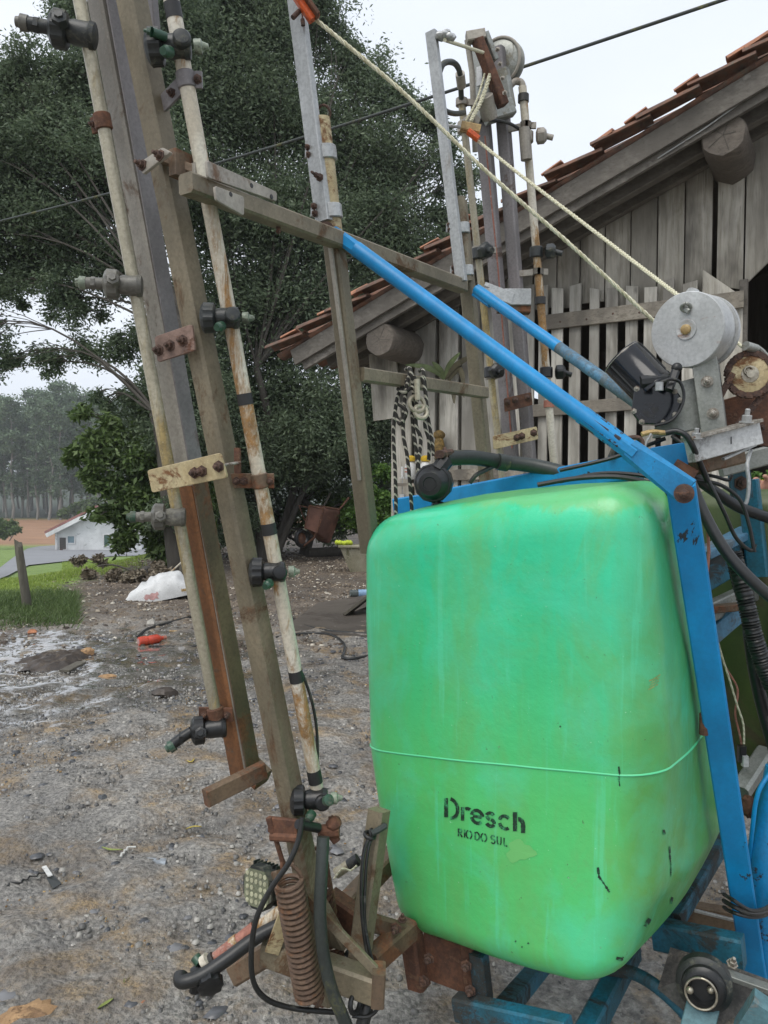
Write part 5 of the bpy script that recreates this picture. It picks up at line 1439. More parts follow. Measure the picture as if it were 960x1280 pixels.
# hitch casting at the lower right
M['casting'] = worn('muddy_cast_metal', (.13, .12, .11), (.06, .06, .057), (.30, .26, .20), .42, (1, 1, 1), .6, .1, 12, .6, .8)
M['ringm'] = worn('polished_ring', (.5, .46, .36), (.38, .34, .27), RUST, .2, (1, 1, 1), .3, .8, 30)
M['paleblue'] = worn('pale_blue_flat_bar', (.10, .22, .25), (.08, .16, .18), (.2, .2, .18), .35, (1, 1, 1), .55, 0, 12, .3, .4)
hn = V((-.40, -.90, .16)).normalized(); hc_ = at(880, 1232, 1.74)
part(MB().lathe(hc_ - hn * .03, hn, [(0, .062), (.03, .062), (.036, .054), (.038, .046)], 30), 'hitch_boss', 'black_dusty')
bs = part(MB().lathe(hc_ - hn * .002, hn, [(0, .05), (.022, .048), (.028, .040), (.029, .031), (.012, .029)], 28), 'boss_cap', 'black')
part(MB().torus(hc_ + hn * .034 + V((-.006, 0, -.004)), hn, .0335, .0028, 32), 'retaining_ring', 'ringm', bs)
for dx in (-.026, .022): part(MB().ball(hc_ + V((dx - .006, 0, .001)) + hn * .026, .0085), 'grease_nipple', 'ringm', bs)
part(MB().beam(hc_ - UP * .04 + hn * .0, at(868, 1300, 1.70), .07, .02, V((.9, -.3, 0)), .1), 'hitch_strap', 'paleblue')
part(MB().loft([[at(x, y, d) for x, y, d in ((838, 1184, 1.86), (905, 1204, 1.84), (965, 1226, 1.80), (985, 1300, 1.74), (900, 1300, 1.76), (862, 1270, 1.80), (822, 1236, 1.86))],
                [at(x, y, d + .05) for x, y, d in ((838, 1184, 1.86), (905, 1204, 1.84), (965, 1226, 1.80), (985, 1300, 1.74), (900, 1300, 1.76), (862, 1270, 1.80), (822, 1236, 1.86))]][::-1]), 'mud_plate', 'casting', smooth=0)
pbeam((898, 1214, 1.78), (972, 1240, 1.74), .012, .03, 'dullalu', 'plate_edge', UP)
pbeam((930, 1262, 1.68), (985, 1300, 1.64), .10, .05, 'paleblue', 'corner_block', UP)
part(MB().bolt(at(915, 1205, 1.79), V((0, -.5, 1)), .009, .012), 'bolt', 'bolt')

# ---- rear (second) tank and clutter on the right
M['olive'] = worn('olive_green_tank_plastic', (.085, .115, .03), (.065, .09, .028), (.11, .09, .045), .3, (1, 1, .3), .4, 0, 6, .1, .3)
fr = V((.82, -.57, 0))
def rbox(c, ax, ay, lx, ly, z0, z1, r, mat, name, taper=1.0):
    rings = []
    for t, ins in ((0, r), (.02, r * .3), (.06, 0), (.5, 0), (.94, 0), (.98, r * .3), (1, r)):
        s = 1 - (1 - taper) * (1 - t)
        q = [c + ax * (lx / 2 * i * s) + ay * (ly / 2 * j * s) + UP * (z0 + (z1 - z0) * t) for i, j in ((-1, -1), (1, -1), (1, 1), (-1, 1))]
        rings.append(rounded(q, r * 1.2, ins, 6))
    return part(MB().loft(rings), name, mat, smooth=60)
rc_ = at(948, 800, 2.42); rc_.z = 0
rbox(rc_ + fr * .02, fr, MBk, .44, .4, .62, 1.57, .06, 'olive', 'rear_tank', .8)
pbeam((872, 720, 2.14), (948, 676, 2.3), .10, .05, 'blue_dirty', 'inner_beam', UP)
pbeam((876, 694, 2.12), (952, 655, 2.28), .022, .06, 'blue_grey', 'beam_lip', UP)
pbeam((880, 768, 2.10), (960, 730, 2.3), .055, .03, 'dullalu', 'inner_bracket', UP)
pbeam((884, 762, 2.08), (926, 758, 2.12), .02, .03, 'brown_steel', 'small_bracket', UP)
pbeam((890, 795, 2.12), (925, 765, 2.15), .05, .02, 'blue_grey', 'gusset', UP)
pbeam((935, 600, 2.2), (948, 720, 2.2), .055, .04, 'blue_dirty', 'inner_upright')
plate([(911, 590), (938, 582), (942, 622), (916, 630)], (2.12, 2.12, 2.12, 2.12), .01, 'blue_dirty', 'pivot_plate', [(926, 604)], bm='boltrust', br=.014)
pbeam((985, 740, 2.15), (985, 1000, 2.2), .08, .06, 'blue_dirty', 'far_panel', SR_)
part(MB().beam(at(925, 990, 2.1), at(958, 940, 2.2), .04, .05, UP, .2), 'inner_bracket', 'dullalu')
part(MB().ball(at(935, 1008, 2.05), .022, .02, .03, jit=.1), 'drain_plug', 'rust')
part(hose([(968, 960, 1.98), (948, 990, 1.97), (940, 1040, 1.98), (935, 1090, 2.02)], .006, 8), 'thin_hose', 'blue')
part(hose([(895, 800, 2.16), (905, 830, 2.16), (920, 856, 2.16), (922, 870, 2.16), (919, 893, 2.16), (925, 920, 2.16), (928, 940, 2.16)], .0028, 6), 'red_wire', 'copper')
part(hose([(894, 790, 2.15), (903, 822, 2.15), (912, 850, 2.15), (921, 880, 2.15), (929, 905, 2.15), (930, 930, 2.15)], .0028, 6), 'cream_wire', 'rope')
part(MB().box(at(927, 942, 2.14), SR_, V((0, 1, 0)), UP, .02, .02, .045), 'wire_connector', 'black')
part(MB().box(at(931, 951, 2.13), SR_, V((0, 1, 0)), UP, .016, .016, .03), 'wire_connector', 'whiterail')
part(MB().tube([at(884, 650, 1.80), at(886, 690, 1.80), at(884, 715, 1.80)], .004, 8), 'orange_pipe', 'copper')
# hoses
part(hose([(862, 600, 1.80), (880, 642, 1.78), (905, 686, 1.75), (936, 722, 1.72), (975, 756, 1.70)], .0135, 14), 'thick_hose', 'hose')
part(hose([(862, 592, 1.92), (890, 612, 1.94), (920, 632, 1.95), (945, 642, 1.95), (975, 652, 1.95)], .014, 14), 'thick_hose', 'black')
part(hose([(840, 545, 1.88), (865, 566, 1.84), (888, 606, 1.82), (905, 640, 1.82), (920, 672, 1.84), (938, 688, 1.86), (944, 680, 1.86)], .0048, 10), 'cable', 'hose')
part(hose([(868, 600, 1.86), (900, 606, 1.86), (925, 625, 1.86), (936, 655, 1.86), (943, 690, 1.86)], .0048, 8), 'cable', 'black')
part(hose([(939, 562, 2.0), (934, 580, 1.98), (936, 605, 1.97), (933, 628, 1.97), (926, 634, 1.97)], .005, 8), 'cable', 'alu')
part(hose([(866, 610, 1.84), (880, 640, 1.84), (896, 668, 1.84), (918, 700, 1.85)], .0035, 8), 'cable', 'black')
part(hose([(866, 590, 1.95), (895, 596, 1.95), (910, 600, 1.95), (915, 594, 1.95)], .0045, 8), 'cable', 'black')
part(hose([(912, 690, 2.0), (916, 720, 2.0), (925, 750, 2.0)], .008, 8), 'cable', 'black')
# ribbed suction hose
P = spline([at(916, 690, 1.98), at(932, 750, 1.96), at(944, 800, 1.95), at(962, 850, 1.95), at(990, 900, 1.95)], 30)
part(MB().tube(P, .02, 14, rr=lambda t, p: .0215 + .0022 * math.sin(t * 420)), 'ribbed_hose', 'black')
part(hose([(934, 730, 2.02), (938, 800, 2.02), (950, 870, 2.02), (972, 950, 2.02)], .017, 12), 'thick_hose', 'black')
# orange plastic panel behind at the edge
part(MB().beam(at(915, 628, 2.5), at(975, 728, 2.45), .10, .03, UP, .2), 'orange_panel', 'tan')
# cables lying on the tank behind the brace
part(hose([(672, 606, 1.93), (720, 598, 1.90), (770, 596, 1.86), (812, 604, 1.80), (838, 620, 1.74), (846, 650, 1.70)], .006, 8), 'cable', 'hose')
part(hose([(700, 602, 1.95), (750, 592, 1.90), (800, 594, 1.84), (836, 604, 1.80)], .005, 8), 'cable', 'black')

# ---- winch: drum, posts, motor and gearbox
DX = V((.70, .70, .06)).normalized()
dc = at(858, 412, 1.86)
drum = part(MB().lathe(dc - DX * .0, DX, [(0, .012), (.0005, .088), (.004, .090), (.060, .0895), (.0605, .083), (.085, .083), (.0855, .090), (.098, .090), (.099, .02)], 56), 'winch_drum', 'spool', smooth=30)
part(MB().lathe(dc - DX * .001, -DX, [(0, .025), (.002, .024), (.0022, .019), (.001, .017), (.001, .012)], 24), 'drum_hub', 'spool', drum)
part(MB().lathe(dc - DX * .001, -DX, [(0, .0125), (.006, .012), (.009, .008)], 16), 'axle_end', 'tan', drum)
part(MB().torus(dc - DX * .010 + UP * .052 + V((.002, 0, 0)), V((.3, .6, .6)), .010, .0045, 16).beam(dc - DX * .004 + UP * .055 - MA * .008, dc - DX * .012 + UP * .040 + MA * .01, .012, .008, UP, .3), 'rope_clamp', 'dullalu', drum)
part(MB().cyl(dc + DX * .02 + UP * .090, dc + DX * .045 + UP * .090, .012, 10), 'drum_tab', 'spool', drum)
part(MB().cyl(dc - DX * .0, dc + DX * .2, .010, 12), 'drum_axle', 'bolt', drum)
wn = V((-.45, -.89, 0)).normalized()
wp_ = part(MB().beam(at(880, 448, 1.86), at(894, 552, 1.86), .056, .012, V((.89, -.45, 0)), .1), 'winch_post', 'dullalu')
part(MB().beam(at(895, 448, 1.90), at(907, 545, 1.90), .01, .05, V((.89, -.45, 0)), .1), 'winch_post_flange', 'dullalu')
for b in ((884, 477), (891, 517)):
    p = at(b[0], b[1], 1.852); part(MB().lathe(p, wn, [(0, .014), (.002, .014), (.0025, .010)], 18).bolt(p + wn * .002, wn, .009, .009), 'bolt', 'bolt', wp_)
plate([(832, 482), (876, 470), (884, 534), (815, 548)], (1.92, 1.90, 1.90, 1.92), .012, 'dullalu', 'mount_plate', holes=[(846, 494)])
# motor can
m0, m1 = at(776, 445, 1.93), at(812, 482, 1.90)
ax = (m1 - m0).normalized()
mo = part(MB().lathe(m0, ax, [(0, .036), (.001, .050), (.005, .0525), (.010, .053), (.105, .053), (.108, .055), (.118, .055), (.119, .04)], 40), 'winch_motor', 'motor', smooth=35)
part(MB().torus(m0 + ax * .006, ax, .0515, .0016, 36), 'motor_rim', 'bolt', mo)
sx2, sy2, _ = frame(ax)
for k in range(3): part(MB().beam(m0 + ax * .012 + (sx2 * math.cos(2.2 + k * 2.1) + sy2 * math.sin(2.2 + k * 2.1)) * .0535, m0 + ax * .10 + (sx2 * math.cos(2.2 + k * 2.1) + sy2 * math.sin(2.2 + k * 2.1)) * .0535, .004, .002, sx2, .1), 'motor_seam', 'black', mo)
# gearbox: flat seven-sided case with bolts round the edge
gp_ = [(793, 484), (822, 476), (846, 488), (853, 500), (846, 520), (830, 531), (800, 530), (789, 515)]
gn = V((-.35, -.93, 0)).normalized()
GP = [at(x, y, 1.86) for x, y in gp_]
gc_ = sum(GP, V((0, 0, 0))) / len(GP)
gb = part(MB().loft([[p - gn * .05 for p in GP], GP, [p.lerp(gc_, .05) + gn * .004 for p in GP]][::1]), 'gearbox', 'motor', smooth=20)
for p in GP: part(MB().bolt(p.lerp(gc_, .10) + gn * .004, gn, .0048, .004), 'case_screw', 'bolt', gb)
part(MB().beam(at(836, 488, 1.83), at(845, 462, 1.85), .016, .02, gn, .3).ball(at(846, 460, 1.85), .013), 'brake_lever', 'black')
part(MB().beam(at(800, 478, 1.86), at(834, 474, 1.86), .03, .03, UP, .3), 'motor_flange', 'black')
part(MB().box(at(824, 483, 1.82), SR_, V((0, 1, 0)), UP, .018, .015, .02, .3), 'cable_gland', 'alu')
part(hose([(826, 478, 1.82), (838, 474, 1.82), (850, 478, 1.82), (855, 495, 1.82), (850, 512, 1.82), (838, 526, 1.82), (818, 532, 1.83)], .0038, 8), 'motor_cable', 'black')
# rail the winch sits on
pbeam((862, 563, 1.80), (946, 540, 1.84), .058, .030, 'whiterail', 'channel_rail', UP, ch=.06)
pbeam((858, 549, 1.79), (946, 526, 1.83), .008, .045, 'bolt', 'rail_lip', UP)
pbeam((866, 582, 1.86), (922, 568, 1.90), .045, .05, 'brown_steel', 'slide_block', UP)
pbeam((900, 585, 2.1), (975, 565, 2.1), .05, .03, 'dullalu', 'rear_rail', UP)
pbeam((904, 574, 1.83), (944, 556, 1.86), .006, .01, 'alu', 'trim', UP)
part(MB().bolt(at(933, 528, 1.81), V((0, -.2, 1)), .012, .016), 'bolt', 'alu')
part(MB().bolt(at(870, 548, 1.78), V((0, -.2, 1)), .011, .012), 'bolt', 'alu')
part(MB().cyl(at(914, 546, 1.80), at(914, 555, 1.795), .0015, 6), 'scratch_line', 'black')
# hook, lever by the rail
part(hose([(778, 552, 1.80), (784, 548, 1.80), (797, 547, 1.80), (803, 553, 1.80), (800, 562, 1.80)], .0055, 8), 'bent_hook', 'boltrust')
part(hose([(802, 543, 1.82), (815, 540, 1.82), (830, 541, 1.82), (838, 540, 1.82)], .006, 8), 'brass_lever', 'tan')
part(MB().tube([at(814, 542, 1.81), at(808, 552, 1.81), at(806, 560, 1.81)], .003, 6), 'thin_rod', 'alu')
part(hose([(832, 541, 1.80), (846, 539, 1.79), (858, 545, 1.78), (866, 558, 1.78), (872, 572, 1.80), (884, 600, 1.82)], .007, 10), 'cable', 'black')
# sprocket and chain on the right
kc = at(937, 468, 1.90); kx = V((.25, .97, 0)).normalized()
sp_ = part(MB().lathe(kc - kx * .006, kx, [(0, .040), (.002, .046), (.014, .046), (.016, .040)], 40), 'chain_sprocket', 'creamplate', smooth=30)
part(MB().lathe(kc - kx * .005, -kx, [(0, .022), (.002, .020), (.003, .010), (.012, .010)], 20).torus(kc - kx * .012 + UP * .008 - MA * .004, kx, .010, .003, 16), 'sprocket_hub', 'ringm', sp_)
x_, y_, _ = frame(kx, UP)
def chain_at(p, d, k):
    s = kx * (.006 if k % 2 else .003)
    return MB().beam(p - d * .008 - s, p + d * .008 - s, .015, .0025, UP, .3).beam(p - d * .008 + s, p + d * .008 + s, .015, .0025, UP, .3).cyl(p - kx * .008, p + kx * .008, .004, 8)
CH = []
for k in range(34):
    a = k / 34 * 2 * math.pi; CH.append(kc + (x_ * math.cos(a) + y_ * math.sin(a)) * .051)
for k, p in enumerate(CH):
    part(chain_at(p, (CH[(k + 1) % 34] - p).normalized(), k), 'chain_link', 'boltrust', sp_)
c_a, c_b = at(914, 470, 1.90), at(900, 496, 1.90)
for k in range(7): part(chain_at(c_a.lerp(c_b, k / 6), (c_b - c_a).normalized(), k), 'chain_link', 'boltrust', sp_)
c_a, c_b = at(958, 488, 1.90), at(925, 528, 1.92)
for k in range(10): part(chain_at(c_a.lerp(c_b, k / 9), (c_b - c_a).normalized(), k), 'chain_link', 'boltrust', sp_)
part(hose([(936, 434, 1.90), (946, 434, 1.90), (956, 442, 1.90), (972, 462, 1.90)], .006, 8).cyl(at(932, 432, 1.88), at(945, 436, 1.90), .011, 12), 'tension_arm', 'dullalu')
part(hose([(919, 425, 1.97), (926, 432, 1.95), (935, 438, 1.93)], .004, 8), 'rope_end', 'rope')
plate([(904, 500), (960, 484), (975, 560), (912, 552)], (1.98, 1.98, 1.98, 1.98), .02, 'rust', 'side_casting', [(950, 535)])

# ---- tank valve and the thick hose behind the tank top
vc = at(541, 604, 2.02); vd = V((-.28, -.95, -.05)).normalized()
vv = part(MB().lathe(vc - vd * .045, vd, [(0, .03), (.004, .048), (.045, .052), (.050, .048)], 12), 'valve_body', 'black', smooth=25)
part(MB().lathe(vc + vd * .004, vd, [(0, .045), (.004, .043), (.012, .036), (.028, .034), (.032, .030), (.033, .018), (.030, .016)], 28), 'valve_cap', 'black', vv)
part(MB().beam(at(546, 590, 2.02), at(557, 576, 2.04), .04, .04, SR_, .3), 'valve_neck', 'black', vv)
part(MB().beam(at(541, 628, 2.06), at(565, 636, 2.06), .02, .06, UP, .3), 'valve_foot', 'black', vv)
part(MB().beam(at(549, 568, 2.02), at(562, 566, 2.06), .02, .03, UP, .3).torus(at(557, 572, 2.05), V((1, 0, .1)), .024, .005, 18), 'hose_clip', 'boltrust', vv)
part(hose([(556, 573, 2.05), (590, 572, 2.10), (625, 577, 2.15), (665, 582, 2.15), (700, 590, 2.12), (730, 600, 2.08)], .0205, 14), 'fill_hose', 'hose_grey')
part(MB().cyl(at(622, 577, 2.14), at(634, 579, 2.15), .0235, 16), 'hose_joint', 'hose_grey')
part(hose([(587, 604, 2.1), (595, 594, 2.1), (606, 588, 2.12), (618, 582, 2.14)], .006, 8), 'thin_hose', 'hose_grey')
part(hose([(780, 552, 2.0), (770, 560, 2.0), (764, 572, 2.0)], .01, 8), 'thin_hose', 'hose')
# wires along the back rail
part(hose([(700, 588, 2.0), (760, 574, 1.95), (800, 560, 1.92), (832, 548, 1.90)], .005, 8), 'cable', 'black')

# ---- lower left: spring-loaded boom hinge
pbeam((332, 1186, 1.84), (474, 1236, 1.74), .066, .055, 'olive_steel', 'hinge_beam', UP)
pbeam((474, 1210, 1.715), (472, 1252, 1.715), .03, .055, 'brown_steel', 'beam_end_cap', SR_)
pbeam((296, 1216, 1.98), (348, 1184, 1.90), .055, .05, 'brown_steel', 'side_arm', UP)
pbeam((372, 1100, 1.80), (410, 1250, 1.86), .040, .040, 'olive_steel', 'inner_post')
pbeam((386, 1110, 1.80), (425, 1180, 1.84), .05, .03, 'olive_steel', 'inner_post')
pbeam((382, 1122, 1.74), (472, 1216, 1.72), .022, .012, 'olive_steel', 'diagonal_stay', UP)
pbeam((340, 1190, 1.80), (360, 1136, 1.78), .035, .012, 'creamplate', 'short_stay', SR_)
pbeam((474, 1012, 1.86), (446, 1222, 1.80), .044, .045, 'olive_steel', 'tilted_post', MA)
pbeam((415, 1150, 2.0), (505, 1056, 2.20), .055, .05, 'brown_steel', 'rear_arm', UP)
pbeam((410, 1128, 1.95), (455, 1160, 1.90), .075, .05, 'rust', 'rear_plate', UP)
pbeam((448, 1148, 1.88), (508, 1166, 1.92), .045, .02, 'brown_steel', 'link_arm', UP, ch=.3)
pbeam((462, 1204, 1.82), (512, 1160, 1.95), .055, .05, 'brown_steel', 'link_beam', UP)
part(MB().bolt(at(495, 1160, 1.88), V((-.3, -1, 0)), .010, .012).bolt(at(503, 1150, 1.9), V((0, -.3, 1)), .008, .01), 'link_bolt', 'boltrust')
part(MB().beam(at(336, 1030, 1.74), at(372, 1034, 1.72), .036, .012, UP, .2).beam(at(340, 1044, 1.74), at(374, 1046, 1.72), .02, .03, UP, .3), 'rusted_clamp', 'rust')
part(MB().cyl(at(336, 1022, 1.735), at(342, 1044, 1.735), .008, 8).cyl(at(345, 1050, 1.76), at(354, 1080, 1.76), .006, 8).torus(at(354, 1082, 1.76), V((1, -.2, .2)), .010, .004, 14), 'clamp_bolt', 'rust')
part(MB().beam(at(398, 1040, 1.76), at(424, 1038, 1.76), .03, .03, UP, .3).ball(at(417, 1030, 1.76), .018, jit=.15).beam(at(416, 1045, 1.76), at(421, 1052, 1.76), .02, .012, UP, .3), 'rusted_clamp', 'rust')
def spring(p, q, R, r, turns, name='coil_spring', mat='brown_steel', hooks=True):
    a = (q - p); L = a.length; x, y, a = frame(a); pts = []
    n = int(turns * 14)
    if hooks: pts += [p - a * R * 1.3 + x * .004, p - a * R * 1.2 + x * R * .5, p - a * R * .5 + x * R * .9]
    for i in range(n + 1):
        t = i / n; an = t * turns * 2 * math.pi; pts.append(p + a * L * t + (x * math.cos(an) + y * math.sin(an)) * R)
    if hooks: pts += [q + a * R * .5 + x * R * .8, q + a * R * 1.2 + x * R * .2, q + a * R * 1.3 - x * R * .4]
    return part(MB().tube(pts, r, 7), name, mat)
M['springm'] = worn('brown_spring_steel', (.20, .13, .085), (.13, .085, .06), (.24, .12, .06), .35, (1, 1, 1), .55, .2, 25, .3)
spring(at(361, 1100, 1.70), at(387, 1246, 1.74), .0305, .0052, 22, mat='springm')
spring(at(394, 1076, 1.86), at(418, 1210, 1.94), .028, .005, 17, mat='rust')
# work lamp: finned housing, clear lens with small reflectors
lc = at(322, 1110, 1.92); ln = V((-.62, -.76, .12)).normalized(); lx = V((.76, -.62, .12)); lx = (lx - ln * lx.dot(ln)).normalized(); ly = ln.cross(lx).normalized(); ly = ly if ly.z > 0 else -ly
lamp = part(MB().box(lc - ln * .012, lx, ly, ln, .105, .105, .028, .3), 'work_lamp', 'black_dusty')
part(MB().box(lc + ln * .003, lx, ly, ln, .090, .090, .004, .2), 'lamp_lens', 'glass_led', lamp)
M['ledcup'] = plain('led_cup', (.50, .50, .34), .2, .1, 60)
for i in range(5):
    for j in range(5):
        c = lc + ln * .005 + lx * (i - 2) * .0165 + ly * (j - 2) * .0165
        if i == 2 and j == 2: continue
        me = MB().lathe(c, ln, [(0, .0062), (.0012, .006), (.0014, .003)], 8); part(me, 'reflector', 'ledcup', lamp)
for i in range(7): part(MB().box(lc - ln * .038 + ly * (i - 3) * .014, lx, ly, ln, .085, .0035, .026, .05), 'cooling_fin', 'black_dusty', lamp)
for i in range(7): part(MB().box(lc - ln * .034 + lx * (i - 3) * .014 + ly * .047, lx, ly, ln, .0035, .012, .02, .05), 'cooling_fin', 'black_dusty', lamp)
part(MB().beam(lc - ln * .04, at(352, 1100, 1.88), .05, .02, UP, .2), 'lamp_bracket', 'brown_steel')
# lower spray pipe with hose, nozzles at its end
part(MB().tube([at(352, 1138, 1.84), at(300, 1176, 1.82), at(268, 1200, 1.80)], .0145, 14), 'lower_pipe', 'cream')
part(MB().tube([at(318, 1160, 1.815), at(262, 1204, 1.79)], .0155, 14), 'pipe_band', 'copper', label='worn pink-red band on the lower pipe')
part(MB().cyl(at(298, 1175, 1.805), at(290, 1181, 1.805), .0163, 14), 'tape_band', 'cream')
part(MB().cyl(at(268, 1198, 1.785), at(256, 1208, 1.78), .0172, 14), 'tape_band', 'tape')
part(hose([(350, 1156, 1.82), (320, 1172, 1.80), (285, 1198, 1.77), (255, 1218, 1.75), (236, 1226, 1.74), (226, 1226, 1.745), (226, 1218, 1.76)], .0165, 14), 'return_hose', 'hose')
nb_ = part(MB().cyl(at(262, 1206, 1.79), at(243, 1218, 1.79), .017, 14), 'nozzle_body', 'black')
part(MB().lathe(at(262, 1222, 1.76), V((.3, -.9, -.3)), [(0, .026), (.004, .030), (.026, .030), (.03, .02)], 32, rib=lambda j: 1 if j % 4 < 2 else .9), 'ribbed_cap', 'black', nb_, 30)
part(MB().beam(at(246, 1222, 1.77), at(243, 1240, 1.77), .024, .02, SR_, .3), 'nozzle_arm', 'black', nb_)
part(MB().cyl(at(244, 1196, 1.79), at(250, 1204, 1.78), .012, 12), 'green_cap', 'green_tip', nb_)
part(MB().cyl(at(254, 1204, 1.775), at(260, 1199, 1.775), .0165, 12), 'cream_collar', 'cream', nb_)
# hoses
part(hose([(378, 1022, 1.68), (373, 1050, 1.67), (360, 1080, 1.66), (338, 1112, 1.66), (320, 1150, 1.66), (314, 1195, 1.66), (318, 1230, 1.67), (335, 1250, 1.69), (365, 1260, 1.72), (400, 1264, 1.74), (430, 1266, 1.76)], .0062, 10, 10), 'loop_hose', 'hose')
part(hose([(404, 1046, 1.72), (402, 1090, 1.70), (400, 1140, 1.69), (404, 1190, 1.69), (414, 1235, 1.69), (428, 1270, 1.69), (440, 1300, 1.70)], .0145, 14, 10), 'feed_hose', 'hose_grey')
part(hose([(483, 1031, 1.84), (468, 1040, 1.82), (456, 1060, 1.80), (452, 1100, 1.78), (453, 1150, 1.77), (460, 1195, 1.76), (472, 1225, 1.74), (474, 1255, 1.74), (462, 1270, 1.74), (440, 1270, 1.74)], .0045, 8, 10), 'cable', 'hose')
part(hose([(480, 1033, 1.85), (466, 1046, 1.82), (459, 1070, 1.80), (456, 1120, 1.78), (457, 1160, 1.77), (466, 1205, 1.75)], .004, 8, 10), 'cable', 'black')
part(MB().torus(at(462, 1044, 1.82), V((.3, -.2, 1)), .012, .005, 12).torus(at(465, 1042, 1.82), V((1, -.2, .3)), .010, .004, 12), 'cable_tie', 'hose')
part(hose([(482, 1032, 1.83), (474, 1037, 1.82), (464, 1042, 1.81)], .008, 8), 'cable_sheath', 'hose_grey')
part(MB().torus(at(444, 1254, 1.74), V((1, -.6, .2)), .020, .006, 18), 'rubber_ring', 'hose')
part(hose([(448, 1300, 1.74), (458, 1262, 1.76), (462, 1248, 1.78)], .016, 12), 'thick_hose', 'hose')
part(hose([(432, 1190, 1.86), (452, 1206, 1.84), (470, 1222, 1.82)], .008, 10), 'thin_hose', 'hose')
part(MB().cyl(at(420, 1092, 2.0), at(440, 1078, 2.0), .014, 12), 'second_pipe', 'greypipe')
part(MB().cyl(at(436, 1082, 1.99), at(448, 1074, 1.99), .016, 12), 'tape_band', 'black')
part(hose([(418, 1098, 1.98), (428, 1086, 1.97), (438, 1088, 1.97), (446, 1082, 1.97)], .003, 6), 'tie_wire', 'rope')
part(MB().beam(at(380, 1180, 1.95), at(392, 1250, 1.95), .09, .03, MA, .1), 'shadow_plate', 'rust')

# ------------------------------------------------------------------ loose things about the yard
def thing(mb, name, mat, label, cat, smooth=38, group=None):
    return mb.obj(name, M[mat] if isinstance(mat, str) else mat, None, smooth, label=label, cat=cat, group=group)
# overhead cable
c_l, c_r = at(-60, 291, 9.0), at(1010, -36, 4.6)
pts = [c_l.lerp(c_r, i / 40) - UP * (.10 * math.sin(math.pi * i / 40)) for i in range(-12, 81)]
thing(MB().tube(pts, .0115, 8), 'power_cable', 'hose_grey', 'grey overhead cable running from the trees up over the barn roof', 'cable')
# fence post
pb, pt = hit(34, 762), None
k = pb.y; pt = at(23, 681, k)
M['postwood'] = wood('mossy_dark_post_wood', (.055, .05, .035), (.13, .12, .09), (.24, .23, .18), lichen=(.12, .13, .06))
rings = []
for i in range(9):
    t = i / 8; c = pb.lerp(pt, t) - UP * (.06 if i == 0 else 0); r = .058 - .012 * t
    rings.append([c + V((math.cos(a) * r * (1 + .12 * math.sin(a * 3 + i * .3)), math.sin(a) * r, .03 * math.sin(a * 2) * (t == 1) + (.045 if t == 1 and math.cos(a) < 0 else 0))) for a in [j * math.pi / 7 for j in range(14)]])
thing(MB().loft(rings), 'fence_post', 'postwood', 'short mossy weathered wooden post leaning at the edge of the grass', 'post', 50)
# stump and white stick by the tree trunk
sb = hit(230, 724)
thing(MB().tube([sb, sb + V((.02, 0, .36))], .09, 9, r1=.075), 'broken_stump', 'postwood', 'pale broken stump between the white sack and the tree', 'stump')
thing(MB().tube([at(206, 722, 11.4), at(229, 701, 11.5)], .014, 6), 'white_stick', 'cream', 'thin white stick propped on the back of the white sack', 'stick')
# white sack
sk0 = hit(190, 752)
prof = [(-.40, 0), (-.36, .08), (-.26, .16), (-.14, .25), (0, .33), (.14, .36), (.26, .34), (.38, .29), (.46, .20), (.47, .10)]
vs, fs = [], []
nu, nv = 44, 22
for i in range(nu + 1):
    u = -.42 + .92 * i / nu; hgt = np.interp(u, [p[0] for p in prof], [p[1] for p in prof]) + .012 * pnoise(V((u * 9, 1, 2)))
    for j in range(nv + 1):
        v_ = j / nv; a = math.pi * (v_)
        y = -.30 * math.cos(a) * (1 - .5 * (u / .5) ** 2); z = max(0.0, hgt * math.sin(a) ** .75)
        n_ = .035 * pnoise(V((u * 6, v_ * 5, 7))) + .022 * pnoise(V((u * 15 + v_ * 4, v_ * 13, 3))) + .012 * math.sin(u * 40 + v_ * 9 + 4 * pnoise(V((u * 4, v_ * 3, 0))))
        base_lift = .09 * max(0, (u - .05)) * 2 * (1 - math.sin(a) ** 2) * (v_ < .5)
        vs.append(sk0 + V((u * 1.0, y * 1.0 + .3, z + n_ * math.sin(a) + base_lift)))
for i in range(nu):
    for j in range(nv): a = i * (nv + 1) + j; fs.append((a, a + nv + 1, a + nv + 2, a + 1))
M['sack'] = plain('white_woven_plastic', (.72, .73, .72), .5, .08, 10, 0, .3)
M['pink'] = plain('faded_pink_print', (.62, .36, .34), .55, .2, 30)
sack = thing(MB().add(vs, fs), 'plastic_sack', 'sack', 'crumpled white sack with faded pink print lying by the tree', 'sack', 70)
sbv = BVHTree.FromPolygons([V(v) for v in vs], fs)
sv, sf = [], []
rows = []
for i in range(9):
    row = []
    for j in range(5):
        p = at(180 + i * 2.3 + j * 1.2 - 2, 745 + j * 1.7 - i * .6 + 1.0 * math.sin(i * 2.1), 5); r = (p - CAM).normalized()
        h = sbv.ray_cast(CAM, r); row.append(h[0] - r * .004 if h[0] is not None else None)
    rows.append(row)
for i in range(8):
    for j in range(4):
        q = [rows[i][j], rows[i + 1][j], rows[i + 1][j + 1], rows[i][j + 1]]
        if all(x is not None for x in q) and (i, j) not in ((0, 0), (7, 3), (7, 2), (0, 3)): n0 = len(sv); sv += q; sf.append((n0, n0 + 1, n0 + 2, n0 + 3))
if sv: MB().add(sv, sf).obj('printed_mark', M['pink'], sack, 0)
thing(MB().beam(at(227, 738, sk0.y), at(242, 736, sk0.y), .035, .03, UP), 'wood_offcut', 'tan', 'pale wood offcut poking out to the right of the white sack', 'wood')
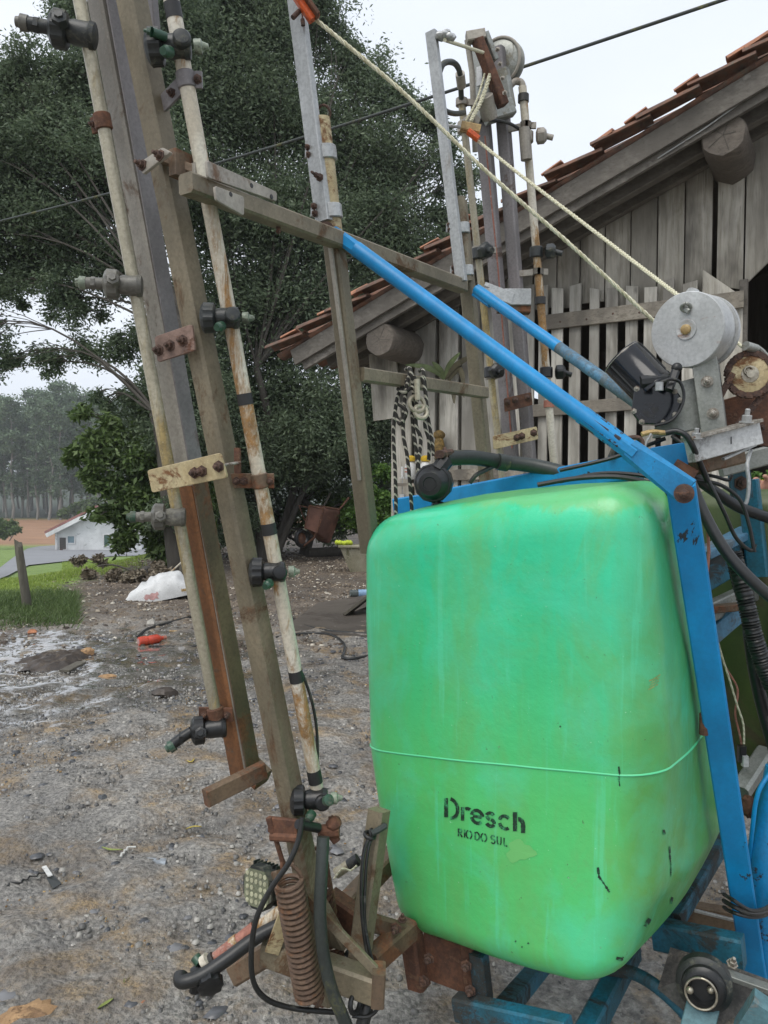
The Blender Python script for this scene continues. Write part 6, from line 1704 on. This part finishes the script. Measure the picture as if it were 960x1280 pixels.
# red bottle
rb0, rb1 = hit(173, 802, .04), hit(206, 797, .04)
M['redplastic'] = plain('red_plastic', (.62, .075, .035), .3, .25, 14)
ax = (rb1 - rb0).normalized(); L = (rb1 - rb0).length
rbm = MB().lathe(rb0, ax, [(0, .03), (.004, .042), (.02, .045), (L * .30, .045), (L * .32, .040), (L * .42, .040), (L * .45, .045), (L * .70, .045), (L * .85, .026), (L * .88, .018), (L, .017)], 16)
rbo = thing(rbm, 'red_bottle', 'redplastic', 'red plastic bottle lying on the muddy ground below the white sack', 'bottle')
MB().cyl(rb1 - ax * .02, rb1 + ax * .012, .021, 12).obj('cap', M['copper'], rbo)
MB().lathe(rb0 - ax * .001, -ax, [(0, .028), (.001, .022)], 14).obj('base', M['pink'], rbo)
# black hoses on the ground
def gline(pts, r, label, mat='hose', name='ground_hose'):
    P = spline([hit(x, y, r * .8) for x, y in pts], 10); P = [V((p.x, p.y, tz(p.x, p.y) + r * .9)) for p in P]
    return thing(MB().tube(P, r, 8), name, mat, label, 'hose')
gline([(172, 797), (184, 787), (206, 780), (232, 773), (262, 768), (290, 762)], .012, 'black hose on the ground just behind the red bottle')
gline([(186, 808), (210, 809), (240, 808), (268, 807), (300, 806)], .009, 'thin black hose on the ground running right from below the red bottle')
gline([(362, 770), (376, 780), (396, 786), (420, 790), (470, 793)], .012, 'upper black hose curving across the bare patch left of the tank')
gline([(345, 797), (372, 793), (400, 792), (418, 796), (430, 806), (430, 816), (428, 822), (440, 824), (470, 818)], .012, 'lower black hose curling back on itself left of the tank')
thing(MB().tube([hit(212, 789, .01), hit(239, 790, .01)], .012, 6), 'bare_stick', 'tan', 'bare pale stick on the ground right of the red bottle', 'stick')
# bare concrete slab left of the tank
q = [hit(*p) for p in ((352, 790), (398, 756), (500, 740), (500, 800))]
M['slab'] = worn('muddy_concrete', (.15, .13, .11), (.10, .085, .07), (.07, .055, .04), .4, (1, 1, 1), .5, 0, 1.2, .4)
so = MB().loft([[V((p.x, p.y, -.05)) for p in q], [V((p.x, p.y, .022)) for p in q]]).obj('concrete_slab', M['slab'], None, 0, label=None, kind='structure')
# board propped on a bar
b0 = hit(440, 772)
bd = empty('propped_board', b0, 'dark board propped at a slant on the concrete slab beside the tank', 'board')
MB().beam(at(430, 772, b0.y) + UP * .02, at(466, 742, b0.y + .1), .30, .035, V((.3, 1, 0)), .1).obj('plank', M['postwood'], bd)
MB().beam(at(404, 770, b0.y), at(431, 773, b0.y), .02, .12, V((0, 0, 1)), .3).obj('foot_bar', M['darkwood'], bd)
MB().beam(at(436, 768, b0.y + .2), at(470, 755, b0.y + .3), .03, .04, UP, .1).obj('brace', M['darkwood'], bd)
# trough planter with a lime rag
tb = hit(460, 716)
tr_ = empty('trough', tb, 'pale mossy trough standing behind the left edge of the tank', 'trough')
M['trough'] = worn('mossy_cement', (.36, .34, .25), (.27, .25, .17), (.17, .17, .09), .4, (1, 1, .6), .7, 0, 5)
k = tb.y / FPX
o_ = [tb + V((x * k, y, z * k)) for x, y, z in ((-22, 0, 0), (60, 0, 0), (60, .45, 0), (-22, .45, 0))]
t_ = [tb + V((x * k, y, z * k)) for x, y, z in ((-35, -.08, 33), (66, -.08, 33), (66, .53, 33), (-35, .53, 33))]
i_ = [tb + V((x * k, y, z * k)) for x, y, z in ((-31, -.03, 33), (62, -.03, 33), (62, .48, 33), (-31, .48, 33))]
ib = [tb + V((x * k, y, z * k)) for x, y, z in ((-22, .05, 6), (60, .05, 6), (60, .40, 6), (-22, .40, 6))]
MB().loft([o_, t_, i_, ib]).obj('basin', M['trough'], tr_, 0)
MB().beam(tb + V((-37 * k, -.09, 33.6 * k)), tb + V((68 * k, -.09, 33.6 * k)), .04, .06, UP, .2).obj('rim', M['trough'], tr_)
M['lime'] = plain('lime_yellow_cloth', (.55, .66, .05), .7, .2, 20)
m = MB(); rr_ = random.Random(2)
for i in range(6): m.ball(tb + V(((-38 + i * 3.2) * k, -.05 + .03 * rr_.random(), (37 + rr_.uniform(-2, 1.5)) * k)), .045, .05, .04, 9, 6, .22, rr_)
thing(m, 'lime_rag', 'lime', 'lime yellow rag lying on the corner of the trough', 'rag', 70)
# water bottle with a blue label
wb = hit(446, 742, .04); bx = V((1, .15, 0)).normalized()
M['clear'] = plain('clear_bluish_plastic', (.20, .24, .24), .08, .1, 20); M['clear'].node_tree.nodes['Principled BSDF'].inputs['Transmission Weight'].default_value = .5
wbo = thing(MB().lathe(wb - bx * .10, bx, [(0, .03), (.01, .055), (.1, .055), (.3, .055), (.36, .02), (.39, .018)], 14), 'water_bottle', 'clear', 'clear plastic bottle with a pale blue label lying left of the tank', 'bottle')
M['bluelabel'] = plain('pale_blue_label', (.32, .52, .78), .4, .15, 20)
MB().lathe(wb + bx * .02, bx, [(0, .0565), (.13, .0565)], 14).obj('label_band', M['bluelabel'], wbo)
# tipped wheelbarrow
wd = 15.2; wb_ = hit(400, 690)
whb = empty('wheelbarrow', at(400, 690, wd), 'rusty wheelbarrow tipped up on its nose in front of the dark thicket', 'wheelbarrow')
M['barrow'] = worn('rusty_red_barrow_steel', (.27, .125, .085), (.15, .075, .055), (.34, .24, .17), .3, (1, 1, 1), .6, .1, 4)
def W(x, y, dd=0): return at(x, y, wd + dd)
outer = [W(391, 632, -.1), W(426, 637, .1), W(414, 676, .35), W(386, 664, .15)]
rim_f = [W(388, 631, .0), W(424, 636, -.25), W(404, 672, -.35), W(383, 658, -.1)]
def quad_ring(q): return rounded(q, .05, 0, 4)
open_ = [W(387, 632, -.30), W(404, 636, -.40), W(396, 666, -.40), W(381, 660, -.28)]
back_ = [W(404, 632, .30), W(426, 638, .30), W(412, 680, .30), W(396, 676, .34)]
tray = MB().loft([quad_ring(open_), quad_ring([a.lerp(b, .5) for a, b in zip(open_, back_)]), quad_ring(back_)], cap=True)
tray.obj('tray', M['barrow'], whb, 40)
MB().tube([p for p in open_ + [open_[0]]], .018, 6).obj('tray_rim', M['rust'], whb)
MB().tube([W(405, 634, -.32), W(400, 655, -.42), W(393, 672, -.35), W(378, 684, -.25)], .022, 7).obj('frame_tube', M['rust'], whb)
MB().tube([W(395, 632, .0), W(424, 637, -.2), W(430, 630, -.2), W(436, 622, -.15)], .022, 7).obj('handle', M['rust'], whb)
MB().tube([W(403, 634, .3), W(408, 626, .3), W(413, 616, .3)], .022, 7).obj('handle', M['postwood'], whb)
MB().tube([W(373, 632, -.1), W(384, 634, -.2), W(401, 641, -.3)], .014, 6).obj('leg', M['rust'], whb)
MB().tube([W(374, 632, -.1), W(379, 646, -.1), W(385, 657, -.15)], .014, 6).obj('leg', M['rust'], whb)
wc = W(377, 673, -.25); wa = V((.75, -.6, .1)).normalized()
tyre = MB().torus(wc, wa, .145, .042, 26, 9).obj('tyre', M['black'], whb)
MB().lathe(wc - wa * .02, wa, [(0, .03), (.01, .115), (.03, .115), (.04, .03)], 18).obj('rim', M['rust'], tyre)
thing(MB().tube([hit(330, 686), at(352, 652, 15.6), at(366, 660, 15.6), at(378, 662, 15.7)], .03, 7, r1=.015), 'fallen_branch', 'bark', 'bare dark branch leaning left of the wheelbarrow', 'branch')
lg = hit(432, 690)
thing(MB().tube([hit(384, 692, .08), hit(440, 688, .10)], .11, 10), 'dark_log', 'bark', 'dark log lying on the ground under the tipped wheelbarrow', 'log')
# mud heap in the puddle with a stone and a plank scrap
mh = hit(72, 826); vs, fs = [], []; n = 26
for i in range(n):
    for j in range(n):
        x, y = (i / (n - 1) - .5) * .62, (j / (n - 1) - .5) * .8; r = math.hypot(x / .31, y / .4) * (1 + .5 * pnoise(V((x * 6, y * 6, 9))))
        z = .065 * max(0, 1 - r) ** .8 + (.030 * pnoise(V((x * 12, y * 12, 4))) + .02 * pnoise(V((x * 30, y * 30, 4)))) * (r < 1) - .03 * (r >= 1)
        vs.append(mh + V((x, y, z)))
for i in range(n - 1):
    for j in range(n - 1): a = i * n + j; fs.append((a, a + n, a + n + 1, a + 1))
M['mud'] = worn('dark_wet_mud', (.075, .058, .045), (.045, .036, .03), (.14, .11, .08), .35, (1, 1, 1), .5, 0, 12, .8)
thing(MB().add(vs, fs), 'mud_heap', 'mud', 'low heap of dark mud rising out of the puddle', 'mud', 180)
def stone(px, py, sx_, sy_, sz_, mat, label, name='stone', seed=0, cat='stone', group=None):
    r = random.Random(seed); p = hit(px, py)
    m = MB().ball(p + UP * sz_ * .5, sx_, sy_, sz_, 9, 6, .18, r); return thing(m, name, mat, label, cat, 30, group)
M['stone_t'] = worn('tan_earthy_stone', (.44, .28, .14), (.34, .20, .10), (.25, .15, .08), .35, (1, 1, 1), .8, 0, 18, .8)
M['stone_p'] = plain('pale_stone', (.45, .43, .38), .7, .25, 25)
M['stone_d'] = plain('dark_slate_stone', (.085, .09, .095), .4, .3, 20)
M['stone_o'] = plain('orange_brick_bit', (.52, .22, .11), .8, .3, 25)
stone(109, 818, .07, .05, .04, 'stone_t', 'tan stone at the right foot of the mud heap', seed=1)
thing(MB().beam(hit(80, 839, .02), hit(102, 828, .03), .02, .09, UP, .2), 'wood_scrap', 'postwood', 'dark wood scrap lying in front of the mud heap', 'wood')
stone(206, 868, .10, .07, .035, 'mud', 'dark clod on the gravel well below the red bottle', seed=2, cat='clod', name='clod')
stone(189, 782, .05, .04, .045, 'stone_p', 'pale stone above the left end of the red bottle', seed=3)
stone(135, 847, .07, .04, .02, 'stone_t', 'flat orange-tan stone on the wet ground right of the mud heap', seed=4)
stone(40, 792, .05, .04, .03, 'stone_o', 'small orange brick bit in the puddle above the mud heap', seed=5)
stone(257, 905, .08, .05, .02, 'stone_p', 'pale flat stone left of the lower end of the boom', seed=6)
# bottom left: tan rock shard
p = hit(34, 1272)
vs = []; R_ = random.Random(4)
ring = [(-.085, -.035), (-.03, -.07), (.05, -.05), (.075, -.005), (.082, .03), (.06, .025), (.05, .055), (.028, .04), (.01, .06), (-.02, .035), (-.06, .02)]
m = MB().loft([[p + V((x, y, -.004)) for x, y in ring], [p + V((x * .97, y * .97, .018 + R_.uniform(-.003, .004))) for x, y in ring], [p + V((x * .6, y * .6, .026 + R_.uniform(-.004, .006))) for x, y in ring]])
thing(m, 'sandstone_shard', 'stone_t', 'jagged tan shard of stone at the bottom left corner', 'stone', 25)
for i, (x, y, s, mt, lb_) in enumerate(((165, 1246, .011, 'stone_p', 'small pale pebble left in the cluster below the boom hose'), (171, 1253, .010, 'stone_p', 'small pale pebble in the middle of the cluster below the boom hose'), (179, 1256, .011, 'stone_o', 'small orange pebble at the right of the pebble cluster'), (32, 965, .016, 'stone_p', 'small white pebble on the gravel at far left'), (78, 1258, .012, 'stone_o', 'orange pebble between the tan shard and the pebble cluster'), (231, 1188, .016, 'stone_d', 'dark round stone just above the boom hose'), (213, 1031, .009, 'stone_p', 'white pebble above the middle of the gravel'), (128, 999, .022, 'stone_d', 'bluish grey stone on the gravel left of the boom foot'))):
    stone(x, y, s * 1.1, s, s * .7, mt, lb_, 'pebble', i + 20, 'pebble')
# litter: strap with a white tab, leaves, curled wrapper
def gl(pts, r, up=.006): return [V((q.x, q.y, tz(q.x, q.y) + up)) for q in (hit(x, y) for x, y in spline([V((a, b, 0)) for a, b in pts], 6) for x, y in [(x, y)])] if False else [V((q.x, q.y, tz(q.x, q.y) + up)) for q in [hit(v.x, v.y) for v in spline([V((a, b, 0)) for a, b in pts], 6)]]
st = empty('torn_strap', hit(40, 1103), 'torn black strap with a white tab lying on the gravel at left', 'strap')
MB().tube(gl([(8, 1113), (14, 1109), (24, 1108), (40, 1101), (56, 1096)], 0, .010), .004, 6).obj('strap', M['hose'], st)
MB().ball(hit(13, 1113) + UP * .006, .022, .014, .007).obj('strap_end', M['hose'], st)
MB().beam(hit(55, 1083, .012), hit(63, 1095, .012), .004, .018, UP, .1).obj('white_tab', M['whiteplastic'], st)
q = [hit(x, y, .005) for x, y in ((58, 1098), (66, 1094), (77, 1105), (66, 1112))]
MB().loft([q, [v + UP * .003 for v in q]]).obj('black_tab', M['black_dusty'], st, 0)
M['whitecurl'] = plain('white_plastic_strip', (.60, .60, .56), .4, .15, 30)
thing(MB().tube(gl([(150, 1076), (154, 1070), (161, 1064), (170, 1062)], 0, .008), .0045, 6), 'curled_strip', 'whitecurl', 'curled white plastic strip beside the green leaf on the gravel', 'strip')
M['wrap'] = plain('pale_blue_grey_wrapper', (.42, .46, .50), .3, .3, 40)
m = MB(); P = [hit(x, y, .004) for x, y in ((183, 1073), (208, 1076), (206, 1082), (195, 1080))]; m.loft([P, [v + UP * (.004 + .006 * (i % 2)) for i, v in enumerate(P)]])
thing(m, 'wrapper', 'wrap', 'pale grey wrapper scrap on the gravel right of the curled strip', 'wrapper', 0)
M['greenleaf'] = plain('yellow_green_fallen_leaf', (.30, .36, .09), .5, .3, 40)
M['yellowleaf'] = plain('yellow_fallen_leaf', (.55, .44, .10), .5, .3, 40)
def fallen(pts, w_, mat, label):
    P = [hit(x, y) for x, y in pts]; P = spline([V((p.x, p.y, tz(p.x, p.y) + .008)) for p in P], 6); vs, fs = [], []
    for i, p in enumerate(P):
        t = i / (len(P) - 1); d = (P[min(i + 1, len(P) - 1)] - P[max(0, i - 1)]).normalized(); s = d.cross(UP).normalized(); q = w_ * math.sin(math.pi * (.04 + .92 * t))
        vs += [p - s * q + UP * .004, p, p + s * q + UP * .005]
    for i in range(len(P) - 1): a = i * 3; fs += [(a, a + 3, a + 4, a + 1), (a + 1, a + 4, a + 5, a + 2)]
    return thing(MB().add(vs, fs), 'fallen_leaf', mat, label, 'leaf', 180)
fallen([(127, 1063), (138, 1066), (154, 1066)], .008, 'greenleaf', 'slender green leaf left of the curled white strip')
fallen([(101, 1124), (107, 1121), (115, 1121)], .008, 'yellowleaf', 'small yellow leaf on the gravel below the torn strap')
fallen([(122, 1268), (132, 1262), (142, 1256)], .007, 'greenleaf', 'slender green leaf at the bottom right of the tan shard')
fallen([(155, 1237), (160, 1232), (163, 1228)], .008, 'greenleaf', 'small green leaf just above the pebble cluster')
fallen([(232, 1042), (242, 1038), (252, 1037)], .007, 'yellowleaf', 'yellow leaf just left of the boom foot on the gravel')
fallen([(233, 953), (239, 955), (243, 952)], .007, 'yellowleaf', 'yellow leaf beneath the lowest nozzle of the left pipe')
fallen([(118, 1060), (124, 1056), (126, 1051)], .005, 'whitecurl', 'thin pale husk lying above the slender green leaf')

# ------------------------------------------------------------------ person at the right edge, behind the machine
M['skin'] = plain('skin', (.46, .24, .17), .5, .1, 12); M['navy'] = plain('navy_cotton', (.02, .025, .05), .9, .3, 20); M['hair'] = plain('dark_hair', (.025, .018, .014), .6, .3, 30)
M['boots'] = plain('black_rubber_boots', (.02, .02, .02), .4, .2, 20)
PX, PYY = 1.93, 3.25
def skin_mesh(name, joints, edges, mat, parent, root=0, lvl=1):
    me = bpy.data.meshes.new(name); me.from_pydata([(j[0], j[1], j[2]) for j in joints], edges, []); me.materials.append(mat)
    o = bpy.data.objects.new(name, me); COL.objects.link(o); o.parent = parent
    o.modifiers.new('skin', 'SKIN')
    if not me.skin_vertices:
        bpy.context.view_layer.objects.active = o
    sv_ = me.skin_vertices[0].data if me.skin_vertices else None
    if sv_:
        for i, j in enumerate(joints):
            r = j[3] if isinstance(j[3], tuple) else (j[3], j[3]); sv_[i].radius = r; sv_[i].use_root = (i == root)
    s = o.modifiers.new('subsurf', 'SUBSURF'); s.levels = s.render_levels = lvl
    o.modifiers['skin'].use_smooth_shade = True
    return o
per = empty('person', (PX, PYY, 0), 'person in dark navy clothes behind the winch, one raised hand showing at the right edge', 'person')
hx_, hy_, hz_ = at(953, 607, 3.05) - V((PX, PYY, 0))
J = [(0, 0, .98, (.15, .10)), (0, 0, 1.16, (.135, .09)), (0, 0, 1.36, (.16, .10)), (0, 0, 1.47, (.07, .06)), (0, -.01, 1.56, (.055, .055)), (0, -.02, 1.66, (.078, .095)), (0, -.02, 1.77, (.06, .075)),
     (-.20, 0, 1.42, .055), (-.30, -.10, 1.24, .042), (hx_ + .05, hy_ + .02, hz_ - .05, .026), (hx_ + .02, hy_ + .01, hz_ - .02, (.018, .034)),
     (hx_ - .025, hy_, hz_ + .030, .009), (hx_ - .040, hy_ - .01, hz_ + .020, .008), (hx_ - .034, hy_, hz_ + .012, .009), (hx_ - .052, hy_ - .01, hz_ - .002, .008),
     (hx_ - .036, hy_, hz_ - .006, .009), (hx_ - .052, hy_ - .01, hz_ - .020, .008), (hx_ - .030, hy_, hz_ - .024, .008), (hx_ - .042, hy_ - .01, hz_ - .038, .007), (hx_ + .004, hy_ - .03, hz_ + .030, .010), (hx_ - .016, hy_ - .04, hz_ + .040, .009),
     (.20, 0, 1.42, .055), (.25, 0, 1.14, .042), (.22, -.12, .92, .03), (.21, -.16, .84, (.018, .034)),
     (-.10, 0, .90, .085), (-.11, -.02, .50, .06), (-.11, .02, .09, .042), (-.12, -.12, .05, .04), (.10, 0, .90, .085), (.11, -.02, .50, .06), (.11, .02, .09, .042), (.12, -.12, .05, .04)]
E = [(0, 1), (1, 2), (2, 3), (3, 4), (4, 5), (5, 6), (2, 7), (7, 8), (8, 9), (9, 10), (10, 11), (11, 12), (10, 13), (13, 14), (10, 15), (15, 16), (10, 17), (17, 18), (10, 19), (19, 20),
     (2, 21), (21, 22), (22, 23), (23, 24), (0, 25), (25, 26), (26, 27), (27, 28), (0, 29), (29, 30), (30, 31), (31, 32)]
skin_mesh('body', J, E, M['skin'], per)
cl = lambda i, k=.012: tuple(J[i][:3]) + ((J[i][3][0] + k, J[i][3][1] + k) if isinstance(J[i][3], tuple) else (J[i][3] + k,) * 2,)
mid9 = tuple((a + b * 3) / 4 for a, b in zip(J[8][:3], J[9][:3]))
skin_mesh('shirt', [cl(0), cl(1), cl(2), cl(3, .004), cl(7), cl(8), mid9 + ((.042, .042),), cl(21), cl(22), tuple((a + b * 3) / 4 for a, b in zip(J[22][:3], J[23][:3])) + ((.045, .045),)],
          [(0, 1), (1, 2), (2, 3), (2, 4), (4, 5), (5, 6), (2, 7), (7, 8), (8, 9)], M['navy'], per)
skin_mesh('trousers', [cl(0, .014), cl(25, .016), cl(26, .02), cl(27, .025), cl(29, .016), cl(30, .02), cl(31, .025)], [(0, 1), (1, 2), (2, 3), (0, 4), (4, 5), (5, 6)], M['navy'], per)
skin_mesh('boot', [(-.11, .02, .20, .055), (-.11, .02, .07, .055), (-.12, -.16, .045, .045)], [(0, 1), (1, 2)], M['boots'], per)
skin_mesh('boot', [(.11, .02, .20, .055), (.11, .02, .07, .055), (.12, -.16, .045, .045)], [(0, 1), (1, 2)], M['boots'], per)
hc = V((PX, PYY, 1.73))
MB().ball(hc + V((0, .02, .03)), .088, .105, .10, 16, 10, .03).obj('hair', M['hair'], per, 180)
fc = MB().ball(hc + V((0, -.115, -.055)), .014, .02, .022)
fc.obj('nose', M['skin'], per, 180)
for s in (-1, 1):
    MB().ball(hc + V((s * .034, -.098, -.025)), .012, .008, .008).obj('eye', M['hair'], per, 180)
    MB().ball(hc + V((s * .088, -.01, -.05)), .010, .02, .03).obj('ear', M['skin'], per, 180)
MB().beam(hc + V((-.025, -.10, -.105)), hc + V((.025, -.10, -.105)), .01, .01, UP, .3).obj('mouth', M['copper'], per)
# yellow flowering plant behind the machine on the right
m = at(948, 606, 3.6)
tree('flowering_shrub', 'yellow-green flowering plant glimpsed beside the raised hand', (m.x, m.y, 0), [(944, 594, 10, 3.6, 1), (948, 608, 9, 3.6, 1), (940, 615, 6, 3.6, .6), (965, 600, 14, 3.7, 1), (960, 625, 14, 3.7, 1)], 1400, M['leaf_light'], .028, .35, .012, .8, cat='plant', sub=400)
M['petal'] = plain('yellow_petals', (.55, .50, .03), .5, .3, 60)
m2 = MB(); rr_ = random.Random(9)
for i in range(26):
    q = at(937 + rr_.uniform(0, 20), 600 + rr_.uniform(0, 22), 3.55 + rr_.uniform(-.02, .02)); m2.ball(q, .006, .006, .005, 6, 4, .2, rr_)
o = m2.obj('blossoms', M['petal'], bpy.data.objects['flowering_shrub'], 60, kind='stuff')

# ------------------------------------------------------------------ thin mist over the valley
g = bpy.data.materials.new('thin_mist'); g.use_nodes = True; g.node_tree.nodes.clear()
pv = g.node_tree.nodes.new('ShaderNodeVolumePrincipled'); pv.inputs['Density'].default_value = .0007; pv.inputs['Color'].default_value = (.93, .96, 1, 1); pv.inputs['Anisotropy'].default_value = .1
go_ = g.node_tree.nodes.new('ShaderNodeOutputMaterial'); g.node_tree.links.new(pv.outputs[0], go_.inputs['Volume'])
vs = [(x, y, z) for z in (-12, 48) for x, y in ((-920, -120), (920, -120), (920, 1300), (-920, 1300))]
HZ = MB().add(vs, [(3, 2, 1, 0), (4, 5, 6, 7), (0, 1, 5, 4), (1, 2, 6, 5), (2, 3, 7, 6), (3, 0, 4, 7)]).obj('haze', g, None, 0, kind='stuff')
